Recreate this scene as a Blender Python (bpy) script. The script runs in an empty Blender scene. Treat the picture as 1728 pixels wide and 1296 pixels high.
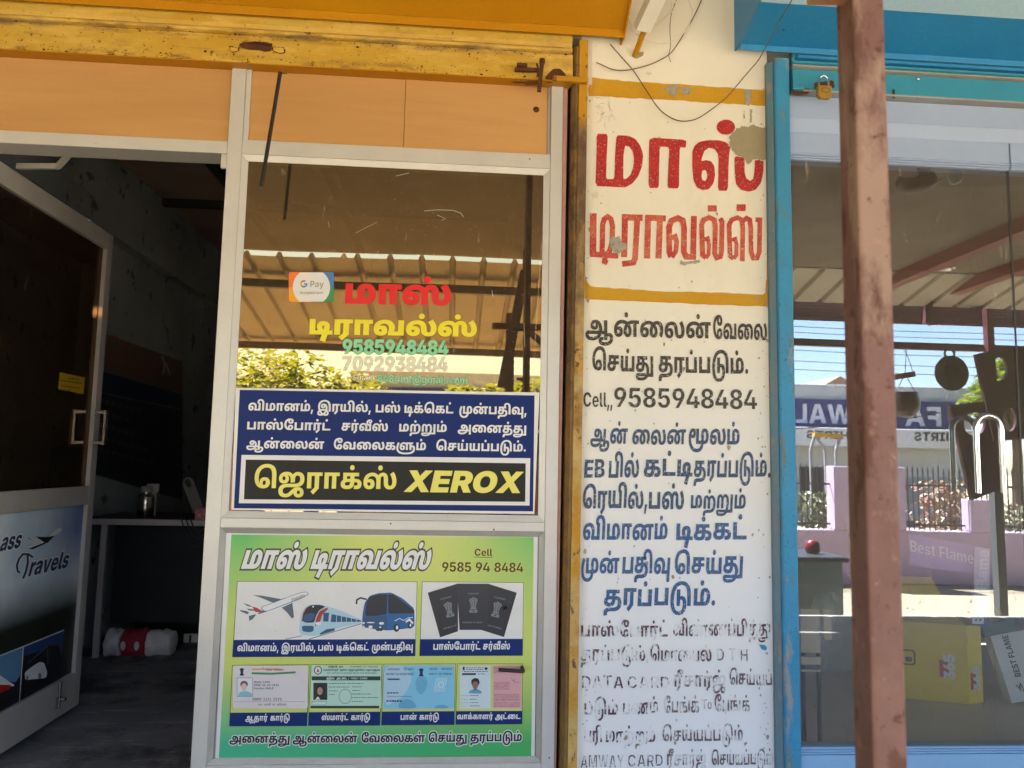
import bpy, math, random
import numpy as np
from mathutils import Vector, Matrix
from mathutils.geometry import delaunay_2d_cdt
random.seed(7)
SC = bpy.context.scene
COL = SC.collection
# ------------------------------------------------------------------ camera
YAW, PITCH, ROLL = 0.07384229, 0.10264379, 0.02002899
CAM = np.array([0.0, -2.2, 1.5])
FPX = 1300.0                                  # focal length in pixels of a 1728 px wide picture
def _rot():
    cy, sy, cp, sp, cr, sr = (math.cos(YAW), math.sin(YAW), math.cos(PITCH), math.sin(PITCH), math.cos(ROLL), math.sin(ROLL))
    fwd = np.array([sy*cp, cy*cp, sp]); right = np.array([cy, -sy, 0.0]); up = np.cross(right, fwd)
    return np.array([right*cr + up*sr, -right*sr + up*cr, -fwd])
RW = _rot()
cam_d = bpy.data.cameras.new('camera'); cam = bpy.data.objects.new('camera', cam_d); COL.objects.link(cam)
M4 = Matrix.Identity(4)
for r in range(3):
    for c in range(3): M4[r][c] = RW[c][r]
    M4[r][3] = CAM[r]
cam.matrix_world = M4
cam_d.sensor_width = 36.0; cam_d.lens = FPX/1728*36; cam_d.clip_start = 0.02; cam_d.clip_end = 600
cam_d.dof.use_dof = True; cam_d.dof.focus_distance = 2.3; cam_d.dof.aperture_fstop = 9.0
SC.camera = cam
# ------------------------------------------------------------------ sky, sun, exposure
SUN_EL, SUN_AZ = math.radians(58), math.radians(215)      # azimuth measured from +Y towards +X
world = bpy.data.worlds.new('World'); SC.world = world; world.use_nodes = True
wt = world.node_tree; bg = wt.nodes['Background']; sky = wt.nodes.new('ShaderNodeTexSky')
sky.sky_type = 'NISHITA'; sky.sun_disc = False; sky.sun_elevation = SUN_EL; sky.sun_rotation = SUN_AZ
sky.air_density = 1.0; sky.dust_density = 0.4; sky.ozone_density = 1.0
wt.links.new(sky.outputs[0], bg.inputs[0]); bg.inputs[1].default_value = 0.05
sun_d = bpy.data.lights.new('sun', 'SUN'); sun_d.energy = 4.8; sun_d.angle = math.radians(0.5); sun_d.color = (1.0, 0.965, 0.91)
sun = bpy.data.objects.new('sun', sun_d); COL.objects.link(sun)
sdir = Vector((math.sin(SUN_AZ)*math.cos(SUN_EL), math.cos(SUN_AZ)*math.cos(SUN_EL), math.sin(SUN_EL)))
sun.rotation_euler = sdir.to_track_quat('Z', 'Y').to_euler(); sun.location = (0, 0, 20)
SC.view_settings.view_transform = 'Standard'; SC.view_settings.look = 'None'
SC.view_settings.exposure = 4.15; SC.view_settings.gamma = 1.0; SC.view_settings.use_curve_mapping = False
SC.render.engine = 'CYCLES'
SC.cycles.use_denoising = True; SC.cycles.max_bounces = 10; SC.cycles.diffuse_bounces = 5; SC.cycles.glossy_bounces = 5
SC.cycles.transparent_max_bounces = 16; SC.cycles.sample_clamp_indirect = 6.0; SC.cycles.caustics_reflective = False
# ------------------------------------------------------------------ geometry helpers
def ray(px, py): return RW.T @ np.array([(px-864)/FPX, -(py-648)/FPX, -1.0])
def P(px, py, y=0.0):
    d = ray(px, py); return CAM + d*((y-CAM[1])/d[1])
def PZ(px, py, z):
    d = ray(px, py); return CAM + d*((z-CAM[2])/d[2])
def PX(px, py, x):
    d = ray(px, py); return CAM + d*((x-CAM[0])/d[0])
def V(px, py, yv):                            # a thing seen mirrored in the shop glass stands this side of it
    p = P(px, py, yv); return np.array([p[0], -p[1], p[2]])
def wx(px, py, y=0.0): return float(P(px, py, y)[0])
def wz(px, py, y=0.0): return float(P(px, py, y)[2])

def thing(name, label, cat, loc=(0, 0, 0), group=None):
    o = bpy.data.objects.new(name, None); o.empty_display_size = .05; COL.objects.link(o); o.location = loc
    return tag(o, label, cat, group)
def tag(o, label=None, cat=None, group=None, kind=None):
    if label: o['label'] = label
    if cat: o['category'] = cat
    if group: o['group'] = group
    if kind: o['kind'] = kind
    return o
def wloc(o):
    v = Vector(o.location)
    while o.parent is not None: o = o.parent; v = v + Vector(o.location)
    return v
def link(name, me, parent=None):
    o = bpy.data.objects.new(name, me); COL.objects.link(o)
    if parent is not None:
        o.parent = parent; o.matrix_parent_inverse = Matrix.Translation(-wloc(parent))
    return o
class MB:
    def __init__(s): s.v = []; s.f = []; s.m = []; s.sm = []
    def add(s, vs, fs, m=0, smooth=False):
        b = len(s.v); s.v += [tuple(map(float, v)) for v in vs]
        for f in fs: s.f.append(tuple(b+i for i in f)); s.m.append(m); s.sm.append(smooth)
        return s
    def box(s, x0, x1, y0, y1, z0, z1, m=0, b=0.0):
        if b > 0:                             # chamfered box
            X = [x0, x0+b, x1-b, x1]; Y = [y0, y0+b, y1-b, y1]; Z = [z0, z0+b, z1-b, z1]
            vs = []; idx = {}
            for sx in (0, 1):
                for sy in (0, 1):
                    for sz in (0, 1):
                        xo, xi = (X[0], X[1]) if sx == 0 else (X[3], X[2])
                        yo, yi = (Y[0], Y[1]) if sy == 0 else (Y[3], Y[2])
                        zo, zi = (Z[0], Z[1]) if sz == 0 else (Z[3], Z[2])
                        for k, v in enumerate(((xo, yi, zi), (xi, yo, zi), (xi, yi, zo))):
                            idx[sx, sy, sz, k] = len(vs); vs.append(v)
            fs = []
            for k, (a, c) in enumerate(((1, 2), (0, 2), (0, 1))):
                for sgn in (0, 1):
                    q = []
                    for u, w in ((0, 0), (1, 0), (1, 1), (0, 1)):
                        key = [0, 0, 0]; key[k] = sgn; key[a] = u; key[c] = w; q.append(idx[(*key, k)])
                    fs.append(tuple(q) if (sgn == 1) == (k != 1) else tuple(reversed(q)))
            for k in range(3):                # edges parallel to axis k
                a, c = [i for i in range(3) if i != k]
                for u in (0, 1):
                    for w in (0, 1):
                        k0 = [0, 0, 0]; k1 = [0, 0, 0]; k0[a] = k1[a] = u; k0[c] = k1[c] = w; k1[k] = 1
                        q = [idx[(*k0, a)], idx[(*k1, a)], idx[(*k1, c)], idx[(*k0, c)]]; fs.append(tuple(q))
            for sx in (0, 1):
                for sy in (0, 1):
                    for sz in (0, 1): fs.append((idx[sx, sy, sz, 0], idx[sx, sy, sz, 1], idx[sx, sy, sz, 2]))
            return s.add(vs, fs, m)
        vs = [(x0, y0, z0), (x1, y0, z0), (x1, y1, z0), (x0, y1, z0), (x0, y0, z1), (x1, y0, z1), (x1, y1, z1), (x0, y1, z1)]
        return s.add(vs, [(3, 2, 1, 0), (4, 5, 6, 7), (0, 1, 5, 4), (1, 2, 6, 5), (2, 3, 7, 6), (3, 0, 4, 7)], m)
    def quad(s, a, b, c, d, m=0): return s.add([a, b, c, d], [(0, 1, 2, 3)], m)
    def prism(s, prof, x0, x1, m=0, axis=0, smooth=False):   # profile of (y, z) pairs swept along x (axis 0) or (x, y) pairs along z (axis 2)
        n = len(prof)
        if axis == 0: vs = [(x0, p[0], p[1]) for p in prof] + [(x1, p[0], p[1]) for p in prof]
        elif axis == 2: vs = [(p[0], p[1], x0) for p in prof] + [(p[0], p[1], x1) for p in prof]
        else: vs = [(p[0], x0, p[1]) for p in prof] + [(p[0], x1, p[1]) for p in prof]
        s.add(vs, [(i, (i+1) % n, n+(i+1) % n, n+i) for i in range(n)], m, smooth)
        return s.add(vs, [tuple(reversed(range(n))), tuple(range(n, 2*n))], m)
    def tube(s, pts, r, n=8, m=0, cap=True):
        pts = [Vector(p) for p in pts]; rs = r if isinstance(r, (list, tuple)) else [r]*len(pts)
        vs = []; up = Vector((0.13, 0.31, 0.94)).normalized(); last = None
        for i, p in enumerate(pts):
            t = (pts[min(i+1, len(pts)-1)] - pts[max(i-1, 0)]).normalized()
            a = (last - t*last.dot(t)) if last is not None else (up - t*up.dot(t))
            if a.length < 1e-6: a = t.orthogonal()
            a.normalize(); last = a; b = t.cross(a)
            for k in range(n):
                th = 2*math.pi*k/n; vs.append(p + (a*math.cos(th) + b*math.sin(th))*rs[i])
        fs = [(i*n+k, i*n+(k+1) % n, (i+1)*n+(k+1) % n, (i+1)*n+k) for i in range(len(pts)-1) for k in range(n)]
        s.add(vs, fs, m, True)
        if cap: s.add(vs[:n], [tuple(reversed(range(n)))], m); s.add(vs[-n:], [tuple(range(n))], m)
        return s
    def bar(s, p0, p1, w, h, m=0, ref=(0, 0, 1)):   # rectangular bar between two points
        p0, p1 = Vector(p0), Vector(p1); t = (p1-p0).normalized(); r = Vector(ref)
        a = t.cross(r)
        if a.length < 1e-4: a = t.cross(Vector((0, 1, 0)))
        a.normalize(); b = a.cross(t); vs = []
        for p in (p0, p1):
            for u, w_ in ((-1, -1), (1, -1), (1, 1), (-1, 1)): vs.append(p + a*(u*w/2) + b*(w_*h/2))
        return s.add(vs, [(3, 2, 1, 0), (4, 5, 6, 7), (0, 1, 5, 4), (1, 2, 6, 5), (2, 3, 7, 6), (3, 0, 4, 7)], m)
    def lathe(s, prof, cx, cy, z0, n=24, m=0):
        vs = [(cx+r*math.cos(2*math.pi*k/n), cy+r*math.sin(2*math.pi*k/n), z0+z) for r, z in prof for k in range(n)]
        return s.add(vs, [(i*n+k, i*n+(k+1) % n, (i+1)*n+(k+1) % n, (i+1)*n+k) for i in range(len(prof)-1) for k in range(n)], m, True)
    def build(s, name, mats, parent=None):
        me = bpy.data.meshes.new(name); me.from_pydata(s.v, [], s.f)
        for mm in (mats if isinstance(mats, (list, tuple)) else [mats]): me.materials.append(mm)
        me.polygons.foreach_set('material_index', s.m); me.polygons.foreach_set('use_smooth', s.sm)
        me.update(); return link(name, me, parent)
def fixn(o):
    import bmesh
    bm = bmesh.new(); bm.from_mesh(o.data); bmesh.ops.recalc_face_normals(bm, faces=bm.faces); bm.to_mesh(o.data); bm.free(); return o
# ------------------------------------------------------------------ procedural materials
def s2l(c):                                   # sRGB 0-255 to linear
    return tuple((x/255/12.92 if x/255 <= .04045 else ((x/255+.055)/1.055)**2.4) for x in c)
class NT:
    def __init__(s, name):
        s.mat = bpy.data.materials.new(name); s.mat.use_nodes = True; s.t = s.mat.node_tree; s.N = s.t.nodes; s.L = s.t.links
        s.b = s.N['Principled BSDF']; s.out = s.N['Material Output']
        s.pos = s.N.new('ShaderNodeNewGeometry').outputs['Position']
    def scaled(s, sc, off=(0, 0, 0)):
        m = s.N.new('ShaderNodeMapping'); s.L.new(s.pos, m.inputs[0]); m.inputs['Scale'].default_value = sc; m.inputs['Location'].default_value = off
        return m.outputs[0]
    def noise(s, scale, detail=6, rough=.6, vec=None, dist=0.0):
        n = s.N.new('ShaderNodeTexNoise'); n.inputs['Scale'].default_value = scale; n.inputs['Detail'].default_value = detail
        n.inputs['Roughness'].default_value = rough; n.inputs['Distortion'].default_value = dist
        s.L.new(vec if vec is not None else s.pos, n.inputs['Vector']); return n.outputs['Fac']
    def vor(s, scale, vec=None, feat='F1'):
        n = s.N.new('ShaderNodeTexVoronoi'); n.feature = feat; n.inputs['Scale'].default_value = scale
        s.L.new(vec if vec is not None else s.pos, n.inputs['Vector']); return n.outputs['Distance']
    def rng(s, v, a, b, lo=0.0, hi=1.0):
        n = s.N.new('ShaderNodeMapRange'); n.inputs[1].default_value = a; n.inputs[2].default_value = b
        n.inputs[3].default_value = lo; n.inputs[4].default_value = hi; s.L.new(v, n.inputs[0]); return n.outputs[0]
    def math(s, op, a, b=None):
        n = s.N.new('ShaderNodeMath'); n.operation = op; n.use_clamp = op in ('MULTIPLY', 'ADD', 'SUBTRACT')
        for i, x in enumerate((a, b)):
            if x is None: continue
            if isinstance(x, (int, float)): n.inputs[i].default_value = x
            else: s.L.new(x, n.inputs[i])
        return n.outputs[0]
    def mix(s, f, a, b):
        n = s.N.new('ShaderNodeMix'); n.data_type = 'RGBA'
        for sock, x in ((n.inputs[0], f), (n.inputs[6], a), (n.inputs[7], b)):
            if isinstance(x, (int, float)): sock.default_value = x
            elif isinstance(x, tuple): sock.default_value = (*x[:3], 1)
            else: s.L.new(x, sock)
        return n.outputs[2]
    def xyz(s):
        n = s.N.new('ShaderNodeSeparateXYZ'); s.L.new(s.pos, n.inputs[0]); return n.outputs
    def base(s, c):
        if isinstance(c, tuple): s.b.inputs['Base Color'].default_value = (*c[:3], 1)
        else: s.L.new(c, s.b.inputs['Base Color'])
    def set(s, rough=.6, metal=0.0, spec=.5, coat=0.0):
        if isinstance(rough, (int, float)): s.b.inputs['Roughness'].default_value = rough
        else: s.L.new(rough, s.b.inputs['Roughness'])
        s.b.inputs['Metallic'].default_value = metal; s.b.inputs['Specular IOR Level'].default_value = spec
        s.b.inputs['Coat Weight'].default_value = coat
    def bump(s, h, strength=.3, dist=.002):
        n = s.N.new('ShaderNodeBump'); n.inputs['Strength'].default_value = strength; n.inputs['Distance'].default_value = dist
        s.L.new(h, n.inputs['Height']); s.L.new(n.outputs[0], s.b.inputs['Normal'])
    def alpha(s, a): s.L.new(a, s.b.inputs['Alpha'])
def paint(name, col, alt=None, ascale=6, spots=(), rough=.5, metal=0.0, bump=.25, bscale=60, bdist=.001, spec=.3, stretch=None, var=.35):
    n = NT(name); c = tuple(col)
    alt = alt or tuple(x*.75 for x in c)
    st = n.scaled(stretch) if stretch else None
    f = n.rng(n.noise(ascale, 5, .6, st), .35, .7, 0, 1)
    cc = n.mix(f, c, alt)
    fine = n.rng(n.noise(bscale*1.7, 3, .6), .3, .7, 0, var)
    cc = n.mix(fine, cc, tuple(x*.72 for x in c))
    tot = None
    for (scale, thr, wid, scol, amt, *ex) in spots:
        vec = n.scaled(ex[0]) if ex and ex[0] else None
        m = n.math('MULTIPLY', n.rng(n.noise(scale, 9, .68, vec), thr, thr+wid), amt)
        if len(ex) > 1 and ex[1] is not None: m = n.math('MULTIPLY', m, ex[1](n))
        cc = n.mix(m, cc, tuple(scol)); tot = m if tot is None else n.math('ADD', tot, m)
    n.base(cc); n.set(rough if tot is None else n.rng(tot, 0, 1, rough, .85), metal, spec)
    h = n.noise(bscale, 5, .6)
    if tot is not None: h = n.math('SUBTRACT', h, n.math('MULTIPLY', tot, .6))
    if bump: n.bump(h, bump, bdist)
    return n.mat
def plain(name, col, rough=.6, metal=0.0, spec=.5, var=.12, bump=.1):
    return paint(name, col, tuple(x*(1-var) for x in col), 9, rough=rough, metal=metal, spec=spec, bump=bump, var=var)
# ------------------------------------------------------------------ flat shapes and lettering
def winding(pts, cons):
    w = np.zeros(len(pts), int); X = pts[:, 0]; Y = pts[:, 1]
    for c in cons:
        a = np.asarray(c); b = np.roll(a, -1, 0)
        for (x0, y0), (x1, y1) in zip(a, b):
            if y0 == y1: continue
            side = (x1-x0)*(Y-y0) - (X-x0)*(y1-y0)
            if y0 < y1: w += ((Y >= y0) & (Y < y1) & (side > 0))
            else: w -= ((Y >= y1) & (Y < y0) & (side < 0))
    return w
def fill(cons, rule='nz'):
    """triangulate the union of closed 2-D contours"""
    vs = []; es = []
    for c in cons:
        b = len(vs); vs += [Vector((float(p[0]), float(p[1]))) for p in c]; n = len(c)
        es += [(b+i, b+(i+1) % n) for i in range(n)]
    V2, _, F2, *_ = delaunay_2d_cdt(vs, es, [], 0, 1e-7)
    if not F2: return [], []
    A = np.array([(v.x, v.y) for v in V2]); T = [f for f in F2 if len(f) == 3]
    cen = np.array([A[list(f)].mean(0) for f in T]); w = winding(cen, cons)
    keep = (w != 0) if rule == 'nz' else (w % 2 != 0)
    return A, [T[i] for i in range(len(T)) if keep[i]]
def ribbon(pts, w):
    pts = [np.array(p, float) for p in pts]; n = len(pts); L = []; R_ = []
    for i in range(n):
        a = pts[max(i-1, 0)]; b = pts[min(i+1, n-1)]
        if 0 < i < n-1:
            d0 = pts[i]-pts[i-1]; d1 = pts[i+1]-pts[i]; d0 = d0/np.hypot(*d0); d1 = d1/np.hypot(*d1)
            t = d0+d1; t = t/max(np.hypot(*t), 1e-6); k = 1/max(abs(t@d0), .55)
        else: t = b-a; t = t/np.hypot(*t); k = 1
        nn = np.array([-t[1], t[0]])*w/2*k; L.append(pts[i]+nn); R_.append(pts[i]-nn)
    return L + R_[::-1]
def ell(cx, cy, rx, ry, n=24, a0=0): return [(cx+rx*math.cos(a0+2*math.pi*i/n), cy+ry*math.sin(a0+2*math.pi*i/n)) for i in range(n)]
def rect(x0, y0, x1, y1): return [(x0, y0), (x1, y0), (x1, y1), (x0, y1)]
def offset_con(cons, d):
    out = []
    # outer contours are the ones of the majority orientation of the biggest area
    areas = []
    for c in cons:
        a = np.asarray(c); b = np.roll(a, -1, 0); areas.append(.5*np.sum(a[:, 0]*b[:, 1]-b[:, 0]*a[:, 1]))
    sg = 1 if areas[int(np.argmax(np.abs(areas)))] > 0 else -1
    for c in cons:
        a = np.asarray(c, float); keep = [0]
        for i in range(1, len(a)):
            if np.hypot(*(a[i]-a[keep[-1]])) > 1e-3: keep.append(i)
        a = a[keep]; n = len(a)
        if n < 3: continue
        o = []
        for i in range(n):
            d0 = a[i]-a[i-1]; d1 = a[(i+1) % n]-a[i]; l0 = np.hypot(*d0); l1 = np.hypot(*d1)
            if l0 < 1e-6 or l1 < 1e-6: continue
            d0 /= l0; d1 /= l1; t = d0+d1; lt = np.hypot(*t); t = t/lt if lt > 1e-3 else d0
            k = 1/max(abs(t@d0), .6); o.append(a[i] + np.array([t[1], -t[0]])*d*sg*k)
        out.append(o)
    return out
# letter outlines as plain numbers: [character codes], advance, [outline: 2*dx+oncurve, dy, ...], ...
GL = {}
GL['T8'] = [
[[2949],631,[[371,-75,-112,0,-156,28,-80,48,1,31,0,19,28,25,27,8,20,7,46,6,60,2,43,0,787,0,-3,-61,-777,0,-10,0,-16,0,-10,-2,-3,-1,-12,-4,1,-8,0,-16,90,-20,99,0,9,0,106,0,142,22,84,38,21,24,1,16,2,8,4,17,1,6,0,28,-30,47,-66,33,-55,5,-10,1,-26,0,-11,0,-28,0,-46,-6,-28,-13,1,-14,0,-13,30,-15,27,0,24,0,34,14,1,19,0,18,-38,30,-25,13,113,17,22,-10,36,-26,22,-33,1,-20,0,-15,-16,-28,-44,-24,-78,-14,-59,0,-54,0,-94,18,-56,38,1,29,0,32,68,41,116,20,75,0,96,0,140,-28,92,-47,46,-61,1,-33,0,-10,-4,-19,-3,-9,1,-20,-34,-44,-142,-62,-210,-32,-135,0],[1013,-77,1,361,179,0,1,-361]]],
[[2950],754,[[371,-75,-112,0,-156,28,-80,48,1,31,0,19,28,25,27,8,20,7,46,6,60,2,43,0,787,0,-3,-61,-777,0,-10,0,-16,0,-10,-2,-3,-1,-12,-4,1,-8,0,-16,90,-20,99,0,9,0,106,0,142,22,84,38,21,24,1,16,2,8,4,17,1,6,0,28,-30,47,-66,33,-55,5,-10,1,-26,0,-11,0,-28,0,-46,-6,-28,-13,1,-14,0,-13,30,-15,27,0,24,0,34,14,1,19,0,18,-38,30,-25,13,113,17,22,-10,36,-26,22,-33,1,-20,0,-15,-16,-28,-44,-24,-78,-14,-59,0,-54,0,-94,18,-56,38,1,29,0,32,68,41,116,20,75,0,96,0,140,-28,92,-47,46,-61,1,-33,0,-10,-4,-19,-3,-9,1,-19,-34,-43,-144,-62,-208,-34,-135,0],[1033,-160,-156,0,-146,45,1,41,0,17,38,29,72,18,49,0,32,0,50,-4,25,-4,-17,-54,-14,2,-28,3,-17,0,-16,0,-18,-6,1,-5,0,-6,30,-10,80,-6,73,0,5,0,78,0,122,16,68,32,1,22,0,16,-38,17,-35,0,-32,0,-50,-11,-21,-8,-5,59,26,8,72,12,53,0,56,0,94,-19,56,-39,1,-30,0,-39,-100,-62,-196,-34,-143,0],[1013,-62,1,346,179,0,1,-346]]],
[[2951],627,[[295,-160,-94,0,-122,24,-56,45,1,32,0,41,96,58,81,17,70,16,174,15,85,0,64,0,148,-10,69,-12,62,-10,100,-34,58,-48,1,-33,0,-48,-126,-53,-143,0,-84,0,-152,22,-69,19,-62,16,-104,39,-84,49,-33,29,-50,40,-52,84,1,53,0,45,66,84,140,67,216,39,149,0,126,0,196,-30,71,-28,56,-24,70,-58,34,-80,1,-57,1,-149,-177,0,1,122,0,49,-22,73,-44,53,-39,19,-44,23,-132,23,-95,0,-86,0,-144,-22,-106,-46,-58,-68,1,-46,0,-25,14,-45,32,-41,25,-22,30,-29,84,-50,104,-38,61,-12,38,-7,80,-10,45,0,66,0,54,25,1,19,0,21,-56,31,-49,9,-50,11,-126,9,-61,0,-76,0,-136,-12,-47,-13,-40,-9,-40,-29,1,-18,0,-20,52,-24,69,0,40,0,78,8,37,6,58,11,100,36,76,50,21,32,14,18,14,42,1,22,0,23,-18,43,-52,33,-55,7,-9,-2,-14,1,-22,1,-11,0,-20,0,-40,-6,-28,-13,1,-13,0,-14,30,-15,27,0,24,0,30,14,1,19,0,17,-38,30,-25,14,129,4,16,-7,30,-25,18,-27,1,-12,0,-26,-40,-38,-86,-22,-69,0,-52,0,-92,18,-56,38,1,30,0,30,66,41,114,20,73,0,116,0,152,-42,76,-75,1,-47,0,-31,-22,-55,-21,-25,-22,-29,-76,-51,-98,-40,-55,-14,-70,-19,-156,-21]]],
[[2953],548,[[321,290,128,0,166,-27,82,-47,1,-30,0,-29,-58,-39,-98,-24,-120,-13,-63,-2,-121,-5,-16,-1,-12,-3,1,-3,0,-2,10,-3,13,0,853,0,1,-62,-847,0,-78,0,-84,18,-30,28,1,16,0,13,28,27,70,21,67,3,93,4,88,4,96,13,40,21,1,15,0,18,-50,20,-76,9,-41,0,-29,-1,-14,1,-32,0,-9,0,-30,0,-40,-11,1,-13,0,-12,32,-9,25,0,24,0,34,13,1,14,0,14,-30,27,-27,12,133,8,18,-7,28,-19,14,-25,1,-17,0,-37,-102,-36,-101,0,-50,0,-92,13,-60,32,1,27,0,29,64,37,128,20]]],
[[2965],476,[[309,-6,-86,0,-122,20,-64,40,1,30,0,27,66,42,150,23,123,0,235,0,56,0,82,-4,64,-10,29,-8,38,-11,42,-35,1,-25,0,-42,-108,-47,-101,0,-28,0,-66,3,-25,3,27,60,14,-1,28,-2,19,0,34,0,40,14,1,15,0,11,-24,13,-40,6,-50,3,-27,0,-255,0,-40,0,-50,-3,-17,-5,-18,-3,-14,-13,1,-8,0,-17,54,-14,49,0,38,0,54,11,28,28,1,25,1,102,-137,0,1,-71,-161,-8,1,141,665,0,1,-62,-189,0,1,-98,0,-34,-32,-46,-31,-16,-38,-18,-116,-16]]],
[[2965,3009],613,[[583,-6,-88,0,-120,20,-66,40,1,30,0,27,68,42,150,23,123,0,159,0,106,0,146,-24,92,-42,42,-54,1,-30,0,-41,-58,-63,-106,-43,-136,-27,-158,-12,-81,0,-25,0,-134,0,-198,27,-132,47,-78,61,-34,67,1,33,1,6,0,42,36,74,64,65,37,28,139,-40,-34,-27,-48,-56,-24,-56,1,-25,1,-9,0,-37,44,-63,96,-47,156,-27,113,0,13,0,84,0,138,15,100,30,52,46,1,31,0,35,-60,41,-100,18,-57,0,-169,0,-40,0,-52,-3,-17,-5,-16,-3,-16,-13,1,-8,0,-17,56,-14,49,0,38,0,52,11,30,28,1,25,1,102,-137,0,1,-74,-161,-8,1,144,665,0,1,-62,-189,0,1,-98,0,-34,-34,-46,-31,-16,-38,-18,-114,-16]]],
[[2965,3021],476,[[309,-6,-86,0,-122,20,-64,40,1,30,0,27,66,42,150,23,123,0,235,0,56,0,82,-4,64,-10,29,-8,38,-11,42,-35,1,-25,0,-42,-108,-47,-101,0,-28,0,-66,3,-25,3,27,60,14,-1,28,-2,19,0,34,0,40,14,1,15,0,11,-24,13,-40,6,-50,3,-27,0,-255,0,-40,0,-50,-3,-17,-5,-18,-3,-14,-13,1,-8,0,-17,54,-14,49,0,38,0,54,11,28,28,1,25,1,102,-137,0,1,-71,-161,-8,1,141,665,0,1,-62,-189,0,1,-98,0,-34,-32,-46,-31,-16,-38,-18,-116,-16],[503,329,-40,0,-54,25,1,21,0,21,54,25,41,0,42,0,52,-25,1,-21,0,-21,-52,-25]]],
[[2969,3021],614,[[71,0,1,284,685,0,1,-62,-197,0,1,-55,28,9,64,8,39,0,66,0,82,-23,38,-36,1,-18,0,-16,-14,-22,-9,-7,153,0,-1,-62,-621,0,1,62,299,0,8,5,12,15,1,10,0,16,-34,14,-25,0,-20,0,-38,-7,-19,-7,1,-24,-179,0,1,138,-125,0,1,-222],[907,0,-9,62,83,0,1,222,179,0,1,-284],[615,329,-42,0,-52,25,1,21,0,21,54,25,41,0,42,0,52,-25,1,-21,0,-21,-52,-25]]],
[[2970],424,[[309,-6,-86,0,-122,20,-64,40,1,30,0,27,66,42,150,23,123,0,425,0,1,-57,-447,0,-40,0,-50,-3,-17,-5,-18,-3,-14,-13,1,-8,0,-17,54,-14,49,0,38,0,54,11,28,28,1,25,1,102,-137,0,1,-71,-161,-8,1,141,667,0,1,-62,-191,0,1,-98,0,-34,-32,-46,-31,-16,-38,-18,-116,-16]]],
[[2970,3009],500,[[309,-6,-86,0,-122,20,-64,40,1,30,0,27,66,42,150,23,123,0,601,0,1,-57,-623,0,-40,0,-50,-3,-17,-5,-18,-3,-14,-13,1,-8,0,-17,54,-14,49,0,38,0,54,11,28,28,1,25,1,102,-137,0,1,-71,-161,-8,1,141,667,0,1,-62,-191,0,1,-98,0,-34,-32,-46,-31,-16,-38,-18,-116,-16],[697,0,1,138,175,-4,1,-134]]],
[[2972],572,[[345,290,88,0,108,-17,70,-29,29,-18,-53,-7,22,23,68,31,90,17,59,0,96,0,124,-36,58,-57,1,-33,0,-41,-56,-54,-49,-16,-40,-14,-100,-15,-122,-5,-71,0,-239,0,-38,0,-56,-3,-42,-6,-19,-6,-22,-7,-26,-23,1,-16,0,-16,26,-26,54,-15,41,0,36,0,58,10,66,22,45,21,60,27,96,29,96,10,61,0,60,0,88,-16,58,-26,30,-35,1,-19,0,-24,-44,-38,-92,-22,-75,0,-60,0,-80,14,-46,24,-18,27,1,12,0,21,42,37,31,13,139,-7,-38,-13,-34,-27,1,-12,0,-15,32,-15,33,0,20,0,28,8,12,13,1,8,0,6,-8,12,-24,10,-36,6,-27,0,-20,0,-36,-4,-15,-4,-16,-3,-28,-9,-34,-14,-23,-13,-52,-26,-96,-33,-112,-16,-77,0,-104,0,-126,31,-58,54,1,32,0,33,50,44,43,14,36,13,84,13,112,6,73,0,217,0,56,0,84,4,60,10,25,9,24,9,24,29,1,20,0,22,-30,29,-52,15,-31,0,-24,0,-36,-8,-9,-6,-16,-9,-16,-27,1,-28,1,-46,-177,0,1,41,0,20,-18,33,-40,22,-68,13,-49,0,-10,0,-30,-2,-11,-2,-23,-4,-30,-4,-40,-16,-20,-20,1,-12,0,-12,28,-20,35,0,30,0,34,17,1,14,0,11,-22,20,-56,14,-51,0,149,26,36,-4,56,-20,34,-31,1,-21,0,-38,-102,-45,-105,0,-76,0,-92,26,-42,43,1,23,0,36,82,51,140,28]]],
[[2972,3021],572,[[345,290,88,0,108,-17,70,-29,29,-18,-53,-7,22,23,68,31,90,17,59,0,96,0,124,-36,58,-57,1,-33,0,-41,-56,-54,-49,-16,-40,-14,-100,-15,-122,-5,-71,0,-239,0,-38,0,-56,-3,-42,-6,-19,-6,-22,-7,-26,-23,1,-16,0,-16,26,-26,54,-15,41,0,36,0,58,10,66,22,45,21,60,27,96,29,96,10,61,0,60,0,88,-16,58,-26,30,-35,1,-19,0,-24,-44,-38,-92,-22,-75,0,-60,0,-80,14,-46,24,-18,27,1,12,0,21,42,37,31,13,139,-7,-38,-13,-34,-27,1,-12,0,-15,32,-15,33,0,20,0,28,8,12,13,1,8,0,6,-8,12,-24,10,-36,6,-27,0,-20,0,-36,-4,-15,-4,-16,-3,-28,-9,-34,-14,-23,-13,-52,-26,-96,-33,-112,-16,-77,0,-104,0,-126,31,-58,54,1,32,0,33,50,44,43,14,36,13,84,13,112,6,73,0,217,0,56,0,84,4,60,10,25,9,24,9,24,29,1,20,0,22,-30,29,-52,15,-31,0,-24,0,-36,-8,-9,-6,-16,-9,-16,-27,1,-28,1,-46,-177,0,1,41,0,20,-18,33,-40,22,-68,13,-49,0,-10,0,-30,-2,-11,-2,-23,-4,-30,-4,-40,-16,-20,-20,1,-12,0,-12,28,-20,35,0,30,0,34,17,1,14,0,11,-22,20,-56,14,-51,0,149,26,36,-4,56,-20,34,-31,1,-21,0,-38,-102,-45,-105,0,-76,0,-92,26,-42,43,1,23,0,36,82,51,140,28],[573,329,-42,0,-54,25,1,21,0,21,54,25,43,0,40,0,54,-25,1,-21,0,-21,-54,-25]]],
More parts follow.
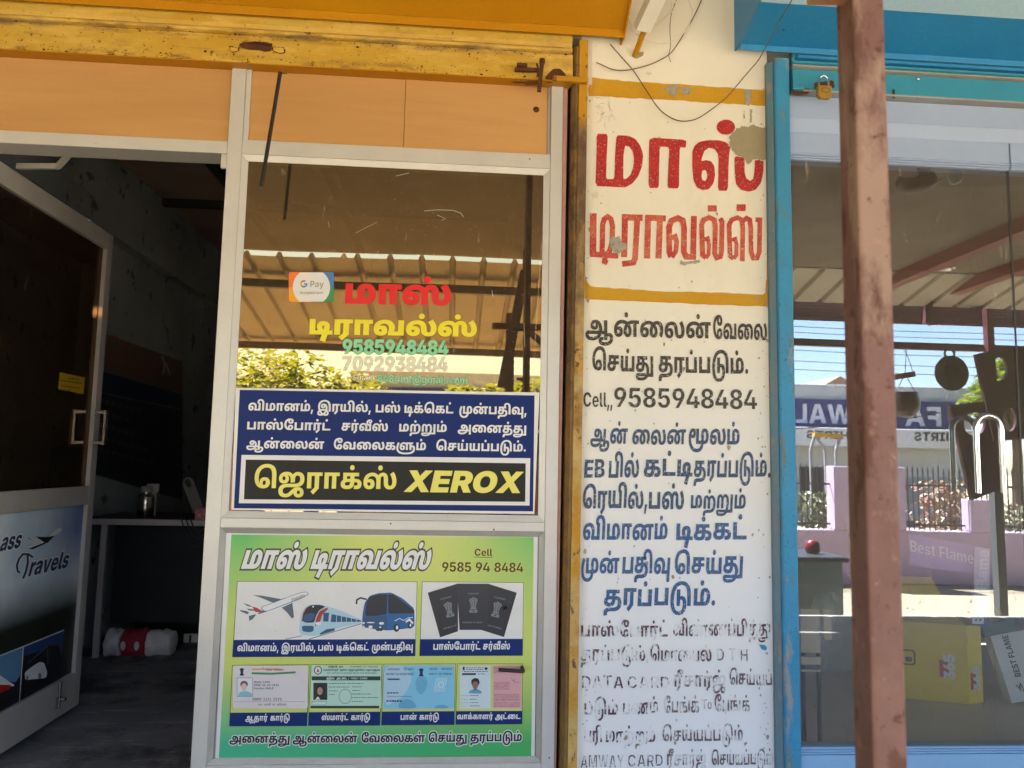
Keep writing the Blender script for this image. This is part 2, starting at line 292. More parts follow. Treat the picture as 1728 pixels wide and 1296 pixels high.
[[2975],378,[[71,0,1,284,181,0,1,-222,489,0,1,-62]]],
[[2975,3007],446,[[71,0,1,284,181,0,1,-222,625,0,1,-62],[557,243,64,0,84,-17,46,-29,18,-33,1,-16,0,-25,-20,-50,-15,-29,-107,-186,-165,22,85,139,7,17,21,35,12,20,16,40,1,16,0,14,-20,20,-25,0,-26,0,-28,-20,1,-17,0,-17,20,-32,44,-32,31,-19,-117,-35,-40,23,-64,42,-34,46,1,27,0,25,46,44,100,27]]],
[[2975,3009],586,[[491,-158,-122,0,-166,41,-100,72,-44,94,1,53,1,10,0,54,46,96,92,78,140,55,184,31,115,0,80,0,142,-17,57,-17,46,-13,70,-36,48,-51,26,-72,1,-50,1,-170,-179,0,1,158,0,35,-14,63,-40,53,-37,18,-32,16,-98,19,-69,0,-76,0,-124,-22,-98,-43,-68,-63,-36,-81,1,-49,0,-63,44,-79,74,-42,94,-16,51,0,60,0,80,19,44,34,20,45,1,26,0,30,-20,35,-42,17,-27,0,-24,0,-40,-10,-17,-8,-9,61,28,8,70,11,33,0,70,0,104,-32,58,-64,1,-50,0,-46,-54,-69,-100,-46,-142,-23],[375,0,1,284,179,0,1,-284]]],
[[2975,3021],378,[[71,0,1,284,181,0,1,-222,489,0,1,-62],[409,329,-42,0,-52,25,1,21,0,21,52,25,43,0,42,0,52,-25,1,-21,0,-21,-52,-25]]],
[[2979],945,[[283,-6,-76,0,-108,29,-58,57,1,41,0,52,106,75,198,42,135,0,64,0,108,-9,96,-18,49,-15,25,-9,76,-28,92,-68,1,-46,0,-35,-48,-45,-96,-23,-67,0,-72,0,-100,26,-48,47,1,32,0,27,32,48,60,40,39,17,29,13,64,24,146,22,91,0,62,0,96,-9,86,-19,49,-16,25,-13,46,-17,64,-43,34,-49,1,-27,0,-35,-50,-45,-94,-23,-67,0,-74,0,-98,26,-48,47,1,32,0,27,40,51,70,42,43,15,29,12,40,13,86,16,120,9,87,0,321,0,1,-62,-133,0,1,-222,-177,0,1,222,-33,0,-48,0,-70,-4,-50,-8,-40,-10,-17,-7,-34,-11,-44,-30,-20,-34,1,-19,0,-24,30,-21,23,0,22,0,24,11,8,20,1,13,0,20,-26,38,-48,31,-35,12,-40,15,-90,13,-55,0,-66,0,-90,-16,-37,-13,-32,-12,-44,-30,-26,-36,1,-20,0,-24,30,-22,25,0,22,0,22,11,10,20,1,13,0,29,-62,53,-61,18,-44,16,-104,13,-69,0,-82,0,-118,-24,-68,-41,-9,-25,-2,-4,-2,-13,1,-5,0,-15,14,-28,36,-18,33,0,18,0,26,7,14,15,1,10,0,17,-36,16,-29,0,-38,0,-60,-22,-27,-15,-27,49,42,19,100,26,65,0,82,0,102,-45,1,-43,0,-29,-48,-42,-102,-23]]],
[[2979,3021],945,[[283,-6,-76,0,-108,29,-58,57,1,41,0,52,106,75,198,42,135,0,64,0,108,-9,96,-18,49,-15,25,-9,76,-28,92,-68,1,-46,0,-35,-48,-45,-96,-23,-67,0,-72,0,-100,26,-48,47,1,32,0,27,32,48,60,40,39,17,29,13,64,24,146,22,91,0,62,0,96,-9,86,-19,49,-16,25,-13,46,-17,64,-43,34,-49,1,-27,0,-35,-50,-45,-94,-23,-67,0,-74,0,-98,26,-48,47,1,32,0,27,40,51,70,42,43,15,29,12,40,13,86,16,120,9,87,0,321,0,1,-62,-133,0,1,-222,-177,0,1,222,-33,0,-48,0,-70,-4,-50,-8,-40,-10,-17,-7,-34,-11,-44,-30,-20,-34,1,-19,0,-24,30,-21,23,0,22,0,24,11,8,20,1,13,0,20,-26,38,-48,31,-35,12,-40,15,-90,13,-55,0,-66,0,-90,-16,-37,-13,-32,-12,-44,-30,-26,-36,1,-20,0,-24,30,-22,25,0,22,0,22,11,10,20,1,13,0,29,-62,53,-61,18,-44,16,-104,13,-69,0,-82,0,-118,-24,-68,-41,-9,-25,-2,-4,-2,-13,1,-5,0,-15,14,-28,36,-18,33,0,18,0,26,7,14,15,1,10,0,17,-36,16,-29,0,-38,0,-60,-22,-27,-15,-27,49,42,19,100,26,65,0,82,0,102,-45,1,-43,0,-29,-48,-42,-102,-23],[947,329,-42,0,-54,25,1,21,0,21,54,25,41,0,42,0,52,-25,1,-21,0,-21,-52,-25]]],
[[2980],478,[[309,-6,-86,0,-122,20,-64,40,1,30,0,27,66,42,150,23,123,0,189,0,108,0,162,-24,88,-56,1,-48,0,-38,-62,-50,-51,-16,-38,-12,-100,-14,-126,-7,-75,0,-103,0,-52,0,-48,-4,-15,-6,-16,-5,-16,-17,1,-14,0,-6,2,-10,3,-5,-175,-5,-4,11,-2,22,1,12,0,23,38,35,33,11,22,7,50,9,72,4,55,0,127,0,66,0,106,5,76,12,27,11,20,9,22,26,1,18,0,19,-28,25,-52,15,-66,6,-39,0,-209,0,-40,0,-50,-3,-17,-5,-18,-3,-14,-13,1,-8,0,-17,54,-14,49,0,38,0,54,11,28,27,1,25,1,103,-137,0,1,-71,-161,-8,1,141,665,0,1,-62,-189,0,1,-98,0,-34,-32,-46,-31,-16,-38,-18,-116,-16]]],
[[2980,3009],634,[[309,-6,-86,0,-122,20,-64,40,1,30,0,27,66,42,150,23,123,0,195,0,62,0,124,-13,102,-33,64,-56,1,-43,0,-27,-32,-45,-23,-19,1,-11,-42,-30,-140,-40,-192,-19,-117,0,-21,0,-100,0,-146,18,-78,36,1,29,0,12,20,19,17,6,18,7,58,6,47,0,891,0,83,-62,-401,0,-57,9,-489,0,-10,0,-12,-3,1,-4,0,-8,74,-10,83,0,43,0,70,0,114,8,86,17,31,13,9,15,18,12,24,23,12,28,1,20,0,33,-54,38,-94,17,-61,0,-183,0,-40,0,-50,-3,-17,-5,-18,-3,-14,-13,1,-8,0,-17,54,-14,49,0,38,0,54,11,28,28,1,25,1,102,-137,0,1,-71,-161,-8,1,141,665,0,1,-62,-189,0,1,-98,0,-34,-32,-46,-31,-16,-38,-18,-116,-16],[1019,-89,1,373,179,0,1,-373]]],
[[2980,3021],478,[[309,-6,-86,0,-122,20,-64,40,1,30,0,27,66,42,150,23,123,0,189,0,108,0,162,-24,88,-56,1,-48,0,-38,-62,-50,-51,-16,-38,-12,-100,-14,-126,-7,-75,0,-103,0,-52,0,-48,-4,-15,-6,-16,-5,-16,-17,1,-14,0,-6,2,-10,3,-5,-175,-5,-4,11,-2,22,1,12,0,23,38,35,33,11,22,7,50,9,72,4,55,0,127,0,66,0,106,5,76,12,27,11,20,9,22,26,1,18,0,19,-28,25,-52,15,-66,6,-39,0,-209,0,-40,0,-50,-3,-17,-5,-18,-3,-14,-13,1,-8,0,-17,54,-14,49,0,38,0,54,11,28,27,1,25,1,103,-137,0,1,-71,-161,-8,1,141,665,0,1,-62,-189,0,1,-98,0,-34,-32,-46,-31,-16,-38,-18,-116,-16],[505,329,-42,0,-54,25,1,21,0,21,54,25,43,0,40,0,54,-25,1,-21,0,-21,-54,-25]]],
[[2984],462,[[673,184,70,0,98,-30,48,-53,1,-36,0,-45,-62,-59,-49,-17,-36,-12,-86,-15,-108,-6,-65,0,-121,0,-50,0,-48,-4,-17,-6,-14,-5,-16,-17,1,-14,0,-6,2,-10,1,-5,-175,-5,-2,11,-4,22,1,12,0,23,38,35,35,11,20,7,50,9,74,4,55,0,151,0,64,0,84,6,54,11,19,10,20,10,20,30,1,22,0,20,-20,26,-40,14,-29,0,-22,0,-44,-9,-17,-6,-9,59,30,8,68,10],[71,0,1,284,625,0,1,-62,-133,0,1,-222,-179,0,1,222,-129,0,1,-222]]],
[[2984,3009],624,[[673,184,70,0,96,-30,50,-56,1,-40,0,-32,-28,-54,-25,-23,-7,-19,-40,-29,-130,-41,-180,-20,-115,0,-15,0,-102,0,-142,18,-74,37,1,28,0,12,20,19,17,6,18,7,58,6,47,0,815,0,1,311,181,0,1,-373,-473,0,-55,9,-441,0,-10,0,-12,-3,1,-4,0,-5,32,-8,68,-5,53,0,19,0,112,0,146,21,41,22,13,21,26,18,22,50,1,29,0,35,-46,31,-43,0,-26,0,-46,-11,-19,-8,-11,60,32,9,72,12],[71,0,1,284,625,0,1,-62,-133,0,1,-222,-179,0,1,222,-129,0,1,-222]]],
[[2985],703,[[283,-6,-76,0,-108,29,-58,57,1,41,0,52,106,75,198,42,135,0,64,0,108,-9,96,-18,49,-15,25,-9,76,-28,92,-68,1,-46,0,-35,-48,-45,-94,-23,-69,0,-72,0,-100,26,-48,47,1,32,0,27,40,51,70,42,45,15,29,12,40,13,86,16,118,9,87,0,323,0,1,-62,-133,0,1,-222,-179,0,1,222,-31,0,-50,0,-68,-4,-52,-8,-38,-10,-17,-7,-34,-11,-44,-30,-22,-34,1,-19,0,-24,30,-21,25,0,22,0,22,11,10,20,1,13,0,29,-62,53,-61,18,-44,16,-104,13,-69,0,-82,0,-118,-24,-68,-41,-9,-25,-2,-5,-2,-11,1,-6,0,-20,16,-27,36,-14,29,0,20,0,26,7,14,15,1,10,0,17,-36,16,-29,0,-38,0,-60,-22,-27,-15,-27,49,42,19,100,26,65,0,82,0,102,-45,1,-43,0,-29,-48,-42,-102,-23]]],
[[2985,3021],703,[[283,-6,-76,0,-108,29,-58,57,1,41,0,52,106,75,198,42,135,0,64,0,108,-9,96,-18,49,-15,25,-9,76,-28,92,-68,1,-46,0,-35,-48,-45,-94,-23,-69,0,-72,0,-100,26,-48,47,1,32,0,27,40,51,70,42,45,15,29,12,40,13,86,16,118,9,87,0,323,0,1,-62,-133,0,1,-222,-179,0,1,222,-31,0,-50,0,-68,-4,-52,-8,-38,-10,-17,-7,-34,-11,-44,-30,-22,-34,1,-19,0,-24,30,-21,25,0,22,0,22,11,10,20,1,13,0,29,-62,53,-61,18,-44,16,-104,13,-69,0,-82,0,-118,-24,-68,-41,-9,-25,-2,-5,-2,-11,1,-6,0,-20,16,-27,36,-14,29,0,20,0,26,7,14,15,1,10,0,17,-36,16,-29,0,-38,0,-60,-22,-27,-15,-27,49,42,19,100,26,65,0,82,0,102,-45,1,-43,0,-29,-48,-42,-102,-23],[703,329,-40,0,-54,25,1,21,0,21,54,25,41,0,42,0,52,-25,1,-21,0,-21,-52,-25]]],
[[2986],424,[[71,0,1,284,181,0,1,-222,349,0,1,222,181,0,1,-284]]],
[[2986,3009],424,[[599,-142,1,142,-527,0,1,284,181,0,1,-222,349,0,1,222,181,0,1,-426]]],
[[2986,3021],424,[[71,0,1,284,181,0,1,-222,349,0,1,222,181,0,1,-284],[425,329,-40,0,-54,25,1,21,0,21,54,25,41,0,42,0,52,-25,1,-21,0,-21,-52,-25]]],
[[2990],480,[[637,290,100,0,124,-41,58,-69,1,-43,0,-40,-44,-52,-39,-16,-26,-11,-70,-12,-92,-6,-65,0,-509,0,1,284,181,0,1,-222,161,0,1,114,0,33,32,41,31,13,30,13,84,14],[651,228,-12,0,-22,-5,-7,-4,-10,-6,-8,-17,1,-20,1,-114,23,0,46,0,56,14,26,33,1,28,0,28,-16,40,-42,23]]],
[[2990,3009],634,[[481,-154,-114,0,-164,35,-104,62,-48,80,1,45,1,8,0,41,38,77,66,69,37,26,141,-39,-56,-42,-58,-91,1,-47,1,-6,0,-31,28,-56,60,-43,102,-24,77,0,82,0,98,27,52,51,9,32,175,-5,-12,-59,-110,-74,-176,-36],[945,290,100,0,124,-41,58,-69,1,-43,0,-40,-44,-52,-39,-16,-26,-11,-70,-12,-92,-6,-65,0,-509,0,1,284,181,0,1,-222,161,0,1,114,0,33,32,41,31,13,30,13,84,14],[959,228,-12,0,-22,-5,-7,-4,-10,-6,-8,-17,1,-20,1,-114,23,0,46,0,56,14,26,33,1,28,0,28,-18,40,-40,23]]],
[[2990,3010],717,[[601,-154,-122,0,-202,34,-150,68,-80,100,1,67,0,41,38,65,70,45,100,24,59,0,70,0,88,-25,42,-40,1,-24,0,-27,-38,-41,-88,-24,-75,0,-48,0,-98,17,-35,23,39,66,30,-25,68,-21,33,0,24,0,38,14,1,18,0,17,-32,12,-15,0,-28,0,-40,-22,-26,-38,-3,-24,-2,-8,-2,-14,1,-8,0,-67,102,-92,178,-47,117,0,80,0,104,18,64,32,32,40,7,20,175,-5,-12,-39,-60,-63,-108,-43,-168,-24],[1113,289,100,0,124,-40,58,-69,1,-43,0,-40,-44,-52,-39,-16,-28,-11,-68,-12,-94,-6,-63,0,-509,0,1,284,181,0,1,-222,161,0,1,114,0,33,32,41,31,13,28,13,86,13],[1127,228,-12,0,-22,-5,-7,-4,-10,-6,-10,-17,1,-20,1,-114,25,0,46,0,56,14,26,33,1,28,0,28,-16,40,-42,23]]],
[[2990,3021],480,[[637,290,100,0,124,-41,58,-69,1,-43,0,-40,-44,-52,-39,-16,-26,-11,-70,-12,-92,-6,-65,0,-509,0,1,284,181,0,1,-222,161,0,1,114,0,33,32,41,31,13,30,13,84,14],[651,228,-12,0,-22,-5,-7,-4,-10,-6,-8,-17,1,-20,1,-114,23,0,46,0,56,14,26,33,1,28,0,28,-16,40,-42,23],[481,329,-42,0,-52,25,1,21,0,21,52,25,43,0,42,0,52,-25,1,-21,0,-21,-52,-25]]],
[[2991],531,[[375,0,1,284,181,0,1,-222,259,0,1,222,179,0,1,-284],[257,-6,-42,0,-64,12,-25,12,-16,9,-26,24,-14,34,1,24,1,175,181,0,1,-172,0,-18,6,-24,15,-6,8,-4,22,-4,17,0,30,0,40,16,15,13,3,-61,-26,-14,-66,-16]]],
[[2991,3021],531,[[375,0,1,284,181,0,1,-222,259,0,1,222,179,0,1,-284],[257,-6,-42,0,-64,12,-25,12,-16,9,-26,24,-14,34,1,24,1,175,181,0,1,-172,0,-18,6,-24,15,-6,8,-4,22,-4,17,0,30,0,40,16,15,13,3,-61,-26,-14,-66,-16],[531,329,-40,0,-54,25,1,21,0,21,54,25,41,0,42,0,52,-25,1,-21,0,-21,-52,-25]]],
[[2992],360,[[345,-107,-111,52,157,74,1,203,-137,0,1,-222,-179,0,1,284,633,0,1,-62,-133,0,1,-222]]],
[[2992,3008],385,[[345,-107,-111,52,157,74,1,203,-137,0,1,-222,-179,0,1,284,633,0,1,-62,-133,0,1,-222],[563,426,112,0,104,-40,1,-32,0,-31,-88,-35,-85,0,-90,0,-74,36,1,29,0,18,40,37,33,13,95,-15,-26,-14,-30,-21,1,-14,0,-7,12,-11,20,-5,19,0,22,0,20,11,1,8,0,12,-38,9,-27,0,-24,0,-56,-6,-23,-4,-30,-9,-42,-26,1,-20,0,-12,10,-19,11,-10,-137,-12,-12,13,-12,29,1,18,0,18,32,39,72,33,116,20]]],
[[2992,3009],610,[[961,172,70,0,100,-29,54,-56,1,-39,0,-57,-82,-80,-148,-49,-200,-22,-117,0,-15,0,-90,0,-170,15,-144,35,-106,55,-60,79,1,53,1,6,0,39,36,74,64,66,37,28,141,-40,-54,-40,-54,-84,1,-38,1,-9,0,-40,46,-65,98,-46,154,-24,109,0,19,0,118,0,162,32,84,64,1,47,0,20,-22,28,-40,15,-29,0,-22,0,-40,-9,-19,-9,-9,61,28,8,72,11],[375,0,1,284,625,0,1,-62,-133,0,1,-222,-179,0,1,222,-129,0,1,-222]]],
[[2992,3021],360,[[345,-107,-111,52,157,74,1,203,-137,0,1,-222,-179,0,1,284,633,0,1,-62,-133,0,1,-222],[361,329,-42,0,-54,25,1,21,0,21,54,25,43,0,40,0,54,-25,1,-21,0,-21,-54,-25]]],
[[2993],507,[[681,290,92,0,130,-41,68,-76,1,-53,0,-62,-68,-79,-55,-23,-42,-17,-104,-19,-132,-9,-87,0,-123,0,-50,0,-50,-4,-15,-6,-14,-5,-18,-17,1,-14,0,-6,2,-10,3,-5,-175,-5,-4,11,-2,22,1,12,0,23,38,35,33,11,22,7,50,9,72,4,55,0,169,0,84,0,124,12,78,31,38,57,1,45,0,38,-30,48,-58,24,-37,0,-22,0,-34,-6,-11,-7,-20,-10,-14,-30,1,-25,1,-150,-177,0,1,149,0,28,-6,31,-13,9,-8,5,-22,6,-15,0,-16,0,-24,-6,-7,-5,-16,-10,-6,-31,1,-24,1,-152,-179,0,1,158,0,28,20,41,34,29,27,10,28,12,76,12,45,0,56,0,74,-16,56,-31,25,-23,-59,2,28,21,64,30,84,17]]],
[[2993,3009],666,[[681,290,92,0,130,-41,68,-77,1,-54,0,-52,-44,-80,-37,-33,-7,-20,-72,-49,-246,-44,-167,0,-43,0,-106,0,-144,18,-76,36,1,29,0,12,18,19,19,6,18,7,58,6,45,0,963,0,1,-62,-345,0,-55,9,-535,0,-10,0,-12,-3,1,-4,0,-8,76,-10,89,0,29,0,116,0,160,21,49,25,17,22,26,19,34,51,16,56,1,26,0,39,-30,50,-58,24,-37,0,-22,0,-34,-6,-11,-7,-20,-10,-14,-30,1,-25,1,-150,-177,0,1,149,0,28,-6,31,-13,9,-8,5,-22,6,-15,0,-16,0,-24,-6,-7,-5,-16,-10,-6,-31,1,-24,1,-152,-179,0,1,158,0,28,20,41,34,29,27,10,28,12,76,12,45,0,56,0,74,-16,56,-31,25,-23,-59,2,28,21,64,30,84,17],[1083,-89,1,373,179,0,1,-373]]],
[[2993,3021],507,[[681,290,92,0,130,-41,68,-76,1,-53,0,-62,-68,-79,-55,-23,-42,-17,-104,-19,-132,-9,-87,0,-123,0,-50,0,-50,-4,-15,-6,-14,-5,-18,-17,1,-14,0,-6,2,-10,3,-5,-175,-5,-4,11,-2,22,1,12,0,23,38,35,33,11,22,7,50,9,72,4,55,0,169,0,84,0,124,12,78,31,38,57,1,45,0,38,-30,48,-58,24,-37,0,-22,0,-34,-6,-11,-7,-20,-10,-14,-30,1,-25,1,-150,-177,0,1,149,0,28,-6,31,-13,9,-8,5,-22,6,-15,0,-16,0,-24,-6,-7,-5,-16,-10,-6,-31,1,-24,1,-152,-179,0,1,158,0,28,20,41,34,29,27,10,28,12,76,12,45,0,56,0,74,-16,56,-31,25,-23,-59,2,28,21,64,30,84,17],[509,329,-42,0,-52,25,1,21,0,21,52,25,43,0,42,0,52,-25,1,-21,0,-21,-52,-25]]],
[[2994],582,[[283,-6,-76,0,-108,29,-58,58,1,42,0,41,60,62,106,42,140,22,81,0,80,0,110,-16,41,-16,34,-14,42,-37,24,-52,5,-38,0,-12,6,-19,14,-14,13,-5,10,-6,30,-5,19,0,30,0,40,13,20,31,1,26,0,23,-22,48,-48,46,-33,21,149,43,72,-42,64,-87,1,-46,0,-39,-58,-62,-120,-37,-95,0,-58,0,-82,11,-31,11,-42,14,-46,49,-5,36,-2,17,-8,32,-18,28,-15,10,-18,12,-58,13,-47,0,-62,0,-96,-27,-54,-49,1,-34,0,-21,16,-28,36,-14,27,0,22,0,26,7,14,15,1,10,0,17,-36,16,-29,0,-38,0,-60,-22,-27,-15,-27,49,42,19,100,26,65,0,82,0,102,-44,1,-44,0,-29,-50,-42,-100,-23]]],
[[2994,3021],582,[[283,-6,-76,0,-108,29,-58,58,1,42,0,41,60,62,106,42,140,22,81,0,80,0,110,-16,41,-16,34,-14,42,-37,24,-52,5,-38,0,-12,6,-19,14,-14,13,-5,10,-6,30,-5,19,0,30,0,40,13,20,31,1,26,0,23,-22,48,-48,46,-33,21,149,43,72,-42,64,-87,1,-46,0,-39,-58,-62,-120,-37,-95,0,-58,0,-82,11,-31,11,-42,14,-46,49,-5,36,-2,17,-8,32,-18,28,-15,10,-18,12,-58,13,-47,0,-62,0,-96,-27,-54,-49,1,-34,0,-21,16,-28,36,-14,27,0,22,0,26,7,14,15,1,10,0,17,-36,16,-29,0,-38,0,-60,-22,-27,-15,-27,49,42,19,100,26,65,0,82,0,102,-44,1,-44,0,-29,-50,-42,-100,-23],[583,329,-42,0,-52,25,1,21,0,21,54,25,41,0,42,0,52,-25,1,-21,0,-21,-52,-25]]],
[[2995],613,[[283,-6,-76,0,-108,29,-58,58,1,42,0,41,58,63,100,41,130,22,71,0,58,0,94,-12,86,-24,47,-19,-75,-61,-38,22,-96,31,-71,0,-60,0,-90,-26,-50,-49,1,-35,0,-21,18,-28,34,-14,29,0,20,0,26,7,14,15,1,10,0,17,-36,16,-29,0,-38,0,-60,-22,-27,-15,-27,49,42,19,100,26,65,0,82,0,102,-44,1,-44,0,-29,-48,-42,-102,-23],[585,0,1,236,23,0,1,48,603,0,1,-62,-133,0,1,-222,-179,0,1,222,-129,0,1,-222]]],
[[2995,3009],861,[[1463,172,72,0,100,-30,52,-55,1,-38,0,-46,-66,-66,-116,-47,-154,-29,-174,-15,-186,-6,-89,0,-65,0,-124,0,-232,11,-196,30,-150,54,-82,85,1,61,1,8,0,37,36,70,62,65,37,28,141,-39,-38,-28,-46,-54,-22,-51,1,-24,1,-6,0,-48,60,-66,114,-40,158,-22,192,-7,111,0,37,0,80,0,154,4,138,11,116,21,84,33,48,46,1,32,0,25,-46,34,-45,0,-24,0,-38,-10,-19,-8,-9,61,28,8,74,11],[577,-6,-78,0,-108,29,-58,58,1,42,0,41,58,63,100,41,130,22,71,0,58,0,94,-12,86,-24,47,-19,-75,-61,-36,22,-98,31,-71,0,-58,0,-90,-26,-50,-49,1,-35,0,-21,16,-28,36,-14,27,0,20,0,26,7,14,15,1,10,0,17,-36,16,-29,0,-36,0,-60,-22,-27,-15,-29,49,42,19,100,26,65,0,84,0,100,-44,1,-44,0,-29,-48,-42,-100,-23],[879,0,1,236,21,0,3,48,603,0,1,-62,-135,0,1,-222,-177,0,1,222,-131,0,1,-222]]],
[[2995,3021],613,[[283,-6,-76,0,-108,29,-58,58,1,42,0,41,58,63,100,41,130,22,71,0,58,0,94,-12,86,-24,47,-19,-75,-61,-38,22,-96,31,-71,0,-60,0,-90,-26,-50,-49,1,-35,0,-21,18,-28,34,-14,29,0,20,0,26,7,14,15,1,10,0,17,-36,16,-29,0,-38,0,-60,-22,-27,-15,-27,49,42,19,100,26,65,0,82,0,102,-44,1,-44,0,-29,-48,-42,-102,-23],[585,0,1,236,23,0,1,48,603,0,1,-62,-133,0,1,-222,-179,0,1,222,-129,0,1,-222],[615,329,-42,0,-54,25,1,21,0,21,54,25,41,0,42,0,52,-25,1,-21,0,-21,-52,-25]]],
[[2996],480,[[637,290,100,0,124,-41,58,-69,1,-43,0,-40,-44,-52,-39,-16,-26,-11,-70,-12,-92,-6,-65,0,-509,0,1,284,181,0,1,-222,161,0,1,114,0,33,32,41,31,13,30,13,84,14],[651,228,-12,0,-22,-5,-7,-4,-10,-6,-8,-17,1,-20,1,-114,23,0,46,0,56,14,26,33,1,28,0,28,-16,40,-42,23],[231,-16,24,0,48,-2,21,-2,-9,-54,-10,0,-30,1,-11,0,-28,0,-22,-6,1,-6,0,-6,14,-6,32,-3,25,0,19,0,46,0,62,9,42,18,15,13,8,4,36,8,66,5,53,0,93,-13,-42,-5,-42,-11,-7,-9,-28,-29,-86,-35,-120,-15,-77,0,-21,0,-66,0,-98,10,-33,12,-22,9,-30,26,1,19,0,30,96,38],[577,-96,-11,6,-40,5,-70,20,-40,37,-1,29,173,0,0,-9,14,-14,11,-4,14,-5,36,-4,33,0,109,0,1,-61]]],
[[2996,3021],480,[[637,290,100,0,124,-41,58,-69,1,-43,0,-40,-44,-52,-39,-16,-26,-11,-70,-12,-92,-6,-65,0,-509,0,1,284,181,0,1,-222,161,0,1,114,0,33,32,41,31,13,30,13,84,14],[651,228,-12,0,-22,-5,-7,-4,-10,-6,-8,-17,1,-20,1,-114,23,0,46,0,56,14,26,33,1,28,0,28,-16,40,-42,23],[231,-16,24,0,48,-2,21,-2,-9,-54,-10,0,-30,1,-11,0,-28,0,-22,-6,1,-6,0,-6,14,-6,32,-3,25,0,19,0,46,0,62,9,42,18,15,13,8,4,36,8,66,5,53,0,93,-13,-42,-5,-42,-11,-7,-9,-28,-29,-86,-35,-120,-15,-77,0,-21,0,-66,0,-98,10,-33,12,-22,9,-30,26,1,19,0,30,96,38],[577,-96,-11,6,-40,5,-70,20,-40,37,-1,29,173,0,0,-9,14,-14,11,-4,14,-5,36,-4,33,0,109,0,1,-61],[481,329,-42,0,-52,25,1,21,0,21,52,25,43,0,42,0,52,-25,1,-21,0,-21,-52,-25]]],
[[2997],590,[[283,-6,-76,0,-108,29,-58,57,1,42,0,55,100,75,172,38,111,0,94,0,136,-24,86,-41,38,-53,1,-30,0,-20,-14,-42,-15,-18,185,0,1,222,179,0,1,-284,-543,0,-5,47,20,16,20,43,1,25,0,30,-46,44,-84,22,-59,0,-66,0,-92,-27,-50,-50,1,-33,0,-21,18,-28,34,-14,29,0,20,0,26,7,14,15,1,10,0,17,-36,16,-29,0,-38,0,-60,-22,-27,-15,-27,49,42,19,100,26,65,0,84,0,100,-45,1,-43,0,-29,-50,-42,-100,-23]]],
[[2997,3008],590,[[283,-6,-76,0,-108,29,-58,57,1,42,0,55,100,75,172,38,109,0,96,0,136,-24,86,-41,38,-53,1,-30,0,-20,-14,-42,-15,-18,185,0,1,222,179,0,1,-284,-543,0,-5,47,20,16,20,43,1,25,0,30,-46,44,-84,22,-59,0,-66,0,-92,-27,-50,-50,1,-33,0,-21,18,-28,34,-14,29,0,20,0,26,7,14,15,1,10,0,17,-36,16,-29,0,-38,0,-60,-22,-27,-15,-27,49,42,19,100,26,65,0,84,0,100,-45,1,-43,0,-29,-50,-42,-100,-23],[977,426,112,0,104,-41,1,-31,0,-31,-88,-35,-85,0,-90,0,-74,36,1,29,0,18,42,37,31,13,95,-15,-26,-14,-28,-21,1,-14,0,-7,10,-11,22,-5,17,0,22,0,20,11,1,8,0,12,-36,9,-29,0,-26,0,-54,-6,-21,-4,-32,-9,-42,-26,1,-22,0,-13,18,-20,32,-15,44,-10,29,-4,1,-65,-60,6,-98,23,-70,33,-36,41,1,24,0,22,32,42,72,34,116,21]]],
[[2997,3009],590,[[283,-6,-76,0,-108,29,-58,57,1,42,0,55,100,75,172,38,109,0,96,0,136,-24,86,-41,38,-53,1,-30,0,-20,-14,-42,-15,-18,185,0,1,222,179,0,1,-284,-543,0,-5,47,20,16,20,43,1,25,0,30,-46,44,-84,22,-59,0,-66,0,-92,-27,-50,-50,1,-33,0,-21,18,-28,34,-14,29,0,20,0,26,7,14,15,1,10,0,17,-36,16,-29,0,-38,0,-60,-22,-27,-15,-27,49,42,19,100,26,65,0,84,0,100,-45,1,-43,0,-29,-50,-42,-100,-23],[931,-142,1,146,179,0,1,-146]]],
[[3000,3021],739,[[283,-6,-76,0,-108,29,-58,57,1,42,0,42,60,62,104,42,134,22,77,0,70,0,104,-19,76,-32,35,-21,-75,-5,28,25,66,34,86,18,57,0,50,0,74,-14,25,-12,38,-17,32,-53,1,-36,1,-32,0,-26,14,-26,17,-7,12,-6,30,-5,19,0,28,0,40,13,22,31,1,26,0,23,-24,48,-46,46,-33,21,149,43,70,-42,64,-87,1,-46,0,-39,-58,-62,-120,-37,-95,0,-56,0,-84,11,-31,11,-24,9,-42,28,-22,43,1,31,1,35,0,19,-6,27,-11,8,-8,6,-22,6,-17,0,-16,0,-24,-6,-7,-5,-14,-8,-10,-27,1,-22,1,-160,-177,0,1,124,0,25,-20,43,-29,15,-20,9,-60,11,-43,0,-64,0,-96,-27,-50,-49,1,-34,0,-21,18,-28,34,-14,27,0,22,0,26,7,14,15,1,10,0,17,-36,16,-29,0,-38,0,-60,-22,-27,-15,-27,49,42,19,100,26,65,0,82,0,102,-44,1,-44,0,-29,-50,-42,-100,-23],[741,329,-42,0,-54,25,1,21,0,21,54,25,41,0,42,0,54,-25,1,-21,0,-21,-54,-25]]],
[[3006],360,[[71,0,1,284,633,0,1,-62,-133,0,1,-222,-179,0,1,222,-137,0,1,-222]]],
[[3007],161,[[-81,426,82,0,124,-23,39,-20,30,-14,38,-37,20,-56,1,-42,1,-234,-179,0,1,217,0,30,-6,51,-24,38,-25,12,-16,8,-46,9,-29,0,-42,0,-48,-15,-18,-22,1,-13,0,-13,14,-29,17,-15,-175,0,-12,11,-14,33,1,13,0,30,48,42,80,26,100,13]]],
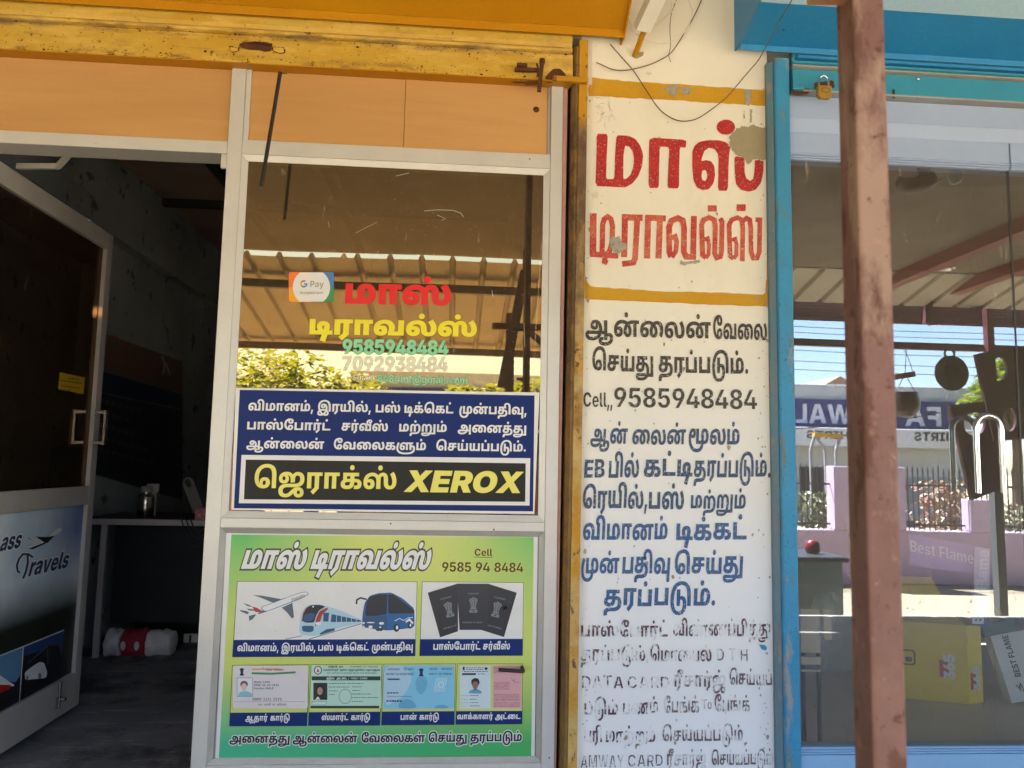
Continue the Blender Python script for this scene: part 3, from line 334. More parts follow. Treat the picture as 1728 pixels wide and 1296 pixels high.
[[3014],509,[[423,-6,-92,0,-140,28,-96,51,-48,73,1,45,0,54,74,86,136,62,182,33,109,0,78,0,140,-19,55,-19,44,-17,58,-46,26,-65,1,-46,1,-214,-177,0,1,182,0,35,-10,57,-28,45,-27,14,-28,15,-80,14,-55,0,-62,0,-116,-21,-90,-42,-52,-66,1,-45,0,-32,18,-47,30,-32,42,-19,23,-5,43,3,14,-1,36,-2,17,0,46,0,36,25,1,17,0,14,-26,24,-33,0,-30,0,-36,-20,1,-19,0,-19,28,-29,15,-7,-141,4,-12,9,-20,32,1,18,0,26,44,41,92,23,73,0,76,0,98,-27,46,-44,1,-25,0,-33,-66,-45,-118,-24]]],
[[3015],407,[[497,-6,-102,0,-164,28,-122,55,-64,80,1,52,0,51,68,80,122,56,172,30,103,0,88,0,128,-23,70,-45,1,-35,0,-25,-48,-42,-98,-26,-75,0,-74,0,-96,24,-48,41,1,25,0,19,24,30,17,12,157,0,-18,-6,-30,-31,1,-18,0,-21,40,-16,25,0,32,0,28,21,1,15,0,9,-18,19,-42,13,-39,0,-6,0,-42,-1,-23,-2,-44,-1,-84,-21,-70,-40,-42,-56,1,-37,0,-39,44,-57,72,-37,88,-19,45,-1,16,-1,26,-1,9,0,40,0,44,14,18,20,1,9,0,15,-30,22,-31,0,-28,0,-36,-19,1,-18,0,-19,30,-32,17,-7,-153,3,-16,14,-22,26,1,23,0,23,46,41,94,24,75,0,80,0,100,-27,46,-43,1,-24,0,-31,-62,-47,-126,-26]]],
[[3016],666,[[283,-6,-76,0,-108,29,-58,57,1,41,0,52,106,75,198,42,135,0,64,0,110,-9,96,-18,47,-15,25,-9,82,-27,86,-70,1,-46,0,-34,-48,-45,-94,-23,-67,0,-72,0,-98,26,-52,48,1,34,0,24,28,46,52,41,37,17,27,14,56,24,134,22,77,0,116,0,144,-41,68,-67,1,-41,0,-30,-26,-55,-40,-46,-21,-16,-147,38,22,19,34,47,1,36,0,29,-42,42,-72,22,-47,0,-48,0,-60,-14,-31,-14,-26,-10,-42,-31,-24,-38,1,-22,0,-23,30,-21,25,0,22,0,22,11,10,21,1,12,0,29,-62,53,-59,18,-44,16,-106,13,-69,0,-82,0,-118,-24,-68,-41,-9,-25,-2,-4,-2,-7,1,-11,0,-20,16,-27,36,-14,29,0,20,0,26,7,14,15,1,10,0,17,-36,16,-29,0,-38,0,-60,-22,-27,-15,-27,49,42,19,100,26,65,0,82,0,102,-45,1,-43,0,-29,-48,-42,-102,-23]]],
]
GL['L8'] = [
[[32],134,[]],
[[38],342,[[283,-6,-76,0,-112,28,-58,46,1,28,0,22,32,32,58,27,41,13,153,49,16,5,22,12,10,12,1,7,0,10,-30,16,-29,0,-20,0,-28,-7,-16,-14,1,-9,0,-11,24,-23,42,-25,29,-16,349,-196,-173,0,-291,158,-26,15,-54,34,-38,41,1,24,0,27,52,44,92,26,63,0,58,0,86,-25,48,-40,1,-24,0,-17,-24,-30,-42,-27,-31,-11,-147,-53,-24,-9,-28,-18,1,-14,0,-12,22,-18,42,-9,29,0,38,0,74,17,60,33,38,44,1,27,139,0,0,-33,-28,-56,-54,-43,-39,-14,-45,-13,-42,-15,-100,-15]]],
[[44],134,[[19,-100,43,157,167,0,-95,-157]]],
[[45],323,[[491,180,1,-66,-335,0,1,66]]],
[[46],134,[[135,-5,-38,0,-54,26,1,19,0,20,54,26,39,0,40,0,54,-26,1,-20,0,-19,-54,-26]]],
[[47],200,[[391,381,-233,-436,-145,0,235,436]]],
[[48],323,[[323,-5,-96,0,-128,44,-62,84,1,59,0,59,64,83,126,45,97,0,96,0,128,-45,64,-83,1,-59,0,-59,-64,-84,-126,-44],[323,66,40,0,52,24,26,52,1,40,0,40,-26,52,-52,24,-39,0,-40,0,-50,-24,-26,-52,1,-40,0,-40,26,-52,50,-24]]],
[[49],323,[[79,0,1,69,509,0,1,-69],[441,364,1,-364,-171,0,1,289,-5,0,-161,-57,1,76,163,56]]],
[[50],323,[[61,0,1,62,265,117,30,13,44,23,22,24,1,13,0,16,-28,21,-46,12,-29,0,-30,0,-46,-12,-26,-24,1,-16,-163,0,0,37,66,53,122,30,79,0,82,0,122,-28,66,-49,1,-33,0,-21,-32,-40,-86,-50,-77,-34,-89,-42,1,-2,297,0,1,-70]]],
[[51],323,[[319,-5,-84,0,-128,28,-72,50,-1,33,175,0,2,-12,30,-19,50,-10,31,0,32,0,48,12,28,22,1,16,0,14,-30,23,-54,13,-37,0,-87,0,1,55,157,72,1,2,-301,0,1,70,507,0,1,-63,-245,-109,1,19,82,6,124,-25,70,-50,1,-34,0,-34,-76,-51,-130,-28]]],
[[52],323,[[21,61,1,67,269,236,165,0,-259,-232,1,-3,433,0,1,-68],[373,0,1,81,7,30,1,116,157,0,1,-227]]],
[[53],323,[[319,-5,-80,0,-122,29,-72,50,-1,32,169,0,2,-13,28,-20,48,-11,31,0,32,0,52,14,28,27,1,17,0,18,-28,27,-52,15,-33,0,-32,0,-56,-14,-15,-12,-151,14,33,196,465,0,1,-70,-321,0,-17,-86,5,0,20,14,80,20,51,0,50,0,82,-18,62,-32,34,-43,1,-26,0,-37,-70,-58,-126,-33]]],
[[54],323,[[327,-5,-74,0,-126,29,-78,55,1,40,0,30,48,57,43,32,171,126,173,0,-221,-163,-53,0,10,8,48,16,66,10,41,0,68,0,102,-27,58,-51,1,-35,0,-38,-70,-57,-122,-32],[325,61,32,0,50,15,30,27,1,16,0,17,-30,26,-50,15,-31,0,-32,0,-50,-15,-28,-26,1,-17,0,-16,28,-27,50,-15]]],
[[55],323,[[111,0,297,292,1,2,-343,0,1,70,523,0,1,-71,-295,-293]]],
[[56],323,[[323,-5,-84,0,-132,27,-76,47,1,29,0,23,44,38,74,25,47,3,1,3,-60,6,-76,45,1,29,0,29,68,44,120,26,77,0,76,0,122,-26,68,-44,1,-29,0,-30,-78,-44,-57,-6,1,-3,46,-3,72,-25,44,-38,1,-23,0,-29,-74,-47,-134,-27],[323,56,34,0,50,13,28,22,1,14,0,15,-30,22,-50,13,-31,0,-32,0,-50,-13,-28,-22,1,-15,0,-14,28,-22,50,-13],[323,216,28,0,44,11,26,21,1,13,0,13,-26,20,-44,11,-27,0,-28,0,-44,-11,-24,-20,1,-13,0,-13,24,-20,44,-12]]],
[[57],323,[[321,369,74,0,126,-29,76,-55,1,-40,0,-30,-46,-57,-43,-32,-169,-126,-169,0,223,163,55,0,-10,-8,-48,-16,-66,-10,-41,0,-66,0,-102,27,-60,51,1,35,0,38,72,57,122,32],[323,302,-34,0,-50,-15,-28,-26,1,-16,0,-17,28,-26,50,-15,35,0,32,0,50,15,28,26,1,16,0,17,-28,26,-50,15]]],
[[58],134,[[135,-5,-38,0,-54,26,1,19,0,20,54,26,39,0,40,0,54,-26,1,-20,0,-19,-54,-26],[135,169,-38,0,-54,26,1,20,0,19,54,26,39,0,40,0,54,-26,1,-19,0,-20,-54,-26]]],
[[64],518,[[523,-108,-114,0,-178,31,-124,60,-66,87,1,55,0,53,62,88,122,64,180,35,119,0,108,0,174,-31,126,-57,66,-79,1,-48,0,-33,-28,-52,-54,-38,-80,-21,-53,0,-34,0,-56,9,-34,18,-5,14,-3,0,-14,-19,-80,-23,-57,0,-68,0,-96,30,-52,55,1,37,0,38,54,56,98,31,65,0,50,0,70,-17,17,-15,5,0,1,27,113,0,1,-166,0,-11,16,-10,19,0,30,0,34,17,16,37,1,29,0,38,-40,58,-82,41,-122,21,-81,0,-88,0,-132,-24,-88,-44,-46,-65,1,-40,0,-42,46,-64,90,-43,134,-22,87,0,42,0,72,5,62,9,23,5,47,-58,-26,-6,-78,-12,-98,-8],[513,63,36,0,50,15,26,29,1,21,0,21,-26,27,-50,13,-35,0,-36,0,-50,-14,-26,-28,1,-19,0,-19,24,-30,50,-16]]],
[[65],385,[[25,0,243,364,231,0,251,-364,-191,0,-101,159,-24,40,-46,89,-21,48,39,0,-22,-48,-42,-90,-21,-39,-97,-159],[189,77,1,66,395,0,1,-66]]],
[[66],332,[[57,0,1,364,303,0,82,0,110,-24,54,-41,1,-27,0,-21,-34,-33,-60,-21,-39,-4,1,-4,44,-1,74,-21,46,-39,1,-26,0,-30,-60,-46,-112,-26,-79,0],[229,70,113,0,58,0,56,22,1,19,0,15,-26,20,-50,12,-33,0,-115,0],[229,214,101,0,30,0,46,10,26,18,1,13,0,18,-54,22,-43,0,-103,0]]],
[[67],372,[[385,-5,-98,0,-156,44,-90,83,1,60,0,60,92,83,156,44,97,0,66,0,110,-18,84,-34,54,-50,9,-32,-173,0,-6,14,-22,21,-38,15,-48,8,-29,0,-52,0,-78,-26,-42,-50,1,-35,0,-37,42,-49,78,-25,53,0,30,0,48,8,38,15,24,21,5,13,175,0,-4,-24,-46,-47,-82,-39,-116,-23]]],
[[68],361,[[325,0,-193,0,1,74,187,0,64,0,86,21,44,48,1,39,0,39,-44,48,-88,21,-63,0,-185,0,1,74,197,0,112,0,160,-44,86,-81,1,-57,0,-57,-86,-81,-160,-44],[229,364,1,-364,-171,0,1,364]]],
[[69],305,[[57,0,1,364,507,0,1,-71,-333,0,1,-75,309,0,1,-69,-307,0,1,-79,335,0,1,-70]]],
[[70],293,[[57,0,1,364,497,0,1,-71,-323,0,1,-92,293,0,1,-69,-291,0,1,-132]]],
[[71],376,[[391,-5,-104,0,-158,45,-88,84,1,57,0,60,94,84,156,44,99,0,62,0,108,-18,84,-34,52,-45,9,-27,-173,0,-6,11,-24,18,-36,13,-44,6,-27,0,-52,0,-80,-26,-42,-49,1,-36,0,-35,42,-50,78,-26,55,0,50,0,68,16,36,30,1,20,33,-2,-177,0,1,63,313,0,1,-48,0,-48,-82,-70,-146,-37]]],
[[72],374,[[57,0,1,364,173,0,1,-143,293,0,1,143,173,0,1,-364,-171,0,1,151,-291,0,1,-151]]],
[[73],246,[[33,0,1,70,129,0,1,223,-127,0,1,71,427,0,1,-71,-125,0,1,-223,127,0,1,-70]]],
[[76],283,[[57,0,1,364,173,0,1,-294,307,0,1,-70]]],
[[77],472,[[57,0,1,364,271,0,93,-142,8,-13,20,-42,20,-49,18,-46,5,-16,-31,0,6,16,16,45,20,49,20,43,9,13,93,142,269,0,1,-364,-171,0,1,157,0,12,2,38,2,45,2,46,1,20,11,0,-8,-22,-24,-46,-22,-44,-22,-37,-5,-12,-103,-157,-143,0,-103,157,-8,12,-22,36,-24,44,-22,47,-9,22,13,0,0,-20,2,-45,4,-45,2,-39,1,-12,1,-157]]],
[[78],383,[[57,0,1,364,191,0,205,-165,18,-16,38,-35,38,-42,19,-28,-15,0,-2,20,-8,49,-4,46,1,16,1,155,177,0,1,-364,-187,0,-185,151,-26,20,-40,38,-40,43,-27,29,21,0,4,-26,6,-49,4,-42,1,-13,1,-151]]],
[[79],386,[[387,-5,-98,0,-156,44,-92,83,1,60,0,60,92,83,156,44,99,0,98,0,156,-44,92,-83,1,-60,0,-60,-92,-84,-156,-43],[387,71,54,0,76,25,40,50,1,36,0,36,-40,49,-76,26,-53,0,-52,0,-76,-26,-42,-49,1,-36,0,-36,42,-50,76,-25]]],
[[80],326,[[57,0,1,364,299,0,82,0,120,-32,64,-57,1,-37,0,-37,-66,-56,-120,-31,-83,0,-185,0,1,68,155,0,40,0,56,14,28,25,1,17,0,17,-28,25,-56,14,-39,0,-89,0,1,-294]]],
[[82],331,[[57,0,1,364,299,0,82,0,120,-30,64,-54,1,-37,0,-38,-66,-52,-120,-28,-83,0,-189,0,1,68,159,0,40,0,56,11,28,22,1,17,0,17,-28,23,-56,11,-39,0,-89,0,1,-294],[457,0,-177,166,187,0,183,-166]]],
[[83],330,[[339,-5,-92,0,-134,28,-76,55,1,42,165,0,2,-17,36,-24,58,-12,41,0,36,0,50,10,28,17,1,12,0,10,-24,15,-54,11,-39,5,-75,8,-94,11,-108,49,1,41,0,34,74,50,126,29,85,0,84,0,124,-29,68,-51,3,-34,-165,0,-4,20,-58,22,-51,0,-34,0,-46,-9,-24,-16,1,-10,0,-11,28,-16,48,-10,33,-4,63,-7,54,-6,82,-19,58,-27,30,-35,1,-22,0,-34,-70,-50,-128,-26]]],
[[84],338,[[33,293,1,71,613,0,1,-71,-219,0,1,-293,-171,0,1,293]]],
[[85],364,[[365,-5,-92,0,-138,33,-78,61,1,40,1,235,173,0,1,-228,0,-19,36,-30,60,-16,41,0,40,0,60,16,34,30,1,19,1,228,173,0,1,-235,0,-40,-76,-61,-138,-33]]],
[[86],385,[[273,0,-247,364,193,0,103,-159,24,-40,44,-87,23,-48,-37,0,22,49,42,86,25,40,99,159,191,0,-241,-364]]],
[[87],529,[[219,0,-193,364,191,0,73,-161,10,-25,18,-56,16,-57,9,-26,-31,0,10,26,18,57,20,56,11,25,79,161,177,0,77,-161,12,-25,18,-56,20,-57,9,-26,-31,0,8,26,16,57,18,56,11,25,73,161,193,0,-193,-364,-195,0,-85,168,-16,34,-22,81,-13,39,45,0,-18,-39,-18,-79,-17,-36,-85,-168]]],
[[88],381,[[25,0,307,218,1,-66,-279,212,201,0,71,-55,22,-17,28,-30,22,-26,15,-13,-47,0,14,13,24,26,30,30,23,17,71,55,195,0,-273,-207,1,62,301,-219,-205,0,-89,70,-20,15,-24,22,-18,18,-11,10,25,0,-12,-10,-18,-18,-24,-22,-19,-15,-93,-70]]],
[[89],376,[[295,0,1,132,-269,232,203,0,115,-112,16,-16,26,-33,15,-21,-29,0,12,22,24,32,17,16,111,112,203,0,-265,-232,1,-132]]],
[[97],294,[[209,-5,-52,0,-80,18,-46,36,1,27,0,22,32,32,56,19,72,10,43,2,46,2,58,5,26,9,1,8,1,1,0,10,-18,13,-32,7,-23,0,-24,0,-36,-7,-24,-13,-3,-8,-155,10,12,23,62,35,102,20,71,0,50,0,88,-12,66,-23,38,-34,1,-22,1,-185,-159,0,1,38,-3,0,-16,-14,-44,-19,-60,-10],[261,52,30,0,46,11,28,21,1,13,1,26,-8,-2,-22,-3,-26,-3,-26,-2,-11,-1,-26,-2,-36,-8,-18,-13,1,-9,0,-9,18,-13,32,-6]]],
[[98],319,[[385,-4,-42,0,-60,14,-40,22,-11,12,-5,0,1,-44,-167,0,1,364,171,0,1,-138,5,0,10,12,40,24,62,14,45,0,56,0,100,-30,60,-62,1,-48,0,-46,-58,-62,-100,-32],[327,63,32,0,46,18,24,33,1,22,0,22,-24,33,-46,19,-31,0,-32,0,-48,-18,-24,-33,1,-23,0,-22,26,-33,46,-18]]],
[[99],298,[[311,-5,-86,0,-122,35,-66,64,1,42,0,42,66,63,122,35,87,0,52,0,86,-13,66,-25,40,-36,7,-23,-155,-13,-4,11,-16,17,-24,11,-30,6,-17,0,-34,0,-46,-18,-24,-33,1,-24,0,-23,24,-35,46,-18,35,0,18,0,32,6,22,12,16,18,5,11,159,-13,-6,-23,-42,-37,-64,-25,-88,-14]]],
[[100],319,[[255,-4,-60,0,-100,32,-58,62,1,46,0,48,60,62,100,30,57,0,44,0,62,-14,40,-24,11,-12,3,0,1,138,173,0,1,-364,-167,0,1,44,-5,0,-12,-12,-40,-22,-60,-14],[313,63,32,0,46,18,24,33,1,22,0,23,-24,33,-46,18,-31,0,-32,0,-46,-19,-24,-33,1,-22,0,-22,24,-33,46,-18]]],
[[101],300,[[311,-5,-86,0,-122,34,-66,63,1,43,0,43,66,63,120,35,83,0,58,0,96,-18,70,-35,40,-52,1,-34,1,-21,-471,0,1,49,391,0,-79,-11,0,19,-22,27,-44,15,-33,0,-34,0,-46,-15,-24,-27,1,-18,1,-35,0,-21,28,-28,50,-14,35,0,22,0,38,6,26,13,9,9,153,-13,-14,-23,-68,-35,-102,-19]]],
[[103],320,[[309,-108,-72,0,-106,18,-66,32,-9,22,149,15,6,-8,26,-12,42,-8,31,0,52,0,56,24,1,24,1,49,-11,0,-10,-13,-38,-20,-60,-11,-39,0,-60,0,-100,28,-58,59,1,46,0,47,60,62,100,30,59,0,42,0,62,-14,42,-24,11,-12,5,0,1,47,169,0,1,-267,0,-37,-68,-51,-124,-26],[313,66,32,0,46,17,26,32,1,22,0,22,-26,33,-44,18,-33,0,-32,0,-46,-18,-24,-33,1,-22,0,-22,24,-32,46,-17]]],
[[104],318,[[227,156,1,-156,-169,0,1,364,167,0,1,-160,-9,0,20,33,86,39,73,0,58,0,84,-25,48,-46,1,-31,1,-174,-171,0,1,157,0,23,-46,26,-41,0,-28,0,-42,-12,-24,-22]]],
[[105],142,[[57,0,1,273,171,0,1,-273],[143,305,-38,0,-50,24,1,17,0,17,50,24,39,0,36,0,52,-24,1,-17,0,-17,-52,-24]]],
[[108],161,[[235,-2,-92,0,-86,38,1,39,1,289,171,0,1,-279,0,-11,20,-10,21,0,10,0,12,0,5,1,27,-60,-12,-2,-42,-5]]],
[[109],464,[[57,0,1,273,159,0,9,-71,-11,0,14,27,50,33,66,15,39,0,58,0,72,-38,21,-43,-19,0,14,29,56,35,76,17,43,0,52,0,78,-23,44,-41,1,-29,1,-184,-169,0,1,165,0,20,-42,22,-33,0,-24,0,-36,-11,-18,-19,1,-13,1,-164,-163,0,1,166,0,19,-42,22,-33,0,-24,0,-36,-11,-20,-19,1,-15,1,-162]]],
[[110],318,[[227,156,1,-156,-169,0,1,273,161,0,5,-69,-7,0,20,33,86,39,73,0,58,0,84,-25,46,-46,1,-31,1,-174,-169,0,1,157,0,23,-46,26,-41,0,-28,0,-42,-12,-24,-22]]],
[[111],309,[[311,-5,-86,0,-122,35,-66,64,1,42,0,42,66,63,122,35,87,0,86,0,122,-35,66,-63,1,-42,0,-42,-66,-64,-122,-35],[311,60,32,0,46,19,22,34,1,23,0,23,-22,34,-46,18,-31,0,-34,0,-44,-18,-24,-34,1,-23,0,-23,24,-34,44,-19]]],
[[112],319,[[57,-102,1,375,169,0,1,-47,7,0,10,12,40,24,62,14,45,0,56,0,100,-30,60,-62,1,-48,0,-46,-58,-62,-100,-32,-59,0,-42,0,-60,14,-40,22,-11,12,-3,0,1,-146],[327,63,32,0,46,18,24,33,1,22,0,22,-24,33,-46,19,-31,0,-32,0,-48,-18,-24,-33,1,-23,0,-22,26,-33,46,-18]]],
[[114],210,[[57,0,1,273,167,0,1,-50,7,0,14,27,68,26,45,0,12,0,26,-1,13,-2,1,-74,-12,2,-40,3,-15,0,-32,0,-50,-14,-28,-25,1,-16,1,-149]]],
[[115],287,[[287,-5,-70,0,-108,20,-66,37,-9,26,159,12,10,-17,50,-18,43,0,36,0,40,12,1,11,0,9,-32,11,-33,4,-95,9,-80,8,-80,39,1,32,0,27,58,39,108,20,75,0,68,0,102,-18,62,-34,9,-23,-149,-12,-8,13,-44,16,-35,0,-30,0,-42,-13,1,-10,0,-8,26,-13,35,-3,107,-10,80,-8,80,-36,1,-30,0,-28,-66,-41,-116,-23]]],
[[116],191,[[351,273,1,-63,-339,0,1,63],[83,338,171,0,1,-254,0,-11,20,-11,25,0,8,0,32,2,9,1,23,-62,-30,-4,-54,-3,-23,0,-86,0,-90,41,1,39]]],
[[117],318,[[247,-3,-58,0,-84,25,-48,46,1,31,1,174,171,0,1,-157,0,-23,48,-26,43,0,28,0,42,12,22,22,1,16,1,156,173,0,1,-273,-161,0,-1,69,9,0,-22,-33,-84,-39]]],
[[118],308,[[209,0,-197,273,181,0,83,-134,16,-27,24,-56,15,-31,-31,0,12,31,24,56,17,27,81,134,179,0,-197,-273]]],
[[121],309,[[55,-96,39,62,23,-2,32,-4,46,3,24,14,-1,11,1,11,-203,274,181,0,83,-134,16,-27,20,-55,13,-32,-33,0,12,32,28,55,17,27,89,134,179,0,-229,-302,-16,-22,-54,-34,-84,-19,-61,0,-30,0,-58,5]]],
]
GL['DV'] = [
[[2309],382,[[471,109,0,-35,-90,-34,-67,0,-86,0,-134,64,-63,74,73,13,44,-53,100,-62,61,0,40,0,48,18,1,20,0,18,-42,29,-31,13,-26,-3,-31,-1,-3,36,68,0,56,22,1,19,0,18,-48,16,-29,0,-38,0,-60,-10,-31,-9,-25,35,26,7,76,12,51,0,78,0,84,-39,1,-29,0,-40,-67,-20,12,-6,9,-4,38,-3,37,0,32,0,50,3,27,4,1,94,-73,0,1,35,261,0,1,-35,-103,0,1,-276,-81,0,1,145,-24,-3,-46,-2,-25,0,-18,0,-23,1,14,-15]]],
[[2310],512,[[471,109,0,-35,-90,-34,-67,0,-86,0,-134,64,-63,74,73,13,44,-53,100,-62,61,0,40,0,48,18,1,20,0,18,-42,29,-31,13,-26,-3,-31,-1,-3,36,68,0,56,22,1,19,0,18,-48,16,-29,0,-38,0,-60,-10,-31,-9,-25,35,26,7,76,12,51,0,78,0,84,-39,1,-29,0,-40,-67,-20,12,-6,9,-4,38,-3,37,0,32,0,50,3,27,4,1,94,-73,0,1,35,519,0,1,-35,-103,0,1,-276,-81,0,1,276,-175,0,1,-276,-81,0,1,145,-24,-3,-46,-2,-25,0,-18,0,-23,1,14,-15]]],
[[2325],381,[[777,276,-323,0,1,-102,48,26,69,0,66,0,82,-42,1,-38,0,-24,-30,-52,-33,-24,-71,20,24,16,32,42,1,20,0,24,-40,23,-33,0,-54,0,-55,-36,1,-129,-79,0,1,87,-24,-10,-72,-18,-49,0,-46,0,-84,19,-50,38,1,29,0,40,110,47,89,0,24,0,56,-4,17,-1,-7,-37,-16,2,-48,4,-19,0,-56,0,-64,-26,1,-24,0,-26,60,-26,41,0,44,0,68,21,33,15,1,146,-371,0,1,35,777,0]]],
[[2327],282,[[209,276,1,-159,0,-13,-24,-15,-23,0,-26,0,-54,21,-40,30,1,14,0,12,28,14,35,0,27,0,1,96,-127,0,1,35,579,0,1,-35,-103,0,1,-276,-81,0,1,276]]],
[[2340],285,[[481,276,1,-276,-79,0,1,164,-107,0,-62,0,-62,-6,-17,-8,-24,-10,1,-22,0,-24,74,-46,73,-28,-55,-26,-44,20,-80,40,-48,43,1,24,0,17,28,28,21,10,30,12,82,12,69,0,129,0,1,76,-399,0,1,35,585,0,1,-35]]],
[[2342],260,[[413,-29,-20,17,-38,35,-11,13,-12,0,-28,-2,-13,0,-44,0,-84,10,-72,24,-42,40,1,28,0,22,30,32,27,10,34,15,96,13,59,0,7,0,1,48,-295,0,1,35,535,0,1,-35,-157,0,1,-84,-47,0,-60,0,-70,-6,-25,-8,-20,-8,-26,-23,1,-16,0,-27,78,-34,85,0,4,0,12,0,9,0,-6,10,1,8,0,18,42,14,25,0,44,0,44,-24,1,-15,0,-16,-28,-17,-21,-5,12,-12,34,-25,25,-18]]],
[[2343],308,[[631,276,-103,0,1,-276,-81,0,1,75,-30,-10,-74,-13,-55,0,-78,0,-94,40,1,34,0,13,16,25,21,10,-48,9,-58,35,1,28,0,30,82,40,65,0,52,0,72,-28,1,-22,0,-24,-39,-20,-61,19,10,5,10,12,1,5,0,7,-20,14,-25,0,-28,0,-40,-22,1,-18,0,-16,32,-19,48,-9,29,-2,28,4,37,0,12,0,26,0,7,-1,-5,-35,-6,0,-16,0,-5,0,-50,0,-56,-20,1,-19,0,-21,56,-20,45,0,52,0,76,22,25,14,1,154,-59,0,1,35,247,0]]],
[[2349],352,[[175,316,38,0,56,-10,25,-13,16,-9,24,-34,1,-32,1,-58,201,0,1,116,-129,0,1,35,315,0,1,-35,-101,0,1,-276,-81,0,1,125,-199,0,1,-19,0,-16,-28,-14,-19,0,-20,0,-42,12,-36,20,-22,22,1,9,0,9,28,12,33,0,29,0,1,53,0,23,-8,26,-11,7,-20,15,-43,0,-26,0,-28,-13,1,-11,0,-14,46,-14,59,-2,-7,-36,-74,4,-90,30,1,32,0,30,76,26]]],
[[2350],299,[[509,276,1,-276,-79,0,1,125,-219,0,1,-19,0,-16,-30,-14,-17,0,-20,0,-42,12,-36,20,-22,22,1,9,0,9,26,12,35,0,27,0,1,116,-125,0,1,35,613,0,1,-35],[429,276,-219,0,1,-116,221,0]]],
[[2351],290,[[597,311,1,-35,-103,0,1,-276,-81,0,1,90,-28,-10,-78,-14,-51,0,-88,0,-112,60,-13,50,62,7,60,23,1,22,0,14,-24,24,-11,10,-123,0,1,35],[129,150,20,-24,62,-24,51,0,48,0,76,20,27,15,1,139,-197,0,28,-26,1,-28,0,-54]]],
[[2352],204,[[397,21,-55,-27,-58,24,-104,50,-80,44,-21,16,-24,16,-12,18,1,8,0,10,30,16,35,0,24,0,38,-11,15,-11,40,10,36,30,1,20,0,12,-10,22,-5,8,-239,0,1,35,425,0,1,-35,-103,0,16,-18,1,-29,0,-27,-44,-38,-76,-27,-47,-10,44,-26,120,-55]]],
[[2357],278,[[573,276,-103,0,1,-276,-79,0,1,82,-28,-8,-74,-15,-53,0,-52,0,-84,21,-50,38,1,25,0,43,114,46,97,0,12,0,40,-2,36,-2,11,-1,-5,-37,-18,2,-48,4,-21,0,-64,0,-68,-28,1,-24,0,-26,62,-24,47,0,52,0,74,22,27,14,1,146,-387,0,1,35,573,0]]],
[[2360],338,[[589,276,1,-276,-81,0,1,133,-30,-5,-56,-2,-39,0,-42,0,-94,7,-31,5,-20,-6,-23,-6,40,-26,112,-54,61,-25,-53,-27,-56,24,-98,50,-76,44,-23,16,-20,16,-12,18,1,8,0,10,30,16,35,0,24,0,38,-11,15,-10,22,9,14,30,1,15,0,15,-8,24,-7,8,-199,0,1,35,693,0,1,-35],[369,161,40,0,64,4,35,5,1,106,-225,0,8,-9,10,-23,1,-15,0,-21,-18,-31,-17,-11,52,-5]]],
[[2366],130,[[171,276,1,-276,-81,0,1,276,-87,0,1,35,273,0,1,-35]]],
[[2367],130,[[89,276,-87,0,1,35,81,0,-12,11,-16,25,1,15,0,39,116,47,99,0,142,0,216,-76,81,-64,-83,0,-152,104,-183,0,-72,0,-78,-30,1,-25,0,-15,18,-22,13,-9,109,0,1,-35,-101,0,1,-276,-81,0]]],
[[2368],130,[[-183,308,-18,17,-18,32,1,17,0,32,84,42,77,0,60,0,80,-28,56,-61,29,-48,109,0,1,-35,-101,0,1,-276,-81,0,1,276,-87,0,1,35,89,0,-28,52,-62,49,-53,0,-40,0,-44,-24,1,-22,0,-16,20,-28,17,-14]]],
]
GL = {f: {''.join(chr(c) for c in g[0]): (g[1], g[2]) for g in v} for f, v in GL.items()}
GL['T6'] = GL['T8']; GL['L5'] = GL['L8']                 # the lighter weights are the same outlines drawn in a little
THIN = {'T6': 1, 'L5': -10}
PRE = (chr(0x0bc6), chr(0x0bc7), chr(0x0bc8)); AA = chr(0x0bbe)
TWO = {chr(0x0bca): (PRE[0], AA), chr(0x0bcb): (PRE[1], AA)}; PRE_DV = chr(0x093f)
def reorder(s):
    o = []
    for ch in s:
        if ch in TWO: o.insert(len(o)-1, TWO[ch][0]); o.append(TWO[ch][1])
        elif ch in PRE or ch == PRE_DV: o.insert(len(o)-1, ch)
        else: o.append(ch)
    return o
_cache = {}
def contours(font, key):
    out = []
    for c in GL[font][key][1]:
        pts = []; x = y = 0
        for i in range(0, len(c), 2): x += c[i] >> 1; y += c[i+1]; pts.append((x, y, c[i] & 1))
        n = len(pts); res = []
        st = next((i for i in range(n) if pts[i][2]), None)
        if st is None: continue
        pts = pts[st:]+pts[:st]; cur = pts[0]; res.append(cur[:2]); i = 1
        seq = pts + [pts[0]]
        while i < len(seq):
            p = seq[i]
            if p[2]:
                if i < len(seq)-1: res.append(p[:2])
                cur = p; i += 1
            else:
                nx = seq[i+1] if i+1 < len(seq) else pts[0]
                e = nx if nx[2] else ((p[0]+nx[0])/2, (p[1]+nx[1])/2, 1)
                for t in (.33, .67, 1.0):
                    q = ((1-t)**2*cur[0]+2*t*(1-t)*p[0]+t*t*e[0], (1-t)**2*cur[1]+2*t*(1-t)*p[1]+t*t*e[1])
                    if not (t == 1.0 and i >= len(seq)-2 and (nx[2] or i+1 >= len(seq))): res.append(q)
                cur = e; i += 2 if nx[2] else 1
        out.append(res)
    return out
def glyph(font, key, off=0):
    k = (font, key, off)
    if k not in _cache:
        c = contours(font, key)
        d_ = off + THIN.get(font, 0)
        if d_: c = offset_con(c, d_)
        _cache[k] = fill(c) if c else ([], [])
    return _cache[k]
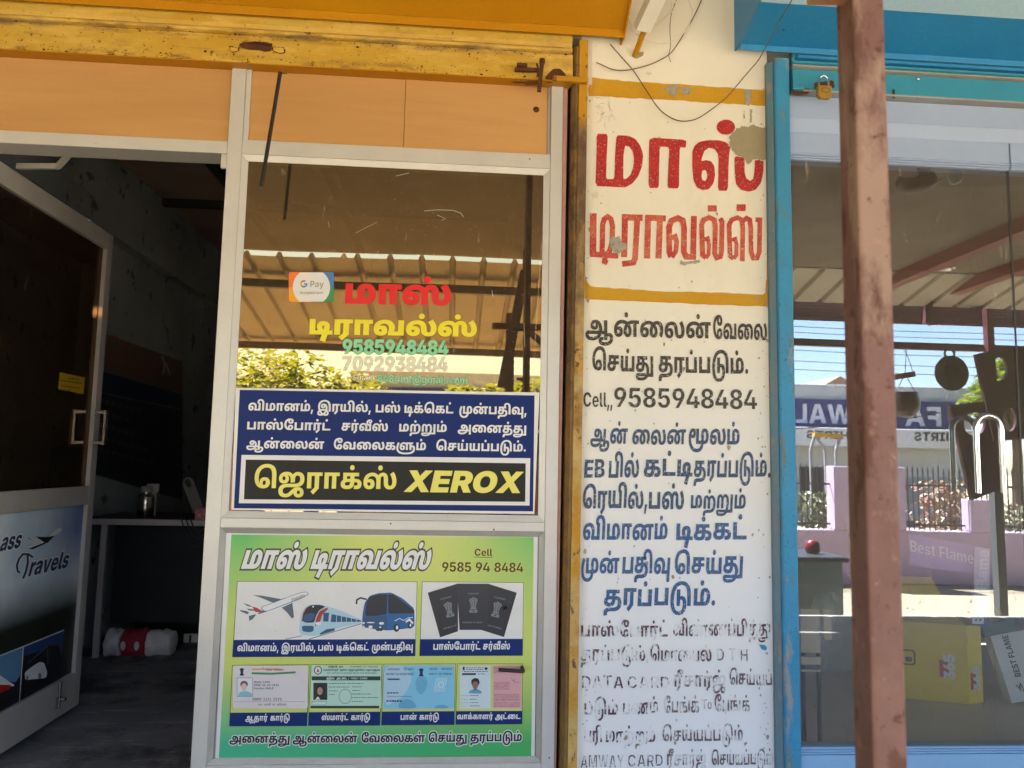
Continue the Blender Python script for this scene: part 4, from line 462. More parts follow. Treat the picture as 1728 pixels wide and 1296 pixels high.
def shape(s, font, lat):
    s2 = reorder(s); i = 0; x = 0; run = []
    while i < len(s2):
        for n in (3, 2, 1):
            k = ''.join(s2[i:i+n])
            if len(s2) >= i+n and (k in GL[font] or n == 1): break
        i += n; f = font if k in GL[font] else (lat if k in GL[lat] else 'DV')
        if k == ' ' or k not in GL[f]: x += 130; continue
        run.append((f, k, x)); x += GL[f][k][0]
    return run, x
def ink(run, off=0):
    xs = [p[0]+x for f, k, x in run for p in np.asarray(glyph(f, k, off)[0]).reshape(-1, 2)]
    return min(xs), max(xs)
def text_into(mb, s, font, o, ux, uz, width, body, shear=0.0, off=0, lat='L8', jit=0.0, m=0, lift=None):
    """lay a word from o along ux; width = inked width, body = height of the small letters, both in metres"""
    run, adv = shape(s, font, lat)
    if not run: return
    a, b = ink(run)
    ref = {'T8': 275, 'T6': 275, 'L8': 364, 'L5': 364, 'DV': 320}[run[0][0]]
    ky = body/ref; kx = width/max(b-a, 1); o = np.array(o, float); ux = np.array(ux, float); uz = np.array(uz, float)
    for f, k, x in run:
        A, T = glyph(f, k, off)
        jy = random.uniform(-jit, jit)*body; js = 1+random.uniform(-jit, jit)*1.2; jh = random.uniform(-jit, jit)*.5
        vs = []
        for p in A:
            yy = p[1]*ky*js + jy; xx = (p[0]+x-a)*kx + yy*(shear+jh)
            v = o + ux*xx + uz*yy
            if lift is not None: v = v + lift
            vs.append(v)
        mb.add(vs, T, m)
def words(parent, name, items, mat, y=-.002, font='T8', lat='L8', shear=0.0, off=0, jit=0.0):
    """items: (word, px0, px1, baseline py0, baseline py1, small letter height in px) measured on the wall plane"""
    mb = MB()
    for s, x0, x1, b0, b1, h in items:
        a = P(x0, b0, y); b = P(x1, b1, y); hz = (P(x0, b0-h, y)-a)[2]
        L = np.linalg.norm(b-a); u = (b-a)/L
        text_into(mb, s, font, a, u, (0, 0, 1), L, hz, shear, off, lat, jit)
    return mb.build(name, mat, parent)
def flat(parent, name, polys, mat, y, conv=None, rule='nz'):
    """closed outlines given as picture positions of marks on a wall plane"""
    cons = []
    for pl in polys:
        c = []
        for q in pl:
            p = P(*(conv(q) if conv else q), y); c.append((p[0], p[2]))
        cons.append(c)
    A, T = fill(cons, rule); mb = MB(); mb.add([(a[0], y, a[1]) for a in A], T)
    return mb.build(name, mat, parent)
def zc(x0, y0, k): return lambda q: (x0+q[0]/k, y0+q[1]/k)
# ------------------------------------------------------------------ materials
RUST = (.10, .035, .015); DIRT = (.10, .075, .05)
def zband(a, b, c, d):
    def f(n):
        z = n.xyz()[2]; return n.math('MULTIPLY', n.rng(z, a, b), n.rng(z, c, d, 1, 0))
    return f
def xband(a, b, c, d):
    def f(n):
        z = n.xyz()[0]; return n.math('MULTIPLY', n.rng(z, a, b), n.rng(z, c, d, 1, 0))
    return f
def low(a, b):
    return lambda n: n.rng(n.xyz()[2], a, b, 1, 0)
M = {}
M['yel_slat'] = paint('yellow_slat_paint', (.62, .42, .08), (.55, .31, .02), 3.5, spots=((26, .44, .14, (.20, .13, .06), .85, (.25, 1, 1), zband(2.700, 2.713, 2.722, 2.740)), (18, .52, .12, (.22, .12, .045), .9, (.5, 1, 1.4), low(2.640, 2.665)), (9, .50, .15, (.30, .19, .08), .75, (1, 1, 1), xband(.12, .30, 1, 2)), 
    (38, .615, .05, RUST, .85), (120, .63, .05, (.16, .07, .02), .8), (7, .60, .12, (.38, .22, .06), .6, (.5, 1, 2)), (5, .5, .2, (.80, .56, .16), .7, (1, 1, 4)), (14, .6, .12, DIRT, .55, (.3, 1, 3))), rough=.42, bump=.25)
M['yel_hood'] = paint('yellow_hood_paint', (.54, .25, .004), (.48, .20, .004), 3, spots=(
    (6, .62, .2, (.40, .17, .01), .6), (42, .72, .03, (.12, .06, .03), .8)), rough=.38, bump=.12)
M['yel_guide'] = paint('yellow_guide_paint', (.54, .28, .012), (.50, .235, .016), 12, spots=(
    (16, .40, .10, (.24, .15, .085), .95, (1, 1, .5), zband(1.85, 2.1, 2.48, 2.53)), (11, .47, .05, (.15, .095, .06), .9, (2, 1, .5), zband(1.3, 1.9, 2.45, 2.52)),
    (30, .47, .07, (.12, .075, .045), .85, (1.2, 1, .5), zband(1.5, 1.8, 2.46, 2.52)),
    (9, .40, .2, (.56, .42, .19), .85, None, low(1.9, 2.2)), (14, .63, .02, (.20, .11, .07), .9, (1.4, 1, .5), low(1.3, 1.6)),
    (34, .61, .02, (.13, .05, .035), .9, (1, 1, .6)), (150, .66, .04, RUST, .8)), rough=.6, bump=.5, bscale=90, bdist=.002)
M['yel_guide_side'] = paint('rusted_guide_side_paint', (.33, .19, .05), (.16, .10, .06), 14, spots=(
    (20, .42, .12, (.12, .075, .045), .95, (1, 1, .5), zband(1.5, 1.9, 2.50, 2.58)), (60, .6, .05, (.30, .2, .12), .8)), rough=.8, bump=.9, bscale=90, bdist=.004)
M['rust'] = paint('rusty_iron', (.075, .028, .016), (.14, .05, .02), 30, spots=((60, .6, .1, (.22, .10, .045), .6),), rough=.85, bump=.7)
M['ply'] = paint('orange_ply', (.60, .34, .135), (.49, .265, .095), 2.2, spots=(
    (9, .5, .25, (.60, .34, .13), .5, (.25, 1, 5)), (140, .74, .03, (.10, .05, .02), .7), (3, .62, .2, (.55, .27, .09), .6)), rough=.55, bump=.06, stretch=(.4, 1, 4), var=.12)
M['alu'] = paint('powder_coated_aluminium', (.63, .62, .61), (.57, .56, .55), 5, spots=(
    (70, .70, .03, (.22, .16, .10), .7), (12, .66, .15, (.42, .36, .28), .45), (200, .72, .02, (.08, .06, .05), .6)), rough=.38, metal=.15, bump=.06, var=.12)
M['alu_dull'] = paint('dull_aluminium', (.44, .43, .41), (.36, .34, .32), 8, spots=((60, .68, .05, (.16, .12, .09), .6),), rough=.5, metal=.25, bump=.1, var=.2)
M['bead'] = plain('rubber_bead', (.03, .028, .026), .6)
M['pink'] = paint('pink_edge_paint', (.55, .30, .26), (.45, .26, .22), 20, spots=((50, .6, .1, (.25, .17, .12), .8, (1, 1, .3)),), rough=.8, bump=.4)
M['board_white'] = plain('sign_sheet_white', (.76, .76, .78), .35, var=.05, bump=.02)
M['board_blue'] = paint('printed_blue', (.012, .028, .15), (.014, .034, .18), 2, spec=.12, rough=.45, bump=.02, var=.1)
M['board_blue2'] = paint('printed_caption_blue', (.014, .035, .18), (.012, .03, .15), 5, spec=.12, rough=.45, bump=.02, var=.1)
M['board_black'] = plain('printed_black', (.018, .017, .017), .5, var=.1, bump=.02, spec=.25)
M['print_white'] = plain('printed_white', (.76, .77, .80), .35, var=.05, bump=.0)
M['print_yellow'] = plain('printed_yellow', (.80, .74, .13), .35, var=.05, bump=.0)
M['print_dark'] = plain('printed_dark', (.012, .015, .025), .35, bump=.0)
M['outline'] = plain('printed_outline', (.035, .05, .03), .35, bump=.0)
M['print_grey'] = plain('printed_grey', (.28, .29, .30), .4, bump=.0)
M['print_brown'] = plain('printed_brown', (.05, .04, .008), .35, bump=.0)
M['vinyl_red'] = plain('red_vinyl', (.74, .010, .012), .5, bump=.0, var=.04)
M['vinyl_yellow'] = plain('yellow_vinyl', (.86, .75, .015), .35, bump=.0, var=.04)
M['vinyl_green'] = plain('green_vinyl', (.24, .68, .40), .4, bump=.0, var=.06)
M['vinyl_cream'] = plain('cream_vinyl', (.78, .73, .60), .4, bump=.0, var=.06)
def rgb(name, r, g, b, rough=.4): return plain(name, s2l((r, g, b)), rough, bump=0, var=.05)
# glossy print with a green to yellow to teal ground
n = NT('printed_green_ground'); X, Y_, Z_ = n.xyz()
f1 = n.rng(Z_, 1.29, .98, 0, 1); f2 = n.rng(Z_, .93, .74, 0, 1)
tx = n.math('MULTIPLY', n.rng(n.math('ABSOLUTE', n.math('ADD', n.rng(X, -.61, .25, -0.5, 0.5), .05)), .12, .5), 1.0)
n1 = n.N.new('ShaderNodeMath'); n1.operation = 'ABSOLUTE'; n.L.new(n.rng(X, -.61, .25, -1.1, .9), n1.inputs[0])
topc = n.mix(n.rng(n1.outputs[0], .25, 1.0), s2l((206, 214, 120)), s2l((92, 186, 104)))
mid = s2l((200, 214, 116)); bot = n.mix(n.rng(X, -.6, .25), s2l((74, 184, 146)), s2l((74, 172, 98)))
c = n.mix(n.rng(f1, .0, .75), topc, mid); c = n.mix(f2, c, bot); n.base(c); n.set(.33, spec=.35); n.bump(n.noise(7, 2, .4), .5, .0015)
M['poster_ground'] = n.mat
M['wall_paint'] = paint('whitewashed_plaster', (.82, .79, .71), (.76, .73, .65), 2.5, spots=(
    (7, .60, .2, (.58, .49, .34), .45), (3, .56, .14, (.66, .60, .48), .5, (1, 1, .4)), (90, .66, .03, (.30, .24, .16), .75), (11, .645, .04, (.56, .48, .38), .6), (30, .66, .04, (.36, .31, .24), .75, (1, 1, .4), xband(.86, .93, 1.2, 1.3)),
    (26, .64, .05, (.33, .27, .19), .7, (1, 1, .5), xband(.30, .31, .39, .43)), (5, .10, .2, (.78, .80, .86), 1.0, None, low(1.15, 2.0))), rough=.8, bump=.35, bscale=26, bdist=.0015, var=.08)  # lower wall whiter and bluer: the cooler light there, put into the colour
M['wall_band'] = paint('ochre_band_paint', (.60, .33, .02), (.56, .29, .018), 6, spots=((13, .68, .012, (.74, .70, .60), .95), (60, .72, .03, (.3, .2, .1), .7)), rough=.7, bump=.2)
M['cement'] = paint('bare_cement', (.36, .32, .22), (.32, .28, .19), 9, spots=((50, .62, .1, (.22, .2, .16), .5),), rough=.9, bump=.5)
M['cement2'] = paint('flaked_cement', (.42, .40, .35), (.30, .28, .24), 60, spots=((110, .55, .1, (.18, .17, .15), .7),), rough=.95, bump=.9)
def worn(name, col, alt, thr, wid, scale=60, amt=1.0, zlow=None, edge=None):
    """sign painter's enamel that has flaked: where it is gone the wall shows through"""
    n = NT(name); c = n.mix(n.rng(n.noise(18, 4), .38, .62), col, alt); n.base(c); n.set(.5)
    a = n.rng(n.noise(scale, 8, .7, n.scaled((1, 1, .7))), thr, thr+wid, 1, 1-amt)
    a2 = n.rng(n.noise(230, 2, .5), .62, .66, 1, .3)
    a = n.math('MULTIPLY', a, a2); n.alpha(a); n.bump(n.noise(70, 4), .2, .001); return n.mat
M['red_enamel'] = worn('red_enamel', (.40, .016, .02), (.48, .024, .022), .70, .04, 40)
M['red_enamel_old'] = worn('flaked_red_enamel', (.46, .03, .025), (.58, .13, .07), .60, .05, 60, .85)
M['black_enamel'] = worn('black_enamel', (.035, .028, .022), (.06, .045, .03), .74, .03, 50)
M['blue_enamel'] = worn('dark_blue_enamel', (.028, .07, .18), (.045, .07, .11), .72, .05, 50)
M['blue_enamel2'] = worn('blue_enamel', (.022, .09, .27), (.05, .12, .26), .72, .05, 50)
M['maroon_enamel'] = worn('faded_maroon_enamel', (.13, .04, .06), (.07, .045, .07), .47, .05, 26, .94)
M['maroon_faint'] = worn('faint_maroon_enamel', (.16, .09, .09), (.12, .09, .11), .45, .10, 34, .86)
M['blue_steel'] = paint('turquoise_steel_paint', (.025, .23, .54), (.03, .28, .60), 2.5, spots=((90, .72, .02, (.5, .55, .55), .7), (28, .72, .02, (.05, .05, .05), .8)), rough=.35, bump=.1)
M['blue_guide'] = paint('worn_turquoise_paint', (.045, .29, .54), (.05, .25, .47), 8, spots=(
    (26, .56, .07, (.16, .20, .19), .9, (1, 1, .25)), (170, .60, .05, (.03, .06, .07), .85, (1, 1, .6), low(2.0, 2.35)), (9, .5, .2, (.02, .24, .48), .8, None, low(1.2, 1.6)), (15, .6, .06, (.36, .30, .22), .8, (1, 1, .3))), rough=.5, bump=.5, bdist=.002)
M['blue_slat'] = paint('turquoise_slat_paint', (.055, .31, .47), (.045, .28, .44), 5, spots=((70, .70, .03, (.3, .28, .22), .8), (20, .62, .1, (.14, .22, .22), .7, (.3, 1, 3))), rough=.4, bump=.2)
M['sky_lit_blue'] = paint('sky_lit_blue_paint', (.28, .44, .60), (.25, .41, .57), 3, rough=.5, bump=.1)  # hood front only: the brighter sky light on it is put into the colour
M['lilac'] = paint('lilac_frame_paint', (.36, .46, .70), (.33, .43, .66), 3, spots=((60, .74, .02, (.1, .1, .12), .6), (10, .62, .2, (.30, .34, .42), .5)), rough=.4, bump=.08, var=.08)
M['sky_frame'] = paint('sky_blue_frame_paint', (.27, .47, .74), (.24, .43, .70), 3, rough=.4, bump=.08, var=.08)
M['post'] = paint('red_oxide_post_paint', (.215, .115, .10), (.15, .072, .064), 14, spots=((34, .53, .06, (.11, .05, .038), .85, (1, 1, .4)), (14, .52, .08, (.34, .23, .18), .8, (1, 1, .35)), (70, .60, .05, (.09, .04, .03), .8), (120, .66, .03, (.50, .40, .34), .8), (40, .60, .12, (.46, .26, .19), .5), (14, .58, .12, (.24, .10, .08), .5, (1, 1, .5)), (95, .70, .03, (.55, .36, .28), .7)), rough=.6, bump=.4, bscale=120)
M['steel'] = plain('brushed_steel', (.62, .60, .56), .18, 1.0)
M['chrome'] = plain('chrome', (.86, .86, .88), .06, 1.0, var=.02, bump=.0)
M['brass'] = paint('brass', (.72, .44, .10), (.60, .36, .08), 30, rough=.35, metal=.7, bump=.1)
M['wire_dark'] = plain('dark_wire', (.10, .08, .06), .8)
M['wire_white'] = plain('white_wire', (.72, .70, .62), .5)
M['plastic_white'] = plain('white_plastic', (.72, .71, .66), .35, var=.08)
M['black'] = plain('black_rod', (.02, .02, .022), .5)
M['dark_laminate'] = paint('dark_laminate', (.030, .030, .036), (.02, .02, .025), 4, rough=.45)
M['cream_edge'] = plain('pale_edging', (.55, .50, .50), .5)
M['int_wall'] = paint('grimy_blue_plaster', (.46, .50, .50), (.30, .34, .34), 2.6, spots=((9, .60, .03, (.09, .1, .1), .8), (13, .72, .02, (.32, .36, .34), .6)), rough=.9, bump=.5)
M['int_ceil'] = paint('grimy_ceiling', (.42, .31, .27), (.34, .25, .21), 3, rough=.9)
M['int_floor'] = paint('dirty_sheen_floor', (.22, .23, .27), (.13, .135, .16), 4, spots=((5, .54, .10, (.42, .43, .48), .7, (.5, 2, 1)), (20, .60, .05, (.55, .56, .60), .6, (.5, 2.4, 1)), (3, .5, .1, (.05, .05, .06), .8)), rough=.55, bump=.4)  # pale streaks are the floor's sheen put into the colour
M['grey_floor'] = paint('grey_display_floor', (.70, .67, .61), (.60, .58, .53), 5, spots=((20, .64, .1, (.30, .29, .27), .4),), rough=.35, bump=.1)
def glass(name, refl, fac, trans, rough=0.0, wav=.0, dust=.05, tint2=None):
    n = NT(name); n.N.remove(n.b)
    g = n.N.new('ShaderNodeBsdfGlossy'); g.inputs['Roughness'].default_value = rough
    c = n.mix(n.rng(n.noise(3, 4), .3, .7), refl, tint2 or tuple(x*.93 for x in refl)); n.L.new(c, g.inputs['Color'])
    t = n.N.new('ShaderNodeBsdfTransparent'); t.inputs['Color'].default_value = (*trans, 1)
    d = n.N.new('ShaderNodeBsdfDiffuse'); d.inputs['Color'].default_value = (.55, .50, .42, 1)
    m = n.N.new('ShaderNodeMixShader'); m.inputs[0].default_value = fac; n.L.new(t.outputs[0], m.inputs[1]); n.L.new(g.outputs[0], m.inputs[2])
    m2 = n.N.new('ShaderNodeMixShader')
    st = n.rng(n.noise(40, 6, .7, n.scaled((1, 1, .25))), .62, .78, 0, .35); sp = n.rng(n.noise(260, 2), .70, .75, 0, .5)
    k = n.math('ADD', n.math('ADD', st, sp), dust); n.L.new(k, m2.inputs[0])
    n.L.new(m.outputs[0], m2.inputs[1]); n.L.new(d.outputs[0], m2.inputs[2]); n.L.new(m2.outputs[0], n.out.inputs[0])
    if wav:
        b = n.N.new('ShaderNodeBump'); b.inputs['Strength'].default_value = 1; b.inputs['Distance'].default_value = wav
        n.L.new(n.noise(1.6, 1, .3), b.inputs['Height']); n.L.new(b.outputs[0], g.inputs['Normal'])
    return n.mat
M['glass_film'] = glass('bronze_film_glass', (.62, .42, .20), .46, (.36, .24, .12), wav=.0012, dust=.045)
M['glass_clear'] = glass('shop_glass', (.56, .60, .69), .34, (.93, .95, .95), wav=.0006, dust=.05)
M['glass_back'] = glass('glass_inner_face', (.2, .2, .2), .02, (.95, .95, .95), dust=0)
M['glass_door'] = glass('dark_film_door_glass', (.60, .46, .32), .22, (.42, .28, .17), dust=.015)
M['sack'] = paint('woven_sack', (.80, .80, .82), (.60, .60, .63), 14, rough=.7, bump=.6, bscale=40, bdist=.006)
M['sack_red'] = paint('woven_sack_red_print', (.42, .03, .06), (.32, .02, .05), 14, rough=.7, bump=.5, bscale=40, bdist=.006)
# ------------------------------------------------------------------ building shell
FZ = .56                                        # shop floor level
def struct(name, mb, mats, label=None):
    o = mb.build(name, mats); return tag(o, label, kind='structure')
m = MB(); m.box(-2.6, .300, .055, 5.0, FZ-.25, FZ); struct('shop_floor', m, M['int_floor'])
m = MB(); m.box(.94, 4.6, .06, 3.6, FZ-.25, FZ+.10); struct('display_floor', m, M['grey_floor'])
# the wall pillar between the two shops
PX0, PX1 = .352, .934
pw = thing('pillar_wall', 'whitewashed wall pillar covered in Tamil painted lettering between the two shopfronts', 'wall', (.65, 0, 0))
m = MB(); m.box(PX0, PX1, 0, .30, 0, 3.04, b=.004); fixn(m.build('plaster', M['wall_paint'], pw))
ZA = zc(980, 0, 4.32); ZB = zc(930, 170, 4.32); ZC = zc(930, 450, 4.32)
def wob(pts, a=.6, k=4):
    out = []
    for i, p in enumerate(pts):
        q = pts[(i+1) % len(pts)]; L = math.dist(p, q); nn = max(1, int(L/40)) if k else 1
        for j in range(nn): t = j/nn; out.append((p[0]+(q[0]-p[0])*t+random.uniform(-a, a)*(j > 0), p[1]+(q[1]-p[1])*t+random.uniform(-a, a)*(j > 0)*2))
    return out
flat(pw, 'ochre_band', [wob([(60, 566), (400, 598), (800, 620), (1368, 660), (1362, 772), (1000, 752), (640, 728), (60, 700)], 2)], M['wall_band'], -.0012, ZA)
flat(pw, 'ochre_band', [wob([(246, 100), (252, 60), (262, 110), (285, 140), (330, 150), (640, 168), (800, 180), (1200, 188), (1545, 203), (1562, 190), (1566, 100), (1584, 90), (1584, 290), (1200, 278), (700, 256), (400, 244), (246, 234)], 1.5)], M['wall_band'], -.0012, ZC)
flat(pw, 'ochre_band', [wob([(1572, 560), (1590, 560), (1590, 1310), (1572, 1310)], 1.5)], M['wall_band'], -.0012, ZB)
def jag(poly, step=9, a=3.5):
    out = []
    for i, p in enumerate(poly):
        q = poly[(i+1) % len(poly)]; k = max(1, int(math.dist(p, q)/step))
        for j in range(k): out.append((p[0]+(q[0]-p[0])*j/k+random.gauss(0, a), p[1]+(q[1]-p[1])*j/k+random.gauss(0, a)))
    return out
# red sign painter's letters
def redpoly(): 
    I = []
    I.append([(333, 240), (413, 243), (406, 400), (400, 572), (462, 571), (466, 400), (476, 252), (560, 254), (615, 278), (650, 328), (672, 400), (662, 480), (635, 550), (590, 605), (540, 632), (458, 628), (322, 622), (330, 420)])
    H1 = [(540, 325), (527, 400), (525, 574), (552, 566), (580, 540), (600, 480), (605, 420), (595, 370), (572, 335)]
    I.append([(716, 268), (985, 285), (983, 342), (938, 338), (934, 480), (932, 640), (848, 636), (855, 480), (862, 338), (792, 333), (788, 480), (785, 636), (711, 636), (714, 400)])
    S = [(1030, 370), (1045, 330), (1080, 300), (1140, 288), (1220, 288), (1270, 300), (1310, 330), (1296, 400), (1289, 656), (1217, 655), (1222, 430), (1216, 385), (1190, 352), (1150, 342), (1118, 365), (1098, 420), (1096, 442), (1130, 432), (1165, 440), (1190, 475), (1196, 540), (1185, 600), (1150, 645), (1105, 652), (1065, 632), (1038, 580), (1030, 480)]
    H2 = [(1117, 503), (1103, 512), (1096, 545), (1102, 575), (1118, 586), (1133, 575), (1140, 545), (1132, 512)]
    U = [(1338, 404), (1410, 415), (1410, 520), (1422, 565), (1452, 585), (1474, 568), (1482, 520), (1487, 425), (1549, 427), (1547, 520), (1530, 600), (1490, 650), (1440, 663), (1385, 650), (1350, 610), (1340, 550)]
    return I + [H1, S, H2, U, ell(1274, 192, 67, 55)]
def smooth(poly, it=1, r=.12):
    for _ in range(it):
        out = []
        for i, p in enumerate(poly):
            a = poly[i-1]; b = poly[(i+1) % len(poly)]
            f = lambda u, v, t: (u[0]+(v[0]-u[0])*t, u[1]+(v[1]-u[1])*t)
            out += [f(p, a, r), f(p, b, r)]
        poly = out
    return poly
flat(pw, 'lettering', [smooth(p) for p in redpoly()], M['red_enamel'], -.0016, ZB, rule='eo')
def strokes(L): return [ribbon(p, w) for p, w in L]
tr = [([(308, 820), (305, 1125)], 48), ([(285, 1118), (490, 1132)], 40), ([(372, 1105), (376, 900), (388, 862), (412, 845), (436, 862), (448, 910), (444, 1040), (425, 1100), (395, 1125), (390, 1172), (412, 1182)], 38),
      ([(540, 832), (532, 1140)], 44), ([(516, 848), (668, 854)], 46), ([(630, 850), (612, 1150), (600, 1180), (518, 1190)], 42),
      ([(708, 835), (700, 1150)], 44), ([(690, 852), (836, 858)], 44), ([(794, 850), (783, 1150)], 44),
      ([(876, 1140), (862, 1100), (860, 920), (878, 875), (925, 855), (960, 872), (970, 930), (968, 1100), (985, 1138), (1036, 1138), (1042, 840)], 42), ([(876, 1000), (905, 988), (916, 1030), (908, 1100), (880, 1142)], 34),
      ([(1130, 1145), (1105, 1125), (1098, 905), (1112, 868), (1155, 852), (1190, 868), (1198, 920), (1192, 1110), (1208, 1145), (1235, 1135), (1243, 1090), (1246, 880), (1232, 858)], 36), ([(1116, 1012), (1142, 1002), (1152, 1050), (1148, 1120), (1128, 1148)], 28),
      ([(1330, 1150), (1305, 1130), (1298, 905), (1316, 868), (1360, 852), (1392, 870), (1398, 930), (1394, 1170)], 34), ([(1318, 1016), (1343, 1006), (1352, 1050), (1350, 1125), (1330, 1152)], 28),
      ([(1394, 880), (1425, 856), (1448, 868), (1456, 920), (1458, 1100), (1474, 1148), (1502, 1146), (1518, 1100), (1522, 868), (1490, 866)], 34)]
flat(pw, 'lettering', strokes(tr) + [rect(1142, 762, 1208, 808), rect(1353, 755, 1419, 805)], M['red_enamel_old'], -.0016, ZB)
words(pw, 'lettering', [('ஆன்லைன்', 988, 1199.7, 566.5, 571.5, 27), ('வேலை', 1204, 1294.6, 572, 574.3, 26)], M['black_enamel'], font='T8', jit=.02)
words(pw, 'lettering', [('செய்து', 999.4, 1102.5, 624.8, 627.6, 26), ('தரப்படும்.', 1111.7, 1262.6, 628.2, 630.5, 26)], M['black_enamel'], font='T6', jit=.02)
words(pw, 'lettering', [('Cell,,', 984.4, 1034, 686.5, 687, 25), ('9585948484', 1036, 1278, 687.3, 691, 34)], M['black_enamel'], font='L8', lat='L8', jit=.01, off=-5)
BW = [[('ஆன்', 996, 1058.5, 748, 749.3, 25), ('லைன்', 1066.6, 1156.8, 749.8, 750, 25), ('மூலம்', 1162, 1248, 750, 750.3, 25)],
      [('EB', 985.6, 1020, 805.3, 805.5, 31), ('பில்', 1026.8, 1078, 805.5, 805.5, 28), ('கட்டி', 1086, 1168.4, 803.7, 804, 27), ('தரப்படும்.', 1170.7, 1300, 804.5, 805, 27)],
      [('ரெயில்,', 983, 1092, 857.5, 858, 28), ('பஸ்', 1094.8, 1154, 858.5, 858.5, 28), ('மற்றும்', 1165.6, 1258, 858.5, 858.5, 22)],
      [('விமானம்', 983.7, 1126, 911, 911, 27), ('டிக்கட்', 1141, 1259.8, 911, 911, 27)],
      [('முன்', 980.5, 1044.6, 967, 967, 26), ('பதிவு', 1050, 1130, 967.5, 967.5, 27), ('செய்து', 1138, 1253, 968, 968, 27)],
      [('தரப்படும்.', 1019, 1206.6, 1022, 1022, 28)]]
for i, it in enumerate(BW): words(pw, 'lettering', it, M['blue_enamel'] if i < 3 else M['blue_enamel2'], font='T6', jit=.035, shear=.04)
MW = [[('பாஸ்போர்ட்', 980.5, 1126.8, 1074.7, 1074.5, 19), ('விண்ணப்பித்து', 1136, 1300, 1073.5, 1073.5, 20)],
      [('தரப்படும்,', 979.8, 1094, 1115.2, 1115.5, 19), ('மொபைல்', 1097, 1201, 1116, 1116, 19)],
      [('D', 1210, 1222, 1116, 1116, 22), ('T', 1230, 1242, 1116, 1116, 22), ('H', 1250, 1262, 1116, 1116, 22)],
      [('DATA', 982, 1052, 1162, 1161.6, 22), ('CARD', 1059, 1130, 1161.6, 1161.5, 21)],
      [('ரீசார்ஜ்', 1138, 1225, 1159.5, 1159, 19), ('செய்யப்', 1231, 1303, 1156, 1156, 19)],
      [('படும்', 985.5, 1043, 1206, 1206, 19), ('பணம்', 1051.5, 1110.5, 1206, 1204, 19)],
      [('பேங்க்', 1120, 1180, 1203, 1202, 19), ('To', 1184.6, 1201, 1197, 1197, 18), ('பேங்க்', 1206, 1265.6, 1201, 1200, 19)],
      [('பரி', 985.5, 1016, 1253, 1253, 19), ('மாற்றம்', 1022, 1106, 1253, 1252.5, 19)],
      [('செய்யப்படும்', 1118, 1254, 1251, 1250, 19)],
      [('AMWAY', 979.8, 1052.7, 1296, 1295, 22), ('CARD', 1059.6, 1118.7, 1294, 1293.5, 21)],
      [('ரீசார்ஜ்', 1125.6, 1191.6, 1292, 1291, 18), ('செய்யப்படும்', 1201, 1305, 1291, 1290, 18)]]
for i, it in enumerate(MW):
    words(pw, 'lettering', it, M['maroon_enamel' if i in (0, 1, 3, 5, 7) else 'maroon_faint'], font='T6', lat='L5', jit=.03, off=-5)
big = [(1298, 262), (1330, 228), (1350, 205), (1385, 196), (1400, 182), (1440, 190), (1470, 176), (1510, 190), (1545, 200), (1586, 188), (1588, 430), (1545, 432), (1500, 424), (1470, 434), (1452, 456), (1436, 462), (1424, 440), (1400, 412), (1345, 392), (1318, 352), (1296, 318), (1308, 290)]
flat(pw, 'paint_rim', [jag(big, 12, 8)], M['print_white'], -.0022, ZB)
flat(pw, 'cement_patch', [jag(big, 8, 3.2)], M['cement'], -.0026, ZB)
flat(pw, 'cement_patch', [jag([(430, 1010), (450, 985), (475, 1000), (500, 985), (512, 1030), (550, 1040), (552, 1090), (520, 1085), (500, 1112), (455, 1108), (428, 1060)], 7, 3)], M['cement2'], -.0026, ZB)
flat(pw, 'cement_patch', [jag([(935, 1185), (960, 1172), (1010, 1172), (1080, 1158), (1088, 1180), (1020, 1188), (960, 1202)], 7, 2.5)], M['cement2'], -.0026, ZB)
for pl in ([(570, 642), (620, 650), (640, 622), (700, 618), (730, 640), (700, 655), (690, 712), (640, 685), (625, 665)], [(745, 632), (830, 645), (800, 660), (790, 690), (740, 690), (735, 660)], [(1190, 660), (1240, 655), (1246, 700), (1225, 770), (1195, 760), (1200, 700)]):
    flat(pw, 'cement_patch', [jag(pl, 7, 4)], M['cement2'], -.0026, ZA)
for pl in ([(1190, 790), (1198, 860), (1186, 865)], [(1238, 790), (1250, 800), (1246, 890), (1232, 900)]): flat(pw, 'paint_drip', [jag(pl, 8, 2)], M['cement2'], -.0021, ZA)
rg = random.Random(11)
m = MB()
for _ in range(230):                              # chips and specks in the paint film
    side = rg.random(); x = rg.uniform(984, 1300) if side < .45 else (rg.uniform(1275, 1300) if side < .8 else rg.uniform(982, 996)); y = rg.uniform(150, 1290); r = rg.uniform(.4, 1.5)*(1 if rg.random() < .85 else 2.2)
    c = [(x+r*rg.uniform(.5, 1.4)*math.cos(t), y+r*rg.uniform(.6, 2.0)*math.sin(t)) for t in np.linspace(0, 5.6, 7)]
    q = [P(*p, -.0013) for p in c]; A, T = fill([[(v[0], v[2]) for v in q]]); m.add([(a[0], -.0013, a[1]) for a in A], T)
tag(m.build('paint_chip', M['cement2'], pw), kind='stuff')
flat(pw, 'blue_splash', [wob([(1515, 395), (1560, 400), (1575, 420), (1565, 440), (1535, 430)], 4)], M['blue_guide'], -.0026, zc(930, 996, 4.32))
# fine cracks and cobwebs on the plaster
m = MB()
for (sx, sy, k) in [(110, 720, 12), (170, 830, 14), (190, 770, 16)]:
    for _ in range(k//2):
        x, y = sx+random.uniform(-40, 60), sy+random.uniform(-40, 60); pts = []
        a = random.uniform(0, 6.28)
        for j in range(5): pts.append(P(*ZA((x, y)), -.002)); a += random.uniform(-.9, .9); x += 16*math.cos(a); y += 16*math.sin(a)
        m.tube(pts, .00025, 3)
m.build('cobweb', M['wire_dark'], pw)
